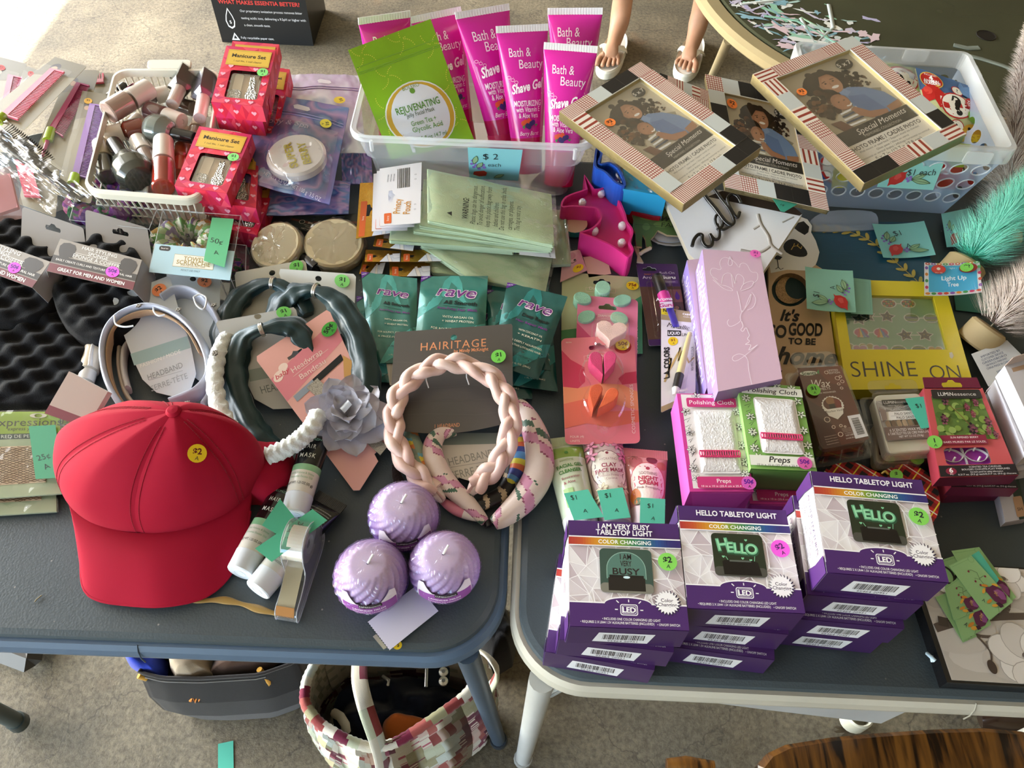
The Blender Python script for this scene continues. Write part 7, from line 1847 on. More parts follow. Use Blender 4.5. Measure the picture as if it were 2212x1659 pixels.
def candle(px,R,label,seed):
 c=P(*px,R*.92);root=thing('swirl_candle',label,'candle',A_([c[0],c[1],TH]),'lavender swirl candles')
 def fn(u,v,k=1.0):
  th=v*math.pi*.965+.03;a=u*2*math.pi;r=R*np.sin(th)**.92*k
  rid=1+.12*(np.abs(np.sin(9*(a+1.1*th)))-.6)*np.sin(th)**.7;top=np.clip(1-th/.55,0,1)
  z=R*.93*np.cos(th)*k;z=np.where(th<.5,R*.93*math.cos(.5)+(z-R*.93*math.cos(.5))*.25,z)
  return c+np.stack([r*rid*np.cos(a),r*rid*np.sin(a),z],-1)
 def col(u,v):
  t=np.clip((v-.05)/.55,0,1);return[mixc('#cdb9d6','#8659b4',x)for x in t]
 mb=MB();grid(mb,fn,126,40,col,closeu=True);mb.build('wax_body',WAX,root)
 mb=MB();tp=c+A_([0,0,R*.84]);tube(mb,[tp,tp+A_([.25,.35,.35]),tp+A_([.5,.8,.5])],.13,'#e9e6e4',7);mb.build('wick',PAPER,root)
 mb=MB();rg=np.random.default_rng(seed)
 def wr(u,v):
  p=fn(u,v,1.0);d=p-c;a=u*2*math.pi;w=1.03+.025*vnoise(np.cos(a)*3+9,np.sin(a)*3+v*7,seed)+.02*np.abs(vnoise(np.cos(a)*9+5,np.sin(a)*9+v*14,seed+4));q=c+d*w[:,None];q[:,2]=np.maximum(q[:,2],TH+.05);return q
 grid(mb,wr,70,36,'#fff',False,closeu=True);mb.build('shrink_wrap',WRAP,root)
 class LB:pass
 T=LB();T.w=R*1.75;T.h=R*.7;T.N=A_([0,-1,0.0])
 def S(uv,z=0.0):
  uv=np.asarray(uv,float).reshape(-1,2);a=math.radians(-90)+(uv[:,0]-.5)*1.75+.1*seed%.3;th=1.02+uv[:,1]*.66-.1*np.abs(uv[:,0]-.5);zz=1.075+(np.asarray(z)if not np.isscalar(z)else z)/R
  r=R*np.sin(th)*zz;return c+np.stack([r*np.cos(a),r*np.sin(a),np.maximum(R*.93*np.cos(th)*zz,-R*.9)],-1)
 T.S=S;T.at=lambda u,v,z=0:S([(u,v)],z)[0]
 mb=MB();a=Art(T,mb,0,.01,sub=.6);a.poly([(0,.1),(.1,.0),(.3,.35),(.7,.3),(.9,.0),(1,.12),(.93,1),(.06,1)],'#d9d0dc');a.poly([(.06,.5),(.3,.38),(.7,.34),(.96,.45),(.93,1),(.08,1)],'#8a4a96')
 a.poly([(.34,.34),(.7,.3),(.71,.5),(.35,.54)],'#2a2628');a.text('LUMiNessence',.52,.42,.03,'#e9e4e8',wid=.32);a.text('LAVENDER FIELDS',.5,.66,.035,'#f2eaf4',wid=.5,bold=.02);a.text('CHAMPS DE LAVANDE',.5,.84,.03,'#f2eaf4',wid=.5);mb.build('wrap_label',PAPER,root)
candle((872,1116),3.75,'lavender swirl candle in crinkled wrap, farthest from the table edge',2)
candle((802,1244),3.75,'lavender swirl candle beside the tape dispenser',4)
candle((960,1224),3.7,'lavender swirl candle touching the white paper slip',7)
note('paper_slip','blank white ticket slip lying over the left table front edge',[(794,1344),(901,1264),(947,1320),(841,1405)],.6,'#cbc9d8',[],group=None,zig='l')
mb=MB();q=quad([(806,1376),(813,1371),(836,1400),(829,1404)],.25);slab(mb,q,o_rect(),0,.2,'#c2c7c0');mb.build('foil_strip',METAL,label='narrow silver strip poking out from under the white slip',cat='strip')
mb=MB();q=quad([(848,1384),(868,1384),(868,1402),(848,1402)],.1);slab(mb,q,o_ell(q,.5,.5,.5),0,.02,YEL);a=Art(q,mb,.03);a.text('$',.6,.5,.4,'#2b2418');mb.build('loose_sticker',PAPER,label='yellow price sticker stuck to the table edge under the slip',cat='sticker')
mb=MB();tube(mb,path([(412,1292),(440,1297),(480,1296),(520,1304),(560,1316),(598,1326)],.25),[.35+.1*math.sin(i*.6)for i in range(31)],'#96763a',8,flat=.25);mb.build('ribbon',SATIN,label='strip of dull gold ribbon from the cap brim to the tape',cat='ribbon')
# flecks on the vinyl
mb=MB();tube(mb,path([(75,1300),(80,1294),(90,1286)],.15),.06,'#8a7f60',5);mb.build('plant_stem',PAPER,label='tiny dry stem lying on the grey vinyl, left of the cap',cat='stem')
# baby headwrap card with a grey chiffon flower
def headwrap():
 Q=quad([(550,773),(710,667),(858,1000),(768,1066)],[4.6,5.2,1.0,.8]);root=thing('headwrap_card','pink baby headwrap card with big grey chiffon flower and green sticker','hair accessory',mid(Q.p))
 ol=[(.03,0),(.97,0),(1,.025),(1,.865),(.62,.905),(.6,.925),(.58,.975),(.12,.998),(.02,.99),(0,.96),(0,.025)]
 mb=MB();slab(mb,Q,[(.03,0),(.97,0),(1,.025),(1,.87),(.68,.885),(.68,.93),(.1,1.0),(0,.98),(0,.025)],0,.05,'#e2aaa0',side='#efe4de',hole=[(.3,.115),(.36,.115),(.4,.1),(.44,.115),(.5,.115),(.5,.135),(.44,.135),(.4,.155),(.36,.135),(.3,.135)]);mb.build('backing_card',CARD,root)
 a=Art(Q,z0=.06);a.poly([(0,.17),(1,.08),(1,.22),(0,.34)],'#d9838e');a.ell(.13,.175,.09,'#f0d9cc',.06);a.ell(.2,.15,.06,'#f0d9cc');a.ell(.08,.19,.06,'#f0d9cc');a.text('baby',.15,.18,.07,'#c9455a',shear=.3,rot=0,bold=.01)
 a.text('Headwrap',.48,.2,.085,'#f2d9d2',wid=.44);a.line([(.24,.235),(.78,.215)],.006,'#f2d9d2');a.text('Bandeau',.49,.262,.085,'#f2d9d2',wid=.38)
 a.poly([(.1,.335),(.9,.285),(.9,.325),(.1,.375)],'#161a1c');a.poly([(.1,.335),(.42,.315),(.42,.355),(.1,.375)],'#8f9aa6');a.poly([(.92,.3),(1,.36),(1,.52),(.8,.42)],'#c99a5a');a.build(root,INK)
 price(root,Q,.9,.12,.95,'#3f9a35','50¢','A','#16210f',28)
 mb=MB();q=Quad([Q.at(.3,.34,.12),Q.at(.48,.33,.12),Q.at(.95,.9,.25),Q.at(.76,.915,.25)]);slab(mb,q,o_rect(),0,.14,'#a9a59c');mb.build('glitter_band',GLITTER,root)
 c=onplane(751,903,np.mean(Q.p,0),Q.N)+Q.N*.35;x=unit(Q.p[1]-Q.p[0]);y=np.cross(Q.N,x);n=Q.N;rg=random.Random(6)
 def petal(ang,r0,L,W,lift,curl,mat,col):
  d=x*math.cos(ang)+y*math.sin(ang);s=np.cross(n,d);mb=MB();tw=rg.uniform(-.3,.3)
  def fn(u,v):
   t=v;w=W*np.sin(np.clip(t*.88+.12,0,1)*math.pi)**.6*(u-.5)*2
   h=lift*np.sin(t*1.9)+curl*((u-.5)*2)**2*t+.18*vnoise(u*4+ang*3,t*4,2)+tw*w*t
   return c+d*(r0+L*t)[:,None]+s*w[:,None]+n*h[:,None]
  grid(mb,fn,10,9,col,True);mb.build('petal',mat,root)
 for ring,(cnt,r0,L,W,lift,curl)in enumerate(((9,.8,4.6,1.9,.5,.35),(8,.6,3.7,1.7,1.2,.5),(7,.3,2.9,1.4,1.9,.7),(5,.1,1.9,1.1,2.5,.9))):
  for i in range(cnt):
   ang=2*math.pi*(i+.5*(ring%2))/cnt+rg.uniform(-.2,.2);sh=rg.random()
   petal(ang,r0,L*rg.uniform(.88,1.08),W*rg.uniform(.85,1.1),lift,curl,SHEER if(i+ring)%2 else SATIN,mixc('#a7a6b4','#c3c2cc',sh))
 mb=MB();q=Quad([c-x*.6+y*.5+n*2.4,c+x*.8+y*.7+n*2.6,c+x*.7-y*.3+n*2.9,c-x*.6-y*.5+n*2.6]);q.bend=lambda u,v:.35*np.sin(math.pi*np.clip(v,0,1));grid(mb,lambda u,v:q.S(np.stack([u,v],1)),6,6,'#cfd6e2');mb.build('centre_fold',SATIN,root)
headwrap()
# headbands
def hair_card(px,Qpx,hs,col,parent,art=None,hole=None,th=.05,stick=None,name='display_card',side=None):
 Q=quad(Qpx,hs);mb=MB();ol=pol(Q,px);hl=o_ell(Q,*puv(Q,*hole),.42,n=14)if hole else None
 slab(mb,Q,ol,0,th,col,side=side or '#e6e4e0',hole=hl);mb.build(name,CARD,parent)
 if art:a=Art(Q,z0=th+.01);art(a,Q);a.build(parent,INK)
 if stick:price(parent,Q,*puv(Q,*stick[0]),*stick[1:])
 return Q
def band(parent,px,h,r,flat,col,mat,name='band',n=10,sub=6,up=(0,0,1)):
 mb=MB();pts=path(px,h,sub);tube(mb,pts,r,col,n,flat=flat,up=up);return mb.build(name,mat,parent)
def charms(parent,spots,h):
 for x,y in spots:
  mb=MB();c=P(x,y,h)
  for i in range(5):lathe(mb,[(.001,0),(.14,0),(.12,.18),(.001,.2)],c+A_([.2*math.cos(i*1.26),.2*math.sin(i*1.26),0]),n=8,col='#8c8a86')
  tube(mb,[c+A_([-.3,-.3,.1]),c+A_([.3,.3,.12])],.06,'#a9a6a0',5);mb.build('flower_stud',METAL,parent)
def mk_band(label,org,group='headbands on display cards'):return thing('headband',label,'headband',P(*org),group)
GRYB='#b4bcd0'
def fash(a,Q):
 a.rect(.0,.52,1,.63,'#bcd0d2');a.text('FASHION / MODE',.5,.575,.075,'#f2f5f5',wid=.72);a.text('HEADBAND',.52,.7,.12,'#a5acb2',wid=.66);a.line([(.18,.76),(.86,.76)],.006,'#a5acb2');a.text('SERRE-TÊTE',.52,.83,.12,'#a5acb2',wid=.66)
# rear grey band
t=mk_band('pale grey faux-leather headband on a card, the rear one of two',(430,720))
hair_card([(366,580),(472,583),(477,590),(474,700),(480,760),(470,800),(440,830),(400,800),(362,640),(360,590)],[(362,578),(476,582),(482,830),(370,830)],[3.2,3.2,.6,.6],'#c9d2d8',t,hole=(417,603),stick=((443,611),.95,'#f0905f','$2','A','#241c18',-4))
band(t,[(352,650),(385,632),(425,640),(458,672),(478,715),(480,765),(474,810),(458,850),(440,880)],[3.4,3.4,3.4,3.2,2.4,1.6,1.5,1.4,1.4],.42,3.4,GRYB,SATIN);charms(t,[(462,660),(464,762)],5.2)
mb=MB();tube(mb,path([(418,642),(425,660),(440,668),(446,645),(432,636),(418,642)],5.0,4),.12,'#dfe3e8',6);mb.build('plastic_tie',PLASTIC,t)
# front grey band
t=mk_band('pale grey faux-leather headband with fashion card, in front of its twin',(340,760))
hair_card([(247,641),(362,597),(368,602),(392,690),(412,745),(424,808),(412,842),(375,857),(338,848),(308,820),(287,775),(255,690),(244,650)],[(243,643),(364,596),(432,812),(296,862)],[4.2,4.2,1.4,1.2],'#cfd6de',t,art=lambda a,Q:fash(a,Q)if False else(a.poly(pol(Q,[(282,765),(405,726),(412,752),(290,790)]),'#9fbcc0'),a.text('FASHION / MODE',*puv(Q,347,775),.07,'#f4f6f6',wid=.66),a.text('HEADBAND',*puv(Q,357,802),.105,'#8f979f',wid=.56),a.line(pol(Q,[(322,822),(395,801)]),.006,'#8f979f'),a.text('SERRE-TÊTE',*puv(Q,366,826),.105,'#a2aab2',wid=.58)),hole=(306,634),stick=((345,629),.98,'#f0905f','$2','A','#241c18',18))
band(t,[(268,885),(245,850),(228,805),(224,755),(238,710),(272,678),(325,664),(378,680),(420,715),(448,765),(455,812),(432,845),(400,862),(372,872)],[2.2,2.4,2.8,3.2,3.8,4.4,4.8,4.6,4.0,3.4,3.0,2.6,2.2,2],.42,3.2,GRYB,SATIN)
band(t,[(272,880),(252,848),(238,805),(235,757),(248,716),(278,688),(326,675),(374,690),(412,722),(438,768)],[2.0,2.2,2.6,3.0,3.6,4.2,4.6,4.4,3.8,3.2],.2,5.2,'#a98a6a',CLOTH,'inner_lining')
charms(t,[(300,661),(386,670),(465,765),(404,872)],5.9)
for pl in([(247,682),(250,700),(268,706),(288,704)],[(333,656),(332,672),(342,682),(356,680)]):
 mb=MB();tube(mb,path(pl,5.6,4),.12,'#dfe3e8',6);mb.build('plastic_tie',PLASTIC,t)
t=mk_band('grey headband whose beige tips show at the left of the pair',(205,770))
band(t,[(200,800),(206,760),(226,700),(262,660)],1.6,.4,3.2,'#c9c4bf',SATIN);mb=MB();tube(mb,path([(196,806),(206,770),(218,740)],1.4),.55,'#b59e88',8,flat=1.5);mb.build('band_tip',PLASTIC,t)
band(t,[(278,842),(268,800),(270,760),(284,740)],1.4,.36,2.6,'#c4c2c4',SATIN);band(t,[(262,735),(258,790),(272,850),(300,885)],1.2,.3,2.6,'#b9aca0',SATIN)
# three dark green satin bands
GS='#0f2f33'
def satin_band(t,px,h,r,clip,ch,col=GS):
 pts=path(px,h,6);m=len(pts);mb=MB();k=int(np.argmin([np.linalg.norm(p-P(*clip,ch))for p in pts]))
 rs=[r*(.5+.5*min(1,abs(i-k)/7))*(1+.06*math.sin(i*1.3))*(.6+.4*min(1,min(i,m-1-i)/5))for i in range(m)];n=22;
    # folded cloth: ridges along the band
 P_=[np.asarray(p)for p in pts];vs=[];ref=A_([0,0,1.0]);x=None
 for i in range(m):
  T_=unit(P_[min(i+1,m-1)]-P_[max(i-1,0)]);x=unit(ref-T_*(ref@T_));y=np.cross(T_,x)
  for q in range(n):
   a=2*math.pi*q/n;rr=rs[i]*(1+.17*math.sin(5*a+i*.19)+.1*math.sin(8*a-i*.27));vs.append(P_[i]+rr*(x*math.cos(a)*.6+y*math.sin(a)))
 mb.add(vs,[[i*n+q,i*n+(q+1)%n,(i+1)*n+(q+1)%n,(i+1)*n+q]for i in range(m-1)for q in range(n)],col,True);mb.add(vs[:n],[list(range(n))],col);mb.add(vs[-n:],[list(range(n))],col);mb.build('satin_tube',SATIN,t)
 T_=unit(P_[min(k+1,m-1)]-P_[max(k-1,0)]);mb=MB();lathe(mb,[(r*.56,-.28),(r*.62,-.22),(r*.62,.22),(r*.56,.28)],P_[k],T_,24,'#c9c6be',cap=False);lathe(mb,[(r*.6,-.05),(r*.67,0),(r*.6,.05)],P_[k],T_,24,'#c9c6be',cap=False);mb.build('silver_clip',METAL,t)
t=mk_band('dark green satin knotted headband on the rear left card',(560,640))
hair_card([(510,588),(655,562),(661,568),(668,610),(660,720),(520,700),(507,595)],[(507,588),(660,562),(670,700),(520,710)],[3.5,3.5,.8,.8],'#c7c4b6',t,hole=(588,590),stick=((641,578),.95,'#6fbf58','$1','A','#1d2a1a',0))
satin_band(t,[(480,770),(484,720),(500,668),(535,630),(590,612),(640,640),(665,680)],[2.0,2.2,2.6,3.2,4.2,3.6,3.0],1.5,(591,610),4.2)
t=mk_band('dark green satin knotted headband on the rear right card, near the teal sachets',(690,660))
hair_card([(606,581),(764,592),(769,598),(765,690),(700,760),(640,700),(603,590)],[(603,580),(769,592),(765,760),(620,740)],[4.4,4.4,.8,.8],'#cdd0cc',t,hole=(688,602),stick=((740,609),1.0,'#7fd070','$1','A','#1d2a1a',-6))
satin_band(t,[(590,690),(612,655),(645,632),(683,628),(728,652),(765,705),(785,765),(792,830),(775,890)],[3.0,3.4,4.4,5.2,4.8,4.2,3.6,3.0,2.4],1.65,(683,626),5.2)
t=mk_band('white chunky knit headband with blunt ends beside the cap',(500,880))
for px in([(492,725),(472,768),(464,820),(474,880),(500,930),(528,962),(546,985)],[(576,986),(606,974),(640,955),(672,925),(690,890)]):
 pts=path(px,[3.8,4.2,4.6,4.8,4.8,4.6,4.2][:len(px)],14);mb=MB();n=14;vs=[]
 for i,p in enumerate(pts):
  T_=unit(pts[min(i+1,len(pts)-1)]-pts[max(i-1,0)]);x=unit(A_([0,0,1.0])-T_*T_[2]);y=np.cross(T_,x)
  e=min(1,(min(i,len(pts)-1-i)+1)/3)
  for q in range(n):
   a=2*math.pi*q/n;rr=1.02*e**.5*(1+.14*math.sin(i*1.05+2*math.sin(a*3))+.05*math.sin(4*a));vs.append(p+rr*(x*math.cos(a)+y*math.sin(a)))
 mb.add(vs,[[i*n+q,i*n+(q+1)%n,(i+1)*n+(q+1)%n,(i+1)*n+q]for i in range(len(pts)-1)for q in range(n)],'#dde2e0',True);mb.add(vs[:n],[list(range(n))],'#dde2e0');mb.add(vs[-n:],[list(range(n))],'#dde2e0');mb.build('knit_tube',KNIT,t)
t=mk_band('dark green satin knotted headband in front, on the tilted grey card',(560,780))
hair_card([(470,694),(634,664),(640,670),(662,770),(668,850),(640,882),(590,884),(550,862),(530,820),(490,760),(467,700)],[(467,695),(637,664),(690,860),(540,895)],[4.6,4.6,1.0,1.0],'#b9bab6',t,art=lambda a,Q:(a.poly(pol(Q,[(535,800),(660,775),(664,800),(540,825)]),'#8f9a92'),a.text('HEADBAND',*puv(Q,610,833),.11,'#6f7672',wid=.6)),hole=(557,684),stick=((614,677),.9,'#6fc058','$1','A','#1d2a1a',5))
satin_band(t,[(596,965),(562,945),(532,900),(512,840),(508,785),(526,735),(566,712),(615,705),(650,722),(672,770)],[1.4,1.6,2.0,2.6,3.2,4.4,5.4,5.2,4.6,3.6],1.5,(566,711),5.4)
# braided band on its dark card, and the printed bands beneath it
def printed(px,h,r,flat,cf,t,name='fabric_band',mat=SATIN,sub=16,tipr=.35):
 pts=path(px,h,sub);m=len(pts);n=32;cl=[lin(cf(i/(m-1),k/n))for i in range(m-1)for k in range(n)]
 rs=[max(tipr,r*math.sin(math.pi*(.08+.84*i/(m-1)))**.6)for i in range(m)];mb=MB();tube(mb,pts,rs,cl,n,flat=flat,up=(0,0,1));mb.build(name,mat,t)
def floral(s,k):
 v=math.sin(s*23+k*5)+math.sin(s*41+k*11+1);return '#c98aa6' if v>1.0 else('#3f5f4c' if v<-1.35 else('#8f4a62' if .75<v else '#d8c5bb'))
def rainb(s,k):
 t_=(s*2.3+k*.5)%1;return '#8fa089' if t_<.45 else('#6fb0c9' if t_<.55 else('#e2c93a' if t_<.68 else('#d9803a' if t_<.8 else '#7f9080')))
t=mk_band('rainbow-printed sage headband under the braided one',(910,990))
printed([(886,925),(892,960),(908,1000),(930,1040),(945,1062)],1.6,1.3,.7,rainb,t);printed([(1112,935),(1122,965),(1118,1010),(1100,1045)],1.4,1.0,.7,lambda s,k:['#2f3f8a','#4f8ac0','#c9c03a','#c9653a'][int(s*11)%4],t)
t=mk_band('black floral-print headband lowest in the braided pile',(1060,1075))
printed([(852,1005),(862,1040),(890,1072),(925,1092)],.9,.7,.7,lambda s,k:'#241a18',t,mat=KNIT);printed([(1022,1098),(1050,1085),(1090,1062),(1105,1020),(1100,985)],1.0,1.0,.7,lambda s,k:'#161314' if math.sin(s*31+k*7)<.6 else '#b9a58a',t)
t=mk_band('floral pink and white wrap headband looping right of the braided one',(1120,980))
hair_card([(950,945),(1080,935),(1086,990),(1070,1030),(1030,1044),(985,1030),(960,1000)],[(945,930),(1085,930),(1085,1050),(945,1050)],1.3,'#c9c4bb',t,art=lambda a,Q:(a.poly([(0,.05),(1,.05),(1,.25),(0,.28)],'#76807a'),a.text('HEADBAND',.52,.5,.14,'#8a8a84',rot=14,wid=.72),a.line([(.2,.68),(.9,.55)],.008,'#8a8a84'),a.text('SERRE-TÊTE',.56,.74,.14,'#8a8a84',rot=14,wid=.72)),name='display_card')
printed([(985,932),(950,938),(934,968),(945,1010),(972,1050),(1012,1088),(1048,1128)],[2.4,2.4,2.4,2.2,1.8,1.4,1.0],1.25,.8,floral,t);printed([(1118,868),(1142,905),(1162,960),(1164,1020),(1138,1070),(1100,1108),(1066,1132)],[2.2,2.4,2.6,2.4,2.0,1.4,1.0],1.75,.8,floral,t)
printed([(955,1082),(985,1100),(1020,1112),(1050,1120)],.9,.8,.6,lambda s,k:'#c9788c' if s<.5 else '#d9cfca',t,'ribbon_end');
for x,y in((1056,1138),(1070,1136)):
 mb=MB();tube(mb,[P(x,y,.8),P(x+(6 if x>1060 else-6),y-16,.9)],.42,'#17161a',8);mb.build('band_tip',PLASTIC,t)
t=thing('marble_card','white marble-print headband card peeking out behind the dark card','card',P(845,770));hair_card([(832,715),(842,709),(860,712),(866,840),(842,832),(826,730)],[(826,708),(866,708),(866,840),(826,840)],2.2,'#c9c2b8',t,art=lambda a,Q:(a.line([(.3,.1),(.5,.4),(.45,.9)],.03,'#a99a88'),a.line([(.6,.2),(.75,.6)],.02,'#a99a88')))
def hairitage():
 t=mk_band('blush pink braided headband on a charcoal card with green $1 sticker',(975,900))
 Q=quad([(853,718),(1107,700),(1108,925),(838,942)],[5.4,5.4,2.8,2.8]);mb=MB();ol=[(.01,0),(.99,0),(1,.02),(1,.94)]+[(1-i/14,.94+.07*math.sin(math.pi*i/14))for i in range(1,14)]+[(0,.94),(0,.02)]
 slab(mb,Q,ol,0,.06,'#57534f',side='#77726c',hole=o_ell(Q,.5,.095,.42,n=16));mb.build('display_card',CARD,t)
 a=Art(Q,z0=.07);a.text('HAIRITAGE',.5,.17,.075,'#e39a6e',wid=.55,space=1.15);a.text('by Mindy McKnight',.65,.235,.032,'#e39a6e',wid=.29,bold=.015);a.text('1 HEADBAND',.47,.94,.034,'#e39a6e',wid=.2);
 for i in range(5):a.line([(0,.3+.13*i),(.3,.34+.12*i),(.7,.3+.14*i),(1,.36+.12*i)],.004,'#625e5a')
 a.build(t,INK);price(t,Q,.88,.325,.95,'#7fe05f','$1','A','#1f2a1c',2)
 px=[(958,1084),(924,1050),(884,1011),(857,960),(851,910),(860,862),(894,820),(942,793),(993,790),(1054,815),(1090,858),(1103,908),(1096,958),(1074,1009),(1040,1040),(1014,1068)]
 hs=[1.2,1.8,2.6,3.4,4.0,4.8,5.6,6.2,6.4,6.2,5.6,5.0,4.2,3.2,2.2,1.4];pts=path(px,hs,10);m=len(pts)
 fr=[]
 for i in range(m):
  T_=unit(pts[min(i+1,m-1)]-pts[max(i-1,0)]);x=unit(A_([0,0,1.0])-T_*T_[2]);fr.append((x,np.cross(T_,x)))
 for k in range(3):
  sp,rs=[],[]
  for i in range(6,m-6):
   th=i*2*math.pi/30+2*math.pi*k/3;x,y=fr[i];sp.append(pts[i]+y*(.72*math.sin(th))+x*(.38*math.sin(2*th)+.45));rs.append(.66+.06*math.sin(i*.9))
  mb=MB();tube(mb,sp,rs,['#d9b7ab','#d2aea3','#dfc0b4'][k],12);mb.build('braid_strand',SATIN,t)
 mb=MB();tube(mb,pts,.28,'#cfa9a4',10,flat=4.0,up=(0,0,1));mb.build('inner_band',CLOTH,t)
 for s in(slice(0,12),slice(m-12,m)):
  mb=MB();L=pts[s];L=L if s.start==0 else L[::-1];tube(mb,[p+A_([0,0,.3])for p in L],[.42+.62*min(1,i/7)for i in range(12)],'#e2cfc8',14,flat=.75);mb.build('end_sleeve',KNIT,t)
 for x,y in((921,822),(1008,815)):
  mb=MB();p=P(x,y,5.2);tube(mb,[p+A_([0,0,.9]),p,p+A_([.35,-.9,-.3])],.09,'#e9e6e4',5);mb.build('plastic_tie',PLASTIC,t)
hairitage()
# hair nets, sleeve box
def hairnet(px4,hs,label,full=True):
 Q=quad(px4,hs);t=thing('hair_net_pack',label,'hair accessory',mid(Q.p),'hair net packs');mb=MB();slab(mb,Q,o_rect(),-.25,0,'#a9b894',side='#7d8a76');mb.build('backing_card',CARD,t)
 a=Art(Q,z0=.01)
 a.rect(0,0,1,.27,'#8aa82a');a.rect(0,.27,1,.335,'#2f4440');a.text('expressions',.66,.13,.1,'#2a3320',wid=.72,shear=.1);a.text('express yourself',.66,.21,.045,'#2a3320',shear=.2,wid=.4);a.text('• RED DE PELO • FILET',.66,.302,.04,'#d9e0cf',wid=.62)
 a.rect(.05,.42,.84,.86,'#dcc3a2')
 a.build(t,INK);mb=MB()
 rg=random.Random(4)
 for i in range(16):
  for s in(1,-1):
   pts=[]
   for k in range(15):
    u=.05+.79*k/14;v=.42+.44*((i/16+s*k/20+.012*math.sin(k*2.1+i))%1);pts.append((u,v))
   for (u0,v0),(u1,v1)in zip(pts,pts[1:]):
    if abs(v1-v0)<.1:tube(mb,[Q.at(u0,v0,.05),Q.at(u1,v1,.05)],.035,'#6a4a34',4,caps=False)
 mb.build('hair_net',CLOTH,t,kind='stuff')
 mb=MB();Q.bend=lambda u,v:.12*vnoise(u*8,v*8,3)+.18;grid(mb,lambda u,v:Q.S(np.stack([u*1.05-.02,v*1.03-.01],1)),14,14,'#fff',False);mb.build('clear_sleeve',FILM,t);Q.bend=None
 mb=MB();slab(mb,Q,keyhole(o_ell(Q,.78,.055,1.0,.35,16),o_ell(Q,.78,.055,.45,.3,12)),.05,.1,'#c9c6c0');mb.build('hang_ring',METAL,t)
 return t,Q
hairnet([(-60,905),(155,900),(158,960),(-60,985)],.5,'hair net pack behind, its yellow-green header corner showing')
hairnet([(-80,935),(118,930),(122,1105),(-80,1118)],[.9,.9,.5,.5],'hair net pack underneath, sticking out toward the table edge')
hairnet([(-80,890),(129,889),(134,1066),(-80,1082)],[2.6,2.4,1.4,1.4],'hair net pack with green header, topmost of the pile left of the cap')
note('price_note','dark green 25 cent note lying on the hair net pack',[(62,921),(120,918),(133,1032),(77,1035)],2.7,'#3c8a64',[('25¢',.4,.6,.26,14),('A',.48,.78,.26,20)])
def sleeve():
 tp=[P(*p,hh)for p,hh in(((149,802),5.5),((233,846),5.2),((187,924),3.2),((96,893),3.2))];Q=Quad(tp);t=thing('card_sleeve','folded tan card sleeve with a maroon stripe by the top of the cap','card',mid(tp));mb=MB();slab(mb,Q,o_rect(),-.9,0,'#8f7a70',side='#d9d4cf');mb.build('sleeve',CARD,t)
 a=Art(Q,z0=.012);a.rect(0,.8,1,1,'#5c1420');a.build(t,INK)
sleeve()
mb=MB();A0,A1=P(214,728,1.4),P(180,836,1.4);lathe(mb,[(.001,0),(1.2,0),(1.3,.2),(1.3,5.8),(1.1,6.0),(1.1,7.6),(.9,7.7),(.001,7.7)],A0,A1-A0,24,['#cdbfa8','#cdbfa8','#cdbfa8','#b9b0a0','#d2cdc6','#d2cdc6','#d2cdc6']);mb.build('spray_bottle',GLOSS,label='small pale cylindrical bottle lying between black foam and grey headbands',cat='bottle')
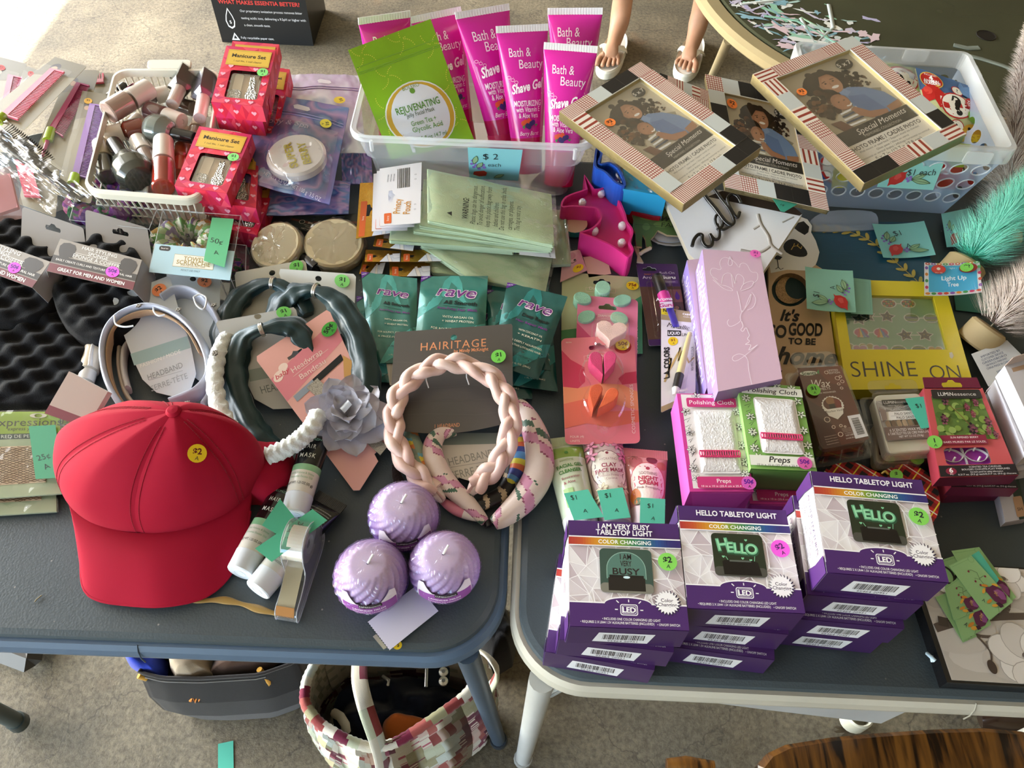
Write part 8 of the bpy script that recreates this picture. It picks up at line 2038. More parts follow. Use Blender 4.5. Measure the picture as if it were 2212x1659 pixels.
# black foam hair sponges
def sponge(px,h0,ht,label,seed,band_px=None,bh=None,art=None,card=None,k=1.0):
 ol=[P(x,y,h0)for x,y in px];ol=A_(catmull(ol,4));c=ol.mean(0);n=len(ol);t=thing('hair_sponge',label,'hair sponge',A_([c[0],c[1],max(TH,TH+h0-ht)]),'black hair styling sponges')
 mb=MB();nr=44;N_=180
 th=np.linspace(0,n,N_,endpoint=False);ring=A_([ol[int(q)]*(1-q%1)+ol[(int(q)+1)%n]*(q%1)for q in th])
 def fn(u,v):
  i=np.round(u*N_).astype(int)%N_;vv=np.clip(v/.8,0,1);q=c+(ring[i]-c)*vv[:,None];x,y=q[:,0],q[:,1]
  b=np.sin(x*1.5+seed)*np.sin(y*1.6+seed*2);b=np.sign(b)*np.abs(b)**.9
  z=q[:,2]+.55*b*np.clip((1-vv)*6,.25,1)-.5*vv**6
  d=np.clip((v-.8)/.2,0,1);z=z-d*(ht-.2);q=q+(ring[i]-c)*(.04*np.sin(d*math.pi))[:,None]
  return np.stack([q[:,0],q[:,1],np.maximum(z,TH+.02)],1)
 grid(mb,fn,N_,nr,'#141416',True,closeu=True);mb.build('foam_pad',FOAM,t)
 if card:
  Q=quad(*card[:2]);mb=MB();slab(mb,Q,o_round(Q,.5),-.06,0,'#8f8b89',hole=euro(Q,*card[2])if len(card)>2 else None);mb.build('backing_card',CARD,t)
 if band_px:
  Q=quad(band_px,bh);mb=MB();slab(mb,Q,o_rect(),0,.06,'#8f867c');
  l=Quad([Q.p[1],Q.p[1]+A_([1.2,-.6,-2.6]),Q.p[2]+A_([1.2,-.4,-2.6]),Q.p[2]]);slab(mb,l,o_rect(),0,.05,'#8a8a90');l2=Quad([Q.p[0]+A_([-.5,0,-2.4]),Q.p[0],Q.p[3],Q.p[3]+A_([-.5,0,-2.4])]);slab(mb,l2,o_rect(),0,.05,'#c9c6c4');mb.build('card_band',CARD,t)
  a=Art(Q,z0=.07)
  a.rect(0,.5,1,.72,'#3a322c');a.rect(0,.75,1,1,'#6a1a22')
  def head(u,flip):
   s=-1 if flip else 1;pts=[(0,.05),(.07,.08),(.1,.2),(.095,.27),(.115,.34),(.1,.37),(.1,.44),(.07,.47),(.05,.46),(.06,.56),(.12,.66),(-.12,.66),(-.06,.5),(-.09,.36),(-.1,.2),(-.07,.09)]
   a.poly([(u+s*x,v+.01)for x,y in[(0,0)]for x,v in pts],'#3a322c')
  head(.13,False);head(.87,True)
  a.text('HAIR STYLING',.5,.1,.048,'#f2eee8',wid=.42);a.text('SPONGE',.5,.235,.048,'#f2eee8',wid=.24);a.text('ÉPONGE À COIFFER',.5,.39,.052,'#f2eee8',wid=.56);a.line([(.24,.3),(.78,.3)],.004,'#f2eee8');a.line([(.24,.47),(.78,.47)],.004,'#f2eee8')
  a.text('EASILY CREATE CURLS AND TEXTURE ON NATURAL HAIR',.5,.61,.03,'#f2eee8',wid=.9);a.text('GREAT FOR MEN AND WOMEN',.5,.875,.046,'#f4efe8',wid=.78,bold=.02);a.build(t,INK)
  price(t,Q,.72,.6,1.0,'#e24fd0','50¢','A','#4a1480',8,z=.1)
 return t
sponge([(-60,690),(20,655),(90,655),(150,685),(192,735),(196,780),(170,825),(110,858),(30,866),(-60,850)],2.6,2.4,'black egg-crate foam sponge in front with no band, beside the cap',1.3)
sponge([(-70,500),(-30,470),(30,458),(75,478),(112,520),(124,580),(112,640),(70,676),(0,690),(-70,670)],4.0,3.4,'black hair sponge with grey card band at the left frame edge',2.2,[(-95,494),(109,566),(70,622),(-110,556)],6.0,card=([(48,446),(180,492),(200,640),(40,640)],[5.5,5.2,1.5,1.5],(.5,.14)))
sponge([(150,500),(185,484),(225,484),(268,508),(300,552),(312,610),(300,668),(262,704),(210,722),(160,712),(124,672),(108,620),(114,560)],4.4,3.6,'black hair sponge whose grey and maroon band shows two silhouettes',3.1,[(131,516),(307,562),(287,627),(101,586)],6.4,card=([(184,452),(318,492),(345,660),(190,690)],[5.5,5.2,1.2,1.2],(.55,.14)))
# scrunchies in clear boxes
def scrunchie(parent,c,R,r,cols,seed,sy=.8):
 mb=MB();n,m=96,18;vs=[];rg=random.Random(seed);cl=[]
 for i in range(n):
  a=2*math.pi*i/n;rad=A_([math.cos(a),math.sin(a)*sy,0])
  for k in range(m):
   b=2*math.pi*k/m;rr=r*(1+.22*math.sin(a*13+1.4*math.sin(b))+.1*math.sin(a*29+b*2));vs.append(c+rad*(R+rr*math.cos(b))+A_([0,0,rr*math.sin(b)+r]))
 f=[[i*m+k,((i+1)%n)*m+k,((i+1)%n)*m+(k+1)%m,i*m+(k+1)%m]for i in range(n)for k in range(m)]
 for i in range(n):
  for k in range(m):q=vnoise(i*.22,k*.45,seed);cl.append(lin(cols[int((float(q)*.5+.5)*.999*len(cols))]))
 mb.add(vs,f,cl,True);mb.build('scrunchie',TERRY,parent)
def clear_box(parent,tp,bt,name='clear_box'):
 mb=MB();hexa(mb,tp,bt,'#ffffff');mb.build(name,CASE,parent);mb=MB();e=list(zip(tp,tp[1:]+tp[:1]))+list(zip(tp,bt))
 for a,b in e:tube(mb,[a,b],.05,'#e9eef2',4)
 mb.build('box_edges',FROST,parent)
t=thing('scrunchie_pack','purple and pink scrunchie in a rounded clear pack behind the sponges','hair accessory',P(240,460));
scrunchie(t,P(236,456,1.0),4.2,1.5,['#6b4aa0','#8a64b8','#b06a94','#4f7a5c','#7a3f86','#c98aa8'],2);tp=[P(*p,5)for p in((165,418),(345,436),(322,495),(150,475))];clear_box(t,tp,[q-A_([0,-.2,4.9])for q in tp])
t=thing('scrunchie_pack','green-white towel scrunchie in a clear box with pale blue card','hair accessory',P(420,530));tp=[P(*p,5.2)for p in((352,452),(520,466),(498,600),(322,584))];clear_box(t,tp,[q-A_([0,-.2,5.1])for q in tp]);scrunchie(t,P(412,540,.8),3.6,1.6,['#d9dcc6','#6f9a5a','#e6e6da','#8a7a9a','#a9b88a','#b5925a','#f0efe6'],5)
Q=quad([(336,527),(507,543),(497,606),(322,588)],5.35);mb=MB();slab(mb,Q,o_rect(),0,.05,'#a9cbd8');mb.build('front_card',CARD,t);a=Art(Q,z0=.06);a.rrect(.06,.05,.2,.22,.03,'#2a2624');a.text('burst',.13,.13,.03,'#f2efe8');a.rect(.27,.3,.77,.72,'#e3e0d4');a.ring(o_rect(.27,.3,.77,.72),.006,'#b09a5a');a.text('TOWEL',.52,.42,.07,'#9a8438',bold=.01,wid=.26);a.text('SCRUNCHIE',.52,.56,.07,'#9a8438',bold=.01,wid=.42);a.text('FOR USE ON WET HAIR',.52,.66,.03,'#9a8438',wid=.3);a.text('ADULT USE ONLY',.5,.82,.03,'#5a6a72',wid=.24);a.build(t,INK)
note('price_note','green 50 cent note standing on the towel scrunchie box',[(458,470),(505,473),(485,578),(440,563)],5.8,'#5aae7c',[('50¢',.42,.52,.3,-4),('A',.5,.76,.24,10)])
t=thing('scrunchie_pack','second scrunchie pack lying under the towel scrunchie box','hair accessory',P(510,580));tp=[P(*p,2)for p in((440,520),(532,530),(530,600),(480,612))];clear_box(t,tp,[q-A_([0,-.1,1.9])for q in tp]);scrunchie(t,P(490,578,.2),1.8,.6,['#6b4aa0','#b06a94','#4f7a5c'],7)
# teal hair mask sachets
def sachet(px4,hs,label,deep=False,seed=1,full=True):
 Q=quad(px4,hs);t=thing('mask_sachet',label,'sachet',mid(Q.p),'teal hair mask sachets');base='#1f5f5c' if deep else '#3d857d'
 Q.bend=lambda u,v:np.clip(np.minimum(np.minimum(u,1-u)*9,np.minimum(np.clip(v-.16,0,1),1-v)*7),0,1)*(.45+.12*vnoise(u*5+seed,v*6,seed))+.05*vnoise(u*11,v*13+seed,seed)
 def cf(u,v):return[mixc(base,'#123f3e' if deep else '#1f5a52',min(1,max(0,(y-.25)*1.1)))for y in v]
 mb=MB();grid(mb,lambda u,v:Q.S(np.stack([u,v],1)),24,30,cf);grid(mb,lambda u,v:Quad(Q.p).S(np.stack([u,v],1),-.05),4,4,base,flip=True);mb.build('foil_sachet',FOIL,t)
 a=Art(Q,z0=.02,dz=.01,sub=1.0);lt='#4fa39a' if not deep else '#2a7a76'
 sw=[(.0,.42),(.18,.36),(.3,.2),(.36,.06),(.44,.0),(.56,.0),(.62,.1),(.66,.3),(.74,.42),(.6,.34),(.54,.14),(.46,.08),(.4,.24),(.3,.4),(.12,.5),(0,.54)]
 a.poly(sw,lt);a.poly([(.5,.8),(1,.6),(1,.75),(.7,.9),(.3,1),(.2,1)],lt)
 a.poly([(0,0),(.16,0),(0,.08)],'#5a2a86');a.text('NEW',.055,.025,.03,'#e9e4f0',rot=20)
 a.text('rave',.56,.22,.27,'#e9d9e6',wid=.6,bold=.035,rot=-8,shear=.15);a.text('rave',.56,.22,.26,'#6a2a78',wid=.58,bold=.01,rot=-8,shear=.15)
 a.text('Deep Repair' if deep else 'All Smooth',.62,.38,.07,'#14201f',bold=.04,wid=.5,rot=-6);a.line([(.36,.41),(.92,.45)],.006,'#14201f');a.text('Hair Repair Mask' if deep else 'Anti-Frizz Hair Mask',.58,.46,.05,'#6a2a78',bold=.02,wid=.6,rot=-6)
 for i,s in enumerate(('WITH COCONUT OIL','+ KERATIN')if deep else('WITH ARGAN OIL','+ WHEAT PROTEIN')):a.text(s,.6,.56+.05*i,.042,'#e4e2cc',wid=.46,rot=-5)
 for i,s in enumerate(('FOR DEEPLY NOURISHED,','HEALTHY-LOOKING HAIR')if deep else('FOR BOUNCY, MANAGEABLE','& FRIZZ-FREE CURLS')):a.text(s,.56,.7+.05*i,.042,'#e4e2cc',wid=.68,rot=-5)
 a.text('FOR DAMAGED HAIR' if deep else 'CURLY HAIR',.6,.85,.035,'#14201f',wid=.44,rot=-5);a.text('1 FL OZ. (29mL)',.6,.93,.03,'#e4e2cc',wid=.36);a.build(t,INK)
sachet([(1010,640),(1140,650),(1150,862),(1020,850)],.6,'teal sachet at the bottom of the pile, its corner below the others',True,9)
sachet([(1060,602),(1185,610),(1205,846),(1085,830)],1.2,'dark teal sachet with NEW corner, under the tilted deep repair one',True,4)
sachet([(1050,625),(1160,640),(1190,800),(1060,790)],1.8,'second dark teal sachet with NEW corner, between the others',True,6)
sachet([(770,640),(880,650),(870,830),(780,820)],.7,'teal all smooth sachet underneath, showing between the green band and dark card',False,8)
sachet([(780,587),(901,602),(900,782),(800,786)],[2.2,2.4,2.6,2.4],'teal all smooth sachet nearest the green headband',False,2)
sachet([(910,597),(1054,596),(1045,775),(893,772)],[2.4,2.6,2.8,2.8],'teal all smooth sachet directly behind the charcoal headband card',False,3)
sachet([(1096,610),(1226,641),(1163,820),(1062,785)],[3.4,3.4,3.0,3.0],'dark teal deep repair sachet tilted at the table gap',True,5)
# privacy pouches in polybags
def pouch(cl,hc,cd,hd,label,card='white',lab=True,th=.55,side_art=False):
 Q=quad(cl,hc)if cl else None;t=thing('privacy_pouch',label,'pouch',mid((Q or quad(cd,hd)).p),'bagged mint pouches')
 if cl:
  Q.bend=lambda u,v:.16*vnoise(u*5,v*4,3)+.22*np.clip(np.minimum(np.minimum(u,1-u)*12,np.minimum(v,1-v)*12),0,1)
  mb=MB();grid(mb,lambda u,v:Q.S(np.stack([u,v],1)),24,16,'#aebf96');Q0=Quad(Q.p)
  for k in range(2):slab(mb,Q0,o_round(Q0,.25,.004*k,.006*k,1-.006*k,1),-th+th*.5*k,-th+th*.5*k+th*.46,'#a9bf9f',bevel=.1)
  mb.build('cloth_pouch',CLOTH,t)
  mb=MB();Q.bend=lambda u,v:.22*vnoise(u*6+3,v*5,7)+.55+.1*vnoise(u*17,v*13,5);grid(mb,lambda u,v:Q.S(np.stack([u*1.06-.03,v*1.06-.03],1)),30,20,'#fff',False);mb.build('clear_bag',FILM,t);Q.bend=None
  if lab:
   a=Art(Q0,z0=1.0,dz=.004);w='#1b1f1a'
   a.poly([(.2,.84),(.2,.92),(.16,.88)],w)
   for i,(s,wd,b)in enumerate((('WARNING:',.26,.02),('Plastic bags can be dangerous.',.48,0),('To avoid danger of suffocation,',.5,0),('keep this plastic bag away from',.5,0),('babies and children.',.3,0),('Do not use this bag in cribs, beds,',.54,0),('carriages, or playpens.',.36,0),('This bag is not a toy.',.32,0))):
    L=wd*.75;a.text(s,.31+.057*i+(.0 if i==0 else .01),.88-L*Q0.h/Q0.w*0-L*.78+(.02 if i else .0),.045 if i==0 else .04,w,rot=86,wid=wd*Q0.h/Q0.w*1.55,bold=b)
   a.build(t,INK)
 if cd:
  q=quad(cd,hd);mb=MB();slab(mb,q,o_rect(),0,.05,'#e2e1e6' if card=='white' else '#c99a3f',hole=[(u,v)for u,v in((.22,.42),(.3,.42),(.32,.47),(.38,.5),(.32,.55),(.3,.63),(.22,.63),(.2,.5))]);mb.build('header_card',CARD if card=='white' else GOLD,t);a=Art(q,z0=.065)
  if card=='white':
   a.bars(.42,.06,.72,.4,12,seed=4);a.rrect(.1,.8,.28,.97,.03,'#d9642e');a.text('burst',.19,.885,.06,'#f2e9dc',rot=86);a.text('Privacy',.42,.7,.17,'#c98a2a',rot=86,wid=.52,bold=.01);a.text('Pouch',.66,.74,.17,'#c98a2a',rot=86,wid=.44,bold=.01)
   for i in range(3):a.text('DISTRIBUTED BY BRANDS',.2+.07*i,.2,.03,'#3a3a40',rot=86,wid=.28)
   for v in(.2,.28,.7,.78):a.ring(o_ell(q,.86,v,.13,n=8),.008,'#8a8a90')
  else:
   a.rrect(.06,.35,.22,.98,.03,'#d0602c');a.text('burst',.14,.66,.05,'#f2e9dc',rot=86);a.poly([(.42,1),(.6,.45),(1,.3),(1,1)],'#d9dfe9')
   a.poly([(.62,.35),(.68,.3),(.72,.6),(.78,1),(.68,1),(.64,.6)],'#e9e4de');a.poly([(.78,.3),(1,.25),(1,.6),(.84,.7)],'#e6eaf2');a.line([(.62,.35),(.64,.6),(.68,1)],.006,'#3f4a7a');a.line([(.72,.5),(.78,.3),(1,.25)],.006,'#3f4a7a');a.line([(.78,1),(.74,.6),(.84,.7),(1,.62)],.006,'#3f4a7a')
  a.build(t,INK)
 return t
pouch([(905,540),(1020,560),(1050,600),(935,590)],.8,[(784,562),(835,560),(826,592),(776,592)],.5,'mint pouch with gold card at the very bottom of the stack','gold',False)
pouch(None,0,[(841,565),(929,568),(929,597),(842,598)],1.1,'pouch whose gold card juts lowest at the front of the stack','gold',False)
pouch([(1180,452),(1223,452),(1234,570),(1190,572)],1.6,None,0,'mint pouch turned crosswise at the right end of the stack',lab=False)
pouch([(905,527),(1193,556),(1178,632),(1010,600)],[3.0,2.4,1.8,2.0],[(867,540),(952,540),(953,565),(866,566)],2.2,'mint pouch slanting down to the right, lowest full one','gold',False,.8)
pouch(None,0,[(790,540),(864,542),(864,566),(788,566)],2.0,'pouch showing only a gold card at the left of the stack','gold',False)
pouch([(905,505),(1112,520),(1110,545),(910,530)],3.6,[(812,508),(899,512),(892,543),(806,532)],3.0,'mint pouch in mid stack with a gold card bearing hands','gold',False)
q_=quad([(1121,524),(1198,534),(1200,558),(1122,550)],4.0);mb=MB();slab(mb,q_,o_rect(),0,.05,'#d9d9de');a=Art(q_,mb,.06);a.bars(.3,.1,.62,.55,12);a.text('MADE IN CHINA',.82,.4,.05,'#3a3a40',rot=-80);mb.build('header_card',CARD,label='white barcode card poking out at the right of the pouch stack',cat='card')
pouch([(850,440),(1185,470),(1190,545),(840,520)],4.3,[(778,396),(866,392),(851,503),(769,516)],3.9,'mint pouch fourth from top with tall gold header card','gold',False)
pouch([(900,410),(1190,450),(1193,540),(892,500)],5.2,[(807,376),(890,366),(880,498),(803,500)],5.0,'mint pouch third from top with white header card','white',False)
pouch([(915,385),(1192,435),(1195,536),(905,488)],6.0,[(814,370),(900,358),(895,490),(812,494)],5.8,'mint pouch second from top of the stack','white',False)
pouch([(922,363),(1191,421),(1197,530),(923,477)],6.9,[(820,365),(911,351),(908,482),(821,489)],6.7,'mint privacy pouch with white barcode header card, topmost of the stack','white',True)
# shave soaps
def soap(px,R,label,tilt,hdr,hh):
 c=P(*px,1.6);n=unit(A_([tilt[0],tilt[1],1.0]));t=thing('shave_soap',label,'soap',A_([c[0],c[1],TH]),'wrapped shave soaps');mb=MB();R_=R
 lathe(mb,[(.001,-1.2),(R*.93,-1.2),(R,-.95),(R,.85),(R*.93,1.15),(.001,1.2)],c,n,40,'#d6c7a4');mb.build('soap_disc',WAX,t)
 x=unit(np.cross([0,1,0],n));y=np.cross(n,x);rs=5
 def wr(u,v):
  a=u*2*math.pi;th=v*math.pi;r=R*1.08*np.sin(th)**.55;z=1.35*np.sign(np.cos(th))*np.abs(np.cos(th))**.6;w=1+.05*vnoise(np.cos(a)*5+rs,np.sin(a)*5+v*9,rs)+.03*vnoise(np.cos(a)*13,np.sin(a)*13+v*15,2)
  p=c+x*(r*np.cos(a)*w)[:,None]+y*(r*np.sin(a)*w)[:,None]+n*(z*w)[:,None];p[:,2]=np.maximum(p[:,2],TH+.03);return p
 mb=MB();grid(mb,wr,54,26,'#fff',False,closeu=True);mb.build('clear_wrap',FILM,t)
 Q=quad(hdr,hh);mb=MB();slab(mb,Q,o_rect(),0,.06,'#1d2620',hole=euro(Q,.5,.12,.8));mb.build('header_card',CARD,t);a=Art(Q,z0=.07);a.rect(0,.42,1,.56,'#5a3226');a.text('SHAVE SOAP',.56,.49,.05,'#c9bfae',wid=.4,bold=.02);a.ell(.24,.52,.06,'#c9bfae');a.ell(.24,.52,.05,'#1d2620');a.text('HELPS THE BARBER A CLOSE',.56,.66,.03,'#b5b09e',wid=.5);a.text('AND SMOOTH SHAVE',.56,.76,.03,'#b5b09e',wid=.4);a.text('NET WT. 2.65 OZ (75 g)',.56,.9,.035,'#c9bfae',wid=.5);a.build(t,INK)
soap((601,536),3.8,'tan shave soap disc in clear wrap, the darker one on the left',(-.18,-.3),[(640,460),(740,478),(720,515),(618,488)],1.2)
soap((723,532),4.3,'cream shave soap disc in clear wrap beside the pouch stack',(.05,-.2),[(682,468),(780,462),(782,502),(672,494)],1.6)
mb=MB();tube(mb,[P(656,560,.8),P(672,566,1.0),P(686,580,1.0)],[1.0,1.15,1.0],'#191a22',14);mb.build('hair_tie',GLOSS,label='dark glossy hair tie with an orange dot between soaps and headbands',cat='hair accessory')
# manicure boxes
HRT=['#cc2440','#d63248','#bd1d40','#d8475f','#c42a5c']
def manicure(top,t,label,stick=True,seed=1,window=True,dn=None):
 tp=top;d=A_([0,0,-t])if dn is None else dn;bt=[p+d for p in tp];root=thing('manicure_box',label,'box',mid(bt),'red heart-print manicure boxes');Q=Quad(tp)
 w=o_round(Q,.5,.22,.42,.86,.9);mb=MB();k=keyhole(o_rect(),w);mb.add(Q.S(k),[list(range(len(k)))[::-1]],'#d02a48');mb.add(tp+bt,[[3,7,6,2],[2,6,5,1],[1,5,4,0],[0,4,7,3],[4,5,6,7]],['#b0183c','#a8142f','#c02040','#bf2a50','#a8142f']);mb.build('carton',CARD,root)
 a=Art(Q);rg=random.Random(seed)
 def tri(a,u0,v0,u1,v1,nx,ny):
  for i in range(nx):
   for j in range(ny):
    x0,x1,y0,y1=u0+(u1-u0)*i/nx,u0+(u1-u0)*(i+1)/nx,v0+(v1-v0)*j/ny,v0+(v1-v0)*(j+1)/ny;cx,cy=(x0+x1)/2,(y0+y1)/2
    for t_ in(((x0,y0),(x1,y0),(cx,cy)),((x1,y0),(x1,y1),(cx,cy)),((x1,y1),(x0,y1),(cx,cy)),((x0,y1),(x0,y0),(cx,cy))):a.poly(t_,rg.choice(HRT),True)
  a.up()
 tri(a,0,0,1,.42,3,2);tri(a,0,.42,.22,.9,1,3);tri(a,.86,.42,1,.9,1,3);tri(a,0,.9,1,1,4,1)
 for u,v in((.08,.5),(.12,.72),(.08,.88),(.3,.96),(.5,.95),(.76,.95),(.92,.62),(.93,.8),(.94,.45),(.2,.36),(.7,.385)):a.heart(u,v,.055,'#e8a3b6')
 a.rect(.08,.06,.94,.34,'#b58e3a');a.rect(.085,.065,.935,.335,'#cfa83f');a.ring(o_rect(.1,.08,.92,.32),.005,'#6a5220');a.text('Manicure Set',.51,.165,.09,'#26200f',bold=.03,wid=.68);a.text('1 nail file, 1 nail clipper',.51,.26,.045,'#3a2f16',wid=.56)
 f=Art(sides(tp,bt)['front'],a.mb);tri(f,0,0,1,1,5,1)
 for u in(.15,.45,.8):f.heart(u,.5,.055,'#e8a3b6')
 r=Art(sides(tp,bt)['right'],a.mb);tri(r,0,0,1,1,5,1)
 for u in(.2,.5,.85):r.heart(u,.5,.05,'#e06a86')
 a.build(root,INK)
 if window:
  Qt=Quad([Q.at(.22,.42,-.9),Q.at(.86,.42,-.9),Q.at(.86,.9,-.9),Q.at(.22,.9,-.9)]);mb=MB();slab(mb,Qt,o_rect(),-.1,0,'#b99873');mb.build('tray',GLOSS,root)
  mb=MB();slab(mb,Qt,o_round(Qt,.35,.1,.0,.38,.66),0,.18,'#d9c3a3',bevel=.05);mb.build('nail_file',CARD,root);mb=MB();slab(mb,Qt,o_round(Qt,.5,.08,.6,.42,1.1),.1,.5,'#d6d2c6',bevel=.15);mb.build('file_handle',RHINE,root)
  mb=MB();ol=[(.62,.12),(.68,.2),(.74,.1),(.8,.22),(.82,.5)]+[(.76+.2*math.cos(x),.8+.18*math.sin(x))for x in np.linspace(-.7,math.pi+.7,14)]+[(.62,.5)];slab(mb,Qt,ol,.1,.7,'#d9d5ca',bevel=.2);mb.build('nail_clipper',RHINE,root)
  mb=MB();slab(mb,Qt,o_rect(),.6,.63,'#fff');mb.build('window_film',PANE,root)
  mb=MB();tube(mb,[Qt.at(.94,.1,.4),Qt.at(.9,.4,.4),Qt.at(.97,.7,.4)],.06,'#cfcac2',5);mb.build('cuticle_stick',PLASTIC,root)
 mb=MB();q=Quad([Q.at(0,-.1,-t*.9 if dn is None else-.3),Q.at(.86,-.1,-t*.9 if dn is None else-.3),Q.at(.86,.0,-.02),Q.at(0,.0,-.02)]);slab(mb,q,o_rect(),0,.06,'#c4243f');a=Art(q,mb,.07);a.rrect(.04,.2,.3,.9,.05,'#2a2422');a.text('burst',.17,.55,.05,'#f2efe8');a.ell(.85,.5,.1,'#cfa83f');mb.build('hang_flap',CARD,root)
 if stick:price(root,Q,*stick)
 return Q
def mt(px,hs):return[P(x,y,h)for (x,y),h in zip(px,hs)]
manicure(mt([(505,395),(598,390),(555,508),(470,490)],[3,3,3,3]),2.9,'manicure box at the bottom of the front stack, gems showing in its side window',False,4)
manicure(mt([(480,320),(560,330),(553,450),(432,430)],[6,6,6,6]),2.9,'manicure box under the front box, second in the front stack',False,5)
manicure(mt([(430,273),(544,291),(490,418),(377,401)],[9.4,9.4,8.6,8.6]),2.6,'manicure box topmost in the front stack, green $1 sticker right of its window',(.86,.44,.85,'#7fd070','$1','A','#1d3020',5,.3),6)
manicure(mt([(545,140),(626,150),(600,290),(520,280)],[9,9,7,7]),3.0,'manicure box tucked behind the rear stack, its right edge visible',False,7)
manicure(mt([(470,180),(590,190),(567,262),(464,244)],[9.5,9.5,9.5,9.5]),2.8,'manicure box under the top box of the rear stack',False,8)
manicure(mt([(502,89),(603,96),(580,220),(480,210)],[13.6,13.6,12,12]),2.2,'manicure box behind the topmost rear box, only its header above',False,9)
manicure(mt([(489,99),(596,108),(567,231),(456,220)],[15,15,13,13]),2.6,'manicure box topmost in the rear stack, green $1 sticker right of its window',(.86,.44,.85,'#7fd070','$1','A','#1d3020',5,.3),10)
# soap pouches
def spouch(px4,hs,label,disc=None,seed=1,stick=None,silver=False):
 Q=quad(px4,hs);t=thing('soap_pouch',label,'pouch',mid(Q.p),'iridescent soap pouches');base=(['#c9c6d8','#b9a9c6','#d9d9e4','#a9b5cf']if silver else['#6f6fb0','#8a7ab8','#5a7ab0','#a98ab8','#4f5f9a','#7f9ac0'])
 Q.bend=lambda u,v:(.9 if disc else .4)*np.sin(math.pi*np.clip(u,0,1))*np.sin(math.pi*np.clip(v,0,1))**.7+.16*vnoise(u*5+seed,v*5,seed)+.05*vnoise(u*15,v*15,seed)
 def cf(u,v):
  q=vnoise(u*4+seed,v*5+seed,seed+2)*.5+.5+.12*vnoise(u*16,v*16,seed);q=np.clip(q,0,.999)*(len(base)-1);return[mixc(base[int(x)],base[int(x)+1],x%1)for x in q]
 mb=MB();grid(mb,lambda u,v:Q.S(np.stack([u,v],1)),80,80,cf);grid(mb,lambda u,v:Quad(Q.p).S(np.stack([u,v],1),-.1),4,4,base[0],flip=True);mb.build('foil_pouch',FOIL,t)
 mb=MB()
 for v in(.19,.22):tube(mb,[Q.at(u,v,.06)for u in np.linspace(.02,.98,20)],.07,'#a9a0cc',5)
 mb.build('zip_ridge',FOIL,t)
 a=Art(Q,z0=.03,dz=.01,sub=1.0);a.poly([(.4,.1),(.44,.08),(.58,.1),(.6,.13),(.57,.15),(.42,.14)],'#cfcad0')
 if disc:
  a.text('Body & Spa',.36,.32,.08,'#c9c2e0',shear=.2)
  a.build(t,INK);dc=puv(Q,*disc);c=onplane(*disc,np.mean(Q.p,0),Q.N);mb=MB();n=Q.N;lathe(mb,[(4.1,.3),(4.45,.5),(4.45,1.5),(4.1,1.85),(.001,1.95)],c,n,40,'#dcd3cf');mb.build('soap_disc',GLOSS,t)
  x=unit(Q.p[1]-Q.p[0]);y=np.cross(n,x);q2=Quad([c-x*3.7+y*3.7,c+x*3.7+y*3.7,c+x*3.7-y*3.7,c-x*3.7-y*3.7]);b=Art(q2,z0=1.98);
  b.text('SUPER',.42,.58,.155,'#b5a53a',rot=125,wid=.75,bold=.03);b.text('BERRY',.66,.45,.155,'#b5a53a',rot=125,wid=.65,bold=.03);b.build(t,INK)
  b=Art(Q,z0=.06,dz=.01,sub=1.2);b.text('NET WT 3.5 OZ  NET 100 g  3.5 OZ.',.56,.93,.05,'#d9d6ea',wid=.7,rot=-12);b.build(t,INK)
  mb=MB();bd=Q.bend;Q.bend=lambda u,v:np.maximum(bd(u,v)+.3,2.15*(np.clip(1.35-np.hypot((u-dc[0])*Q.w,(v-dc[1])*Q.h)/4.4,0,.35)/.35)+.2*vnoise(u*9,v*9,3));grid(mb,lambda u,v:Q.S(np.stack([u*.9+.05,v*.68+.3],1)),30,26,'#fff',True);mb.build('clear_front',FILM,t);Q.bend=bd
 elif a.mb.n:a.build(t,INK)
 if stick:
  q=Quad(Q.p);price(t,q,*stick)
 return t
spouch([(628,160),(775,162),(790,330),(600,330)],[5,5,4.5,5],'silvery soap pouch behind, its yellow $1 sticker facing up',None,3,(.72,.42,.95,'#d9c23a','$1',None,'#2a2418',-70,1.1),True)
spouch([(735,290),(800,300),(805,395),(740,400)],2.0,'dark iridescent soap pouch wedged against the clear bin',None,6)
spouch([(590,380),(757,392),(753,462),(573,466)],[4,4,2.4,2.4],'blue soap pouch lying flat beneath the super berry one',None,5)
spouch([(563,199),(754,234),(712,442),(526,392)],[7.5,7.5,5.5,5.5],'purple-blue soap pouch with round super berry soap and yellow sticker',(645,352),4,(.8,.25,.95,'#e0cf4a','$1','A','#2a2418',-70,.75))
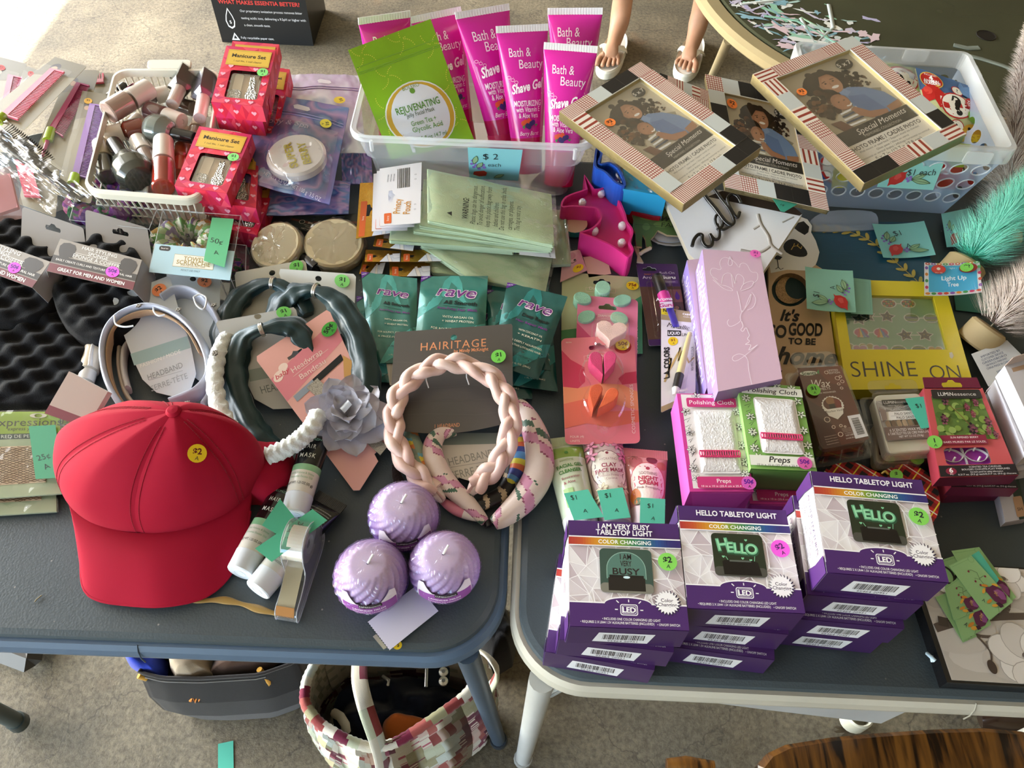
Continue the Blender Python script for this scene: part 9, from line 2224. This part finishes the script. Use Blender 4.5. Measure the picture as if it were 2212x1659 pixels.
# clear bin with pink tubes and the green pouch
def clear_bin():
 h=12.0;FL,FR=P(757,290,h),P(1280,312,h);x=unit(FR-FL);y=A_([-x[1],x[0],0]);D=23.0;top=[FL+y*D,FR+y*D,FR,FL];bot=[]
 for p,sx,sy in zip(top,(1,-1,-1,1),(-1,-1,1,1)):q=p+x*2.6*sx+y*2.4*sy;bot.append(A_([q[0],q[1],TH+.3]))
 t=thing('clear_bin','clear plastic bin holding bright pink gel tubes, blue $2 note on front','bin',mid(bot));Qt=Quad(top);c_=np.mean(top,0)
 def lp(pts,z,r,k=1.0):q=Quad(pts);return[c_*A_([1,1,0])*(1-k)+q.at(u,v)*A_([k,k,1])+A_([0,0,z])for u,v in o_round(q,r,n=6)]
 m1=[a*.55+b*.45 for a,b in zip(top,bot)];m2=[p+(c_*A_([1,1,0])-p*A_([1,1,0]))*.035 for p in m1]
 FR2=vmat('bin_plastic',.22,.5,var=.02,alpha=.33)
 mb=MB();loft(mb,[lp(bot,0,2.0),lp(m2,0,2.0),lp(m1,.3,2.0),lp(top,-.9,2.2,.985)],'#dfe6ec',True,cap_top=False);mb.build('bin_walls',FR2,t)
 mb=MB();loft(mb,[lp(top,-.9,2.2,.985),lp(top,-1.1,2.4,1.02),lp(top,-.3,2.4,1.025),lp(top,0,2.4,1.01),lp(top,-.2,2.2,.975),lp(top,-.9,2.2,.97)],'#e6ecf0',True,False,False);mb.build('bin_rim',FROST,t)
 mb=MB()
 for u in(.085,.93):
  p=FL*(1-u)+FR*u-y*.7;tube(mb,[p+A_([0,0,-.4]),p+A_([0,0,-2.2])],.28,'#e6ecf0',8)
 mb.build('lid_latch_rib',FROST,t)
    # note on the sloping front
 Qf=Quad([top[3],top[2],bot[2],bot[3]]);u0,u1=.485,.715
 nq=Quad([Qf.at(u0,.06,.9),Qf.at(u1,.06,.9),Qf.at(u1+.005,.66,.7),Qf.at(u0+.0,.66,.7)]);note('price_note','blue note reading $2 each, taped to the clear bin of pink tubes',None,0,'#86cbd6',[('$ 2',.42,.24,.16,2),('each',.5,.5,.1,2)],art=lambda a:pomegranate_small(a),quadobj=nq)
 return top,bot,x,y
def pomegranate_small(a):
 for u,v in((.08,.4),(.12,.46),(.06,.5),(.14,.54),(.24,.56),(.28,.52),(.1,.6),(.2,.64),(.3,.6)):a.ell(u,v,.035,'#8a6cc0',n=10)
 for u0,v0,u1,v1 in((.1,.5,.16,.24),(.16,.62,.27,.44),(.5,.92,.7,.8)):
  L=math.hypot(u1-u0,v1-v0);px,py=-(v1-v0)/L*.05,(u1-u0)/L*.05;pts=[(u0+(u1-u0)*i/12+px*math.sin(math.pi*i/12),v0+(v1-v0)*i/12+py*math.sin(math.pi*i/12))for i in range(13)]+[(u0+(u1-u0)*i/12-px*math.sin(math.pi*i/12),v0+(v1-v0)*i/12-py*math.sin(math.pi*i/12))for i in range(12,-1,-1)]
  a.poly(pts,'#8fb38c');a.ring(pts,.01,'#31482b')
 a.poly([(.1,.74),(.3,.7),(.36,.76),(.34,.86),(.2,.9),(.08,.84)],'#b8402f')
top_,bot_,bx_,by_=clear_bin()
PK='#cf1f97'
def gel_body(u,v):return PK if v<.86 else('#e6c9d6' if v<.875 else '#b01550')
def gel_art(a):
 a.text('Bath &',.4,.16,.155,'#f4dbea',wid=.44);a.text('Beauty',.62,.255,.155,'#f4dbea',wid=.52)
 a.line([(.2,.36),(.9,.345)],.008,'#e9a9cf');a.line([(.1,.53),(.88,.5)],.008,'#e9a9cf');a.line([(.9,.345),(.92,.47)],.008,'#e9a9cf');a.line([(.1,.4),(.1,.53)],.008,'#e9a9cf')
 for k in range(3):a.ring(o_ell(a.Q,.12+.07*k,.36+.02*k,.32,.22,9),.01,'#e9a9cf')
 a.text('Shave Gel',.52,.435,.16,'#fbeef5',shear=.35,wid=.78,bold=.03,rot=8)
 a.text('MOISTURIZING',.5,.575,.1,'#f4dbea',wid=.68,bold=.02);a.text('with Vitamin E',.5,.625,.09,'#f4dbea',wid=.62,bold=.01);a.text('& Aloe Vera',.5,.675,.09,'#f4dbea',wid=.52,bold=.01)
 for u,v in((.4,.73),(.5,.72),(.34,.74)):a.ell(u,v,.06,'#d9502f',.05,10)
 for u,v in((.45,.76),(.56,.745),(.62,.735),(.5,.77)):a.ell(u,v,.06,'#3a2a6a',.05,10)
 a.poly([(.3,.77),(.38,.75),(.36,.79)],'#3f8a4a');a.poly([(.66,.75),(.76,.75),(.7,.77)],'#3f8a4a');a.text('Berry Burst',.5,.825,.075,'#f4dbea',shear=.35,wid=.56)
def gel(crimp,base_px,label,L=18.6,hb=1.0):
 b=P(*base_px,hb);m=((crimp[0][0]+crimp[1][0])/2,(crimp[0][1]+crimp[1][1])/2);h=solve_h(*m,b,L,10,24);soft_tube((P(*crimp[0],h),P(*crimp[1],h)),b,label,'pink shave gel tubes',gel_body,'#b5174f',2.35,gel_art,crimpcol='#e4e2e6',capL=3.2,cr=.95,name='shave_gel_tube')
gel(((776,62),(886,28)),(850,300),'pink shave gel tube behind the green pouch, leftmost in the bin')
gel(((888,48),(998,30)),(1000,310),'pink shave gel tube whose right half shows beside the green pouch')
gel(((986,46),(1100,17)),(1090,330),'pink shave gel tube in the middle of the clear bin, tilted left')
gel(((1183,24),(1301,38)),(1235,300),'pink shave gel tube at the back right corner of the clear bin')
gel(((1072,74),(1184,63)),(1140,372),'pink shave gel tube before the middle one, berries fully visible')
gel(((1174,105),(1290,115)),(1206,400),'pink shave gel tube at the front right, its cap seen through the bin')
def green_pouch():
 b0=P(925,335,5.0);h=solve_h(842,76,b0,17.0,8,24);Q=Quad([P(752,108,h),P(930,41,h+.3),P(1025,305,5.8),P(845,345,4.6)]);t=thing('face_mask_pouch','bright green jelly face mask zip pouch standing in the clear bin','pouch',mid(Q.p))
 Q.bend=lambda u,v:.9*np.sin(math.pi*np.clip(u,0,1))*np.clip((v-.22)*3,0,1)*np.clip((1.05-v)*4,0,1)+.1*vnoise(u*5,v*6,2)
 mb=MB();grid(mb,lambda u,v:Q.S(np.stack([u,v],1)),30,36,'#93c92c');grid(mb,lambda u,v:Q.S(np.stack([u,v],1))*1.0-Q.N*(.15+1.4*np.sin(math.pi*u)*np.clip((v-.22)*3,0,1))[:,None],16,16,'#93c92c',flip=True);mb.build('foil_pouch',FOIL,t)
 mb=MB()
 for v in(.155,.2,.215):tube(mb,[Q.at(u,v,.05)for u in np.linspace(.01,.99,20)],.06,'#96c94a',5)
 mb.build('zip_ridge',FOIL,t)
 a=Art(Q,z0=.03,dz=.012,sub=.9)
 rg=random.Random(1)
 for cu,cv,n in((.12,.08,26),(.6,.07,30),(.92,.18,26),(.3,.3,26),(.95,.5,20),(.15,.55,24),(.1,.8,20),(.9,.8,20)):
  for i in range(n):
   r=.03+.14*(i%7)/7;g=2*math.pi*(i//7)/(n/7)+.1*(i%7);u,v=cu+r*math.cos(g),cv+r*math.sin(g)*a.k
   if 0<u<1 and 0<v<1:a.poly(o_ell(Q,u,v,.085,n=6),'#d3d24a',True)
 a.up();a.ell(.5,.68,.4,'#e9ebe4',.37,32);a.ell(.5,.68,.385,'#d0a838',.355,32);a.ell(.5,.68,.33,'#e3e6ee',.335,32);a.rect(.26,.84,.3,.98,'#d9dfe0')
 a.ell(.5,.47,.03,'#6a9a3a');a.text('BOLERO',.5,.435,.04,'#8aa05a',wid=.2);a.text('REJUVENATING',.5,.6,.075,'#4f8a2a',wid=.52,bold=.01);a.text('Jelly Facial Mask',.5,.655,.045,'#3f5a34',wid=.34);a.text('Green Tea +',.5,.73,.055,'#5f9a3a',wid=.3);a.text('Glycolic Acid',.52,.785,.055,'#5f9a3a',wid=.36);a.text('0.5 fl oz 14.7 ml',.54,.87,.045,'#4f8a2a',wid=.34);a.build(t,INK)
green_pouch()
# white basket of nail polish
def basket():
 h=8.0;c4=[P(249,150,h),P(474,151,h),P(430,428,h),P(182,408,h)];Qt=Quad(c4);c_=np.mean(c4,0);bot=[A_([*(p[:2]+(c_[:2]-p[:2])*.13),TH+.15])for p in c4];Qb=Quad(bot)
 t=thing('plastic_basket','white slatted plastic basket full of nail polish bottles','basket',mid(bot));
 def lp(q,r,z,k=1.0):cc=np.mean(q.p,0);return[cc+(q.at(u,v)-cc)*k+A_([0,0,z])for u,v in o_round(q,r,n=6)]
 mb=MB();loft(mb,[lp(Qt,2.4,-1.1),lp(Qt,2.6,-1.2,1.03),lp(Qt,2.6,-.2,1.035),lp(Qt,2.5,0,1.02),lp(Qt,2.3,0,.985),lp(Qt,2.2,-1.1,.975)],'#d9d5c6',True,False,False);mb.build('rim',PLASTIC,t)
 mb=MB();q=Quad([Qt.at(.3,-.075,.35),Qt.at(.72,-.075,.35),Qt.at(.72,-.01,.0),Qt.at(.3,-.01,.0)]);slab(mb,q,o_round(q,.6),-.25,.05,'#dedbce',bevel=.1);mb.build('handle_lip',PLASTIC,t)
 mb=MB();loft(mb,[lp(Qb,2,0),lp(Qb,2,.3)],'#cfccc0',False);mb.build('base',PLASTIC,t)
 for e,n in((0,16),(1,18),(2,16),(3,18)):
  a,b=c4[e],c4[(e+1)%4];a2,b2=bot[e],bot[(e+1)%4];dz=A_([0,0,-1.0])
  for i in range(1,n):
   s=i/n;mb=MB();tube(mb,[a*(1-s)+b*s+dz,a2*(1-s)+b2*s],.16,'#d6d2c5',5);mb.build('slat',PLASTIC,t)
  for z in(.35,.68):
   mb=MB();tube(mb,[(a+dz)*(1-z)+a2*z,(b+dz)*(1-z)+b2*z],.14,'#d6d2c5',5);mb.build('cross_slat',PLASTIC,t)
basket()
def polish(A,B,h,r,cap,col,label,style='round',hb=None,dark=False,stick=False,capf=.46):
 a=P(*A,h);b=P(*B,h if hb is None else hb);z=unit(b-a);L=np.linalg.norm(b-a);t=thing('nail_polish',label,'nail polish',A_([(a[0]+b[0])/2,(a[1]+b[1])/2,min(a[2],b[2])-r]),'nail polish bottles in the white basket')
 n=24 if style=='round' else 4;k=1-capf;r=r*1.45 if n==4 else r;mb=MB()
 if style=='bulb':pr=[(.001,.15),(r*.85,.15),(r*1.12,L*.12),(r*1.15,L*.3),(r*.8,L*.5),(r*.55,L*k),(.001,L*k)];n=24
 else:pr=[(.001,.15),(r*.9,.15),(r*.98,.35),(r*.98,L*k-.5),(r*.6,L*k),(.001,L*k)]
 lathe(mb,pr,a,z,n,col,n>4);mb.build('polish',GLOSS,t)
 mb=MB();lathe(mb,[(.001,0)]+[(q*1.07+.04,hh*1.0+(.02 if i>2 else-.12))for i,(q,hh)in enumerate(pr[1:-1])],a,z,n,'#fff',n>4);mb.build('glass_bottle',POLY,t)
 mb=MB();rc=r*(.98 if style=='round' else .52);lathe(mb,[(rc*.98,L*k),(rc,L*k+.1),(rc*.94,L-.12),(rc*.88,L),(rc*.3,L),(rc*.25,L-.1),(.001,L-.1)],a,z,24,cap);mb.build('cap',GLOSS,t)
 x=unit(np.cross(A_([0,1.0,.6]),z));y=np.cross(z,x);y=y if y[2]>0 else-y
 if dark:
  q=Quad([a+z*L*.1-x*r*.5+y*r*1.16,a+z*L*.1+x*r*.5+y*r*1.16,a+z*L*.4+x*r*.5+y*r*1.16,a+z*L*.4-x*r*.5+y*r*1.16]);ar=Art(q)
  for i in range(6):ar.text('nail lacquer laque',.5,.1+.15*i,.09,'#c9ccc9',wid=.9)
  ar.build(t,INK)
 if stick:p0=a+z*L*.7+y*rc*1.02;q=Quad([p0-x*1+z*1,p0+x+z,p0+x-z,p0-x-z]);price(t,q,.5,.5,.75,'#d94f9a','.5¢',None,'#4a1a6a',60,z=.03)
WC='#d8d3ca'
for args,kw in(
 (((420,235),(362,222),3.5,1.3,WC,'#8a6a5a','nude polish bottle low under the mauve one'),{}),
 (((268,292),(300,255),3.2,1.2,'#cfc4b4','#b58f80','pale-capped polish bottle buried below the pink one'),{}),
 (((240,215),(272,188),4.0,1.1,'#1b1a1c','#3a3030','black-capped polish bottle at the basket rim corner'),{}),
 (((300,218),(365,200),6.0,1.35,WC,'#c9b8b4','white-capped polish bottle behind the pink stickered one'),{}),
 (((418,300),(430,262),4.5,1.2,'#cbb8a4','#b59a8a','beige-capped polish bottle right of the mauve one'),{}),
 (((440,320),(405,285),4.0,1.2,'#cdbba8','#c9a58e','beige round cap bottle just above the lower manicure box'),{}),
 (((300,372),(298,408),2.5,1.2,'#4a4540','#5a5048','dark polish bottle standing low by the basket front'),{}),
 (((404,157),(372,226),6.8,1.45,'#c9c3bb','#77726e','grey glass polish bottle with pearly cap at the back'),{'style':'square'}),
 (((449,165),(431,256),7.0,1.4,'#d3c0bd','#6f6874','dark violet-grey polish bottle with pearly cap at the right'),{'style':'square'}),
 (((318,238),(394,264),6.0,1.5,WC,'#8a5a5c','mauve polish bottle lying across with white cap'),{}),
 (((312,272),(224,294),5.6,1.4,'#d9cfc4','#b3432a','shiny orange-red polish bottle with pearl cap pointing left'),{}),
 (((322,276),(421,299),6.6,1.35,'#1a1a1c','#8a908a','silver glitter polish bottle with black cap'),{'style':'bulb','dark':True}),
 (((396,316),(388,378),4.0,1.35,'#a8432c','#c25a3a','orange polish bottle tucked beside the lower manicure box'),{}),
 (((330,362),(297,302),5.6,1.4,WC,'#8f6a60','white-capped polish bottle tilted right of the black-capped one'),{}),
 (((234,384),(217,310),5.6,1.35,'#cbbda6','#5f5a52','smoky polish bottle with beige cap at the left rim'),{}),
 (((301,388),(245,308),6.8,1.6,'#18181a','#4f534e','smoky grey polish bottle with black cap, label text on its side'),{'style':'bulb','dark':True}),
 (((353,408),(353,304),7.0,1.6,WC,'#c23a26','red-orange polish bottle with white cap by the basket front'),{}),
 (((330,412),(266,408),4.0,1.3,'#3f3a34',WC,'white bottle with dark end lying along the front rim'),{}),
 (((232,245),(324,190),8.0,1.75,WC,'#d9b5a8','large pale pink polish bottle with magenta sticker on its cap'),{'stick':True}),
 ):polish(*args,**kw)
# combs on cards, brush in a bag
def comb_pack(card,hs,label,ccol,spine,teeth_side,hand,bent=None,stick=None,hole=True,hcol='#9ab82a'):
 """spine: two pixel points of the comb's back; hand: pixel point of the tail end"""
 Q=quad(card,hs);t=thing('comb_pack',label,'comb',mid(Q.p),'tail combs on blister cards');mb=MB();slab(mb,Q,o_round(Q,.4),-.05,0,'#7f7452',side='#d0c8b0',hole=euro(Q,.5,.07,.7)if hole else None);mb.build('backing_card',CARD,t)
 a=Art(Q,z0=.012);a.poly([(0,0),(1,0),(1,.2),(0,.3)],'#6b5f42');a.ell(.3,.14,.13,'#3a2a20',.15);a.ell(.3,.17,.09,'#b08a6a',.11);a.build(t,INK)
 p0,p1=A_(puv(Q,*spine[0])),A_(puv(Q,*spine[1]));S=Q.w,Q.h;sc=A_(S);d=(p1-p0)*sc;L=np.linalg.norm(d);d/=L;nn=A_([-d[1],d[0]])*teeth_side
 def U(s,w):q=p0*sc+d*s+nn*w;return tuple(q/sc)
 mb=MB();wS,wT=1.1,3.0;slab(mb,Q,[U(0,0),U(L,0),U(L,wS),U(0,wS)],.15,.5,ccol,bevel=.08)
 slab(mb,Q,[U(0,wS),U(.35,wS),U(.35,wT),U(0,wT)],.15,.5,ccol);slab(mb,Q,[U(L-.35,wS),U(L,wS),U(L,wT),U(L-.35,wT)],.15,.5,ccol)
 mb.build('comb_back',PLASTIC,t)
 n=int(L/.34);mb=MB()
 for i in range(2,n-1):s=L*i/n;slab(mb,Q,[U(s-.075,wS),U(s+.075,wS),U(s+.04,wT),U(s-.04,wT)],.2,.42,ccol,bottom=False)
 mb.build('teeth',PLASTIC,t,kind='stuff')
 if hand:
  mb=MB();e=Q.at(*puv(Q,*hand),.3);st=Q.at(*U(L,.5),.35);tube(mb,[st,st*.5+e*.5,e],[.4,.3,.22],ccol,8);m_=mb.build('comb_tail',PLASTIC,t);mb=MB();tube(mb,[st,st*.6+e*.4],.75,hcol,12);mb.build('tail_grip',PLASTIC,m_)
 mb=MB();Q.bend=lambda u,v:.75+.1*vnoise(u*4,v*7,3);grid(mb,lambda u,v:Q.S(np.stack([u*.84+.08,v*.8+.17],1)),8,14,'#fff',True);Q.bend=None;mb.build('blister',BLIS,t)
 if stick:price(t,Q,*stick)
comb_pack([(-20,118),(58,138),(20,330),(-60,320)],2.5,'pink comb pack at the far left with red $1 sticker','#b93a56',((20,165),(2,250)),-1,None,stick=(.35,.12,.8,'#c2352c','$1','A','#3a1410',0,.06))
comb_pack([(58,142),(98,158),(70,260),(20,240)],3.0,'comb pack with red sticker behind the big pink comb','#c04a5c',((66,190),(50,235)),-1,None,stick=(.35,.14,.8,'#c2352c','$1','A','#3a1410',0,.06))
comb_pack([(170,155),(245,158),(245,260),(170,300)],2.0,'comb pack against the basket corner, a red end showing','#a82a3a',((226,182),(200,184)),1,None)
comb_pack([(150,150),(215,152),(150,380),(75,330)],4.0,'magenta comb pack between the pink and purple ones','#a81f5a',((168,182),(108,282)),-1,(92,345))
comb_pack([(178,196),(236,204),(196,440),(120,420)],4.6,'purple comb pack nearest the white basket, yellow sticker on card','#7a4a94',((196,228),(158,382)),-1,(150,430),stick=(.3,.1,.8,'#d9a83a','$1',None,'#3a2410',0,.06))
comb_pack([(119,123),(188,143),(52,282),(-40,250)],6.2,'large pink comb pack on a slanted card, topmost of the comb pile','#e0506c',((112,152),(4,252)),-1,(-20,285))
comb_pack([(60,330),(130,345),(120,470),(40,440)],1.6,'pink comb card lying under the bagged brush','#d9506a',((66,350),(90,430)),1,None)
def brush():
 a,b=P(-10,290,8.0),P(176,432,4.5);d=unit(b-a);s=unit(np.cross(d,[0,0,1.0]));n=np.cross(s,d);t=thing('hair_brush','black bristle styling brush lying in a crinkled clear bag','brush',(a+b)/2);mb=MB();tube(mb,[a,a*.5+b*.5,a*.4+b*.6,a*.2+b*.8,b],[1.1,1.0,.7,.75,.85],'#1d1c1a',10,flat=.6,up=(0,0,1));mb.build('handle',PLASTIC,t)
 mb=MB();L=np.linalg.norm(b-a)
 for i in range(22):
  for k in range(4):
   p=a+d*(L*.02+L*.48*i/22)-s*(.4+.1*k)+n*(.2-.2*k);tube(mb,[p,p-s*2.3+n*(.6-.3*k)],.05,'#2b2825',4)
 mb.build('bristles',BRISTLE,t,kind='stuff')
 Q=quad([(-40,252),(50,268),(215,440),(150,470)],[8.5,9.5,6.0,3.0]);Q=quad([(-50,330),(20,262),(205,425),(120,470)],[6.5,9.8,6.2,3.6]);mb=MB();grid(mb,lambda u,v:Q.S(np.stack([u,v],1),.6+.55*vnoise(u*6,v*4,3)+.22*vnoise(u*16,v*12,8)),40,26,'#fff',False);mb.build('clear_bag',FILM,t)
brush()
def pink_bottle():
 a,b=P(-30,480,3.0),P(8,372,5.5);t=thing('pink_pouch','soft translucent pink packet at the left frame edge','packet',(a+b)/2);Q=quad([(-60,372),(22,358),(50,470),(-60,490)],[6,6.5,4,4]);Q.bend=lambda u,v:1.0*np.sin(math.pi*np.clip(u,0,1))*np.sin(math.pi*np.clip(v,0,1))+.2*vnoise(u*4,v*4,2)
 mb=MB();grid(mb,lambda u,v:Q.S(np.stack([u,v],1)),20,16,'#c9a0a0');grid(mb,lambda u,v:Q.S(np.stack([u,v],1))-Q.N*1.2,6,6,'#b58f8f',flip=True);mb.build('packet_body',FROST,t);mb=MB();q=Quad(Q.p);slab(mb,q,[(.2,.2),(.95,.15),(.95,.8),(.25,.9)],-.5,.1,'#c98f92');mb.build('pink_sheet',PAPER,t)
pink_bottle()
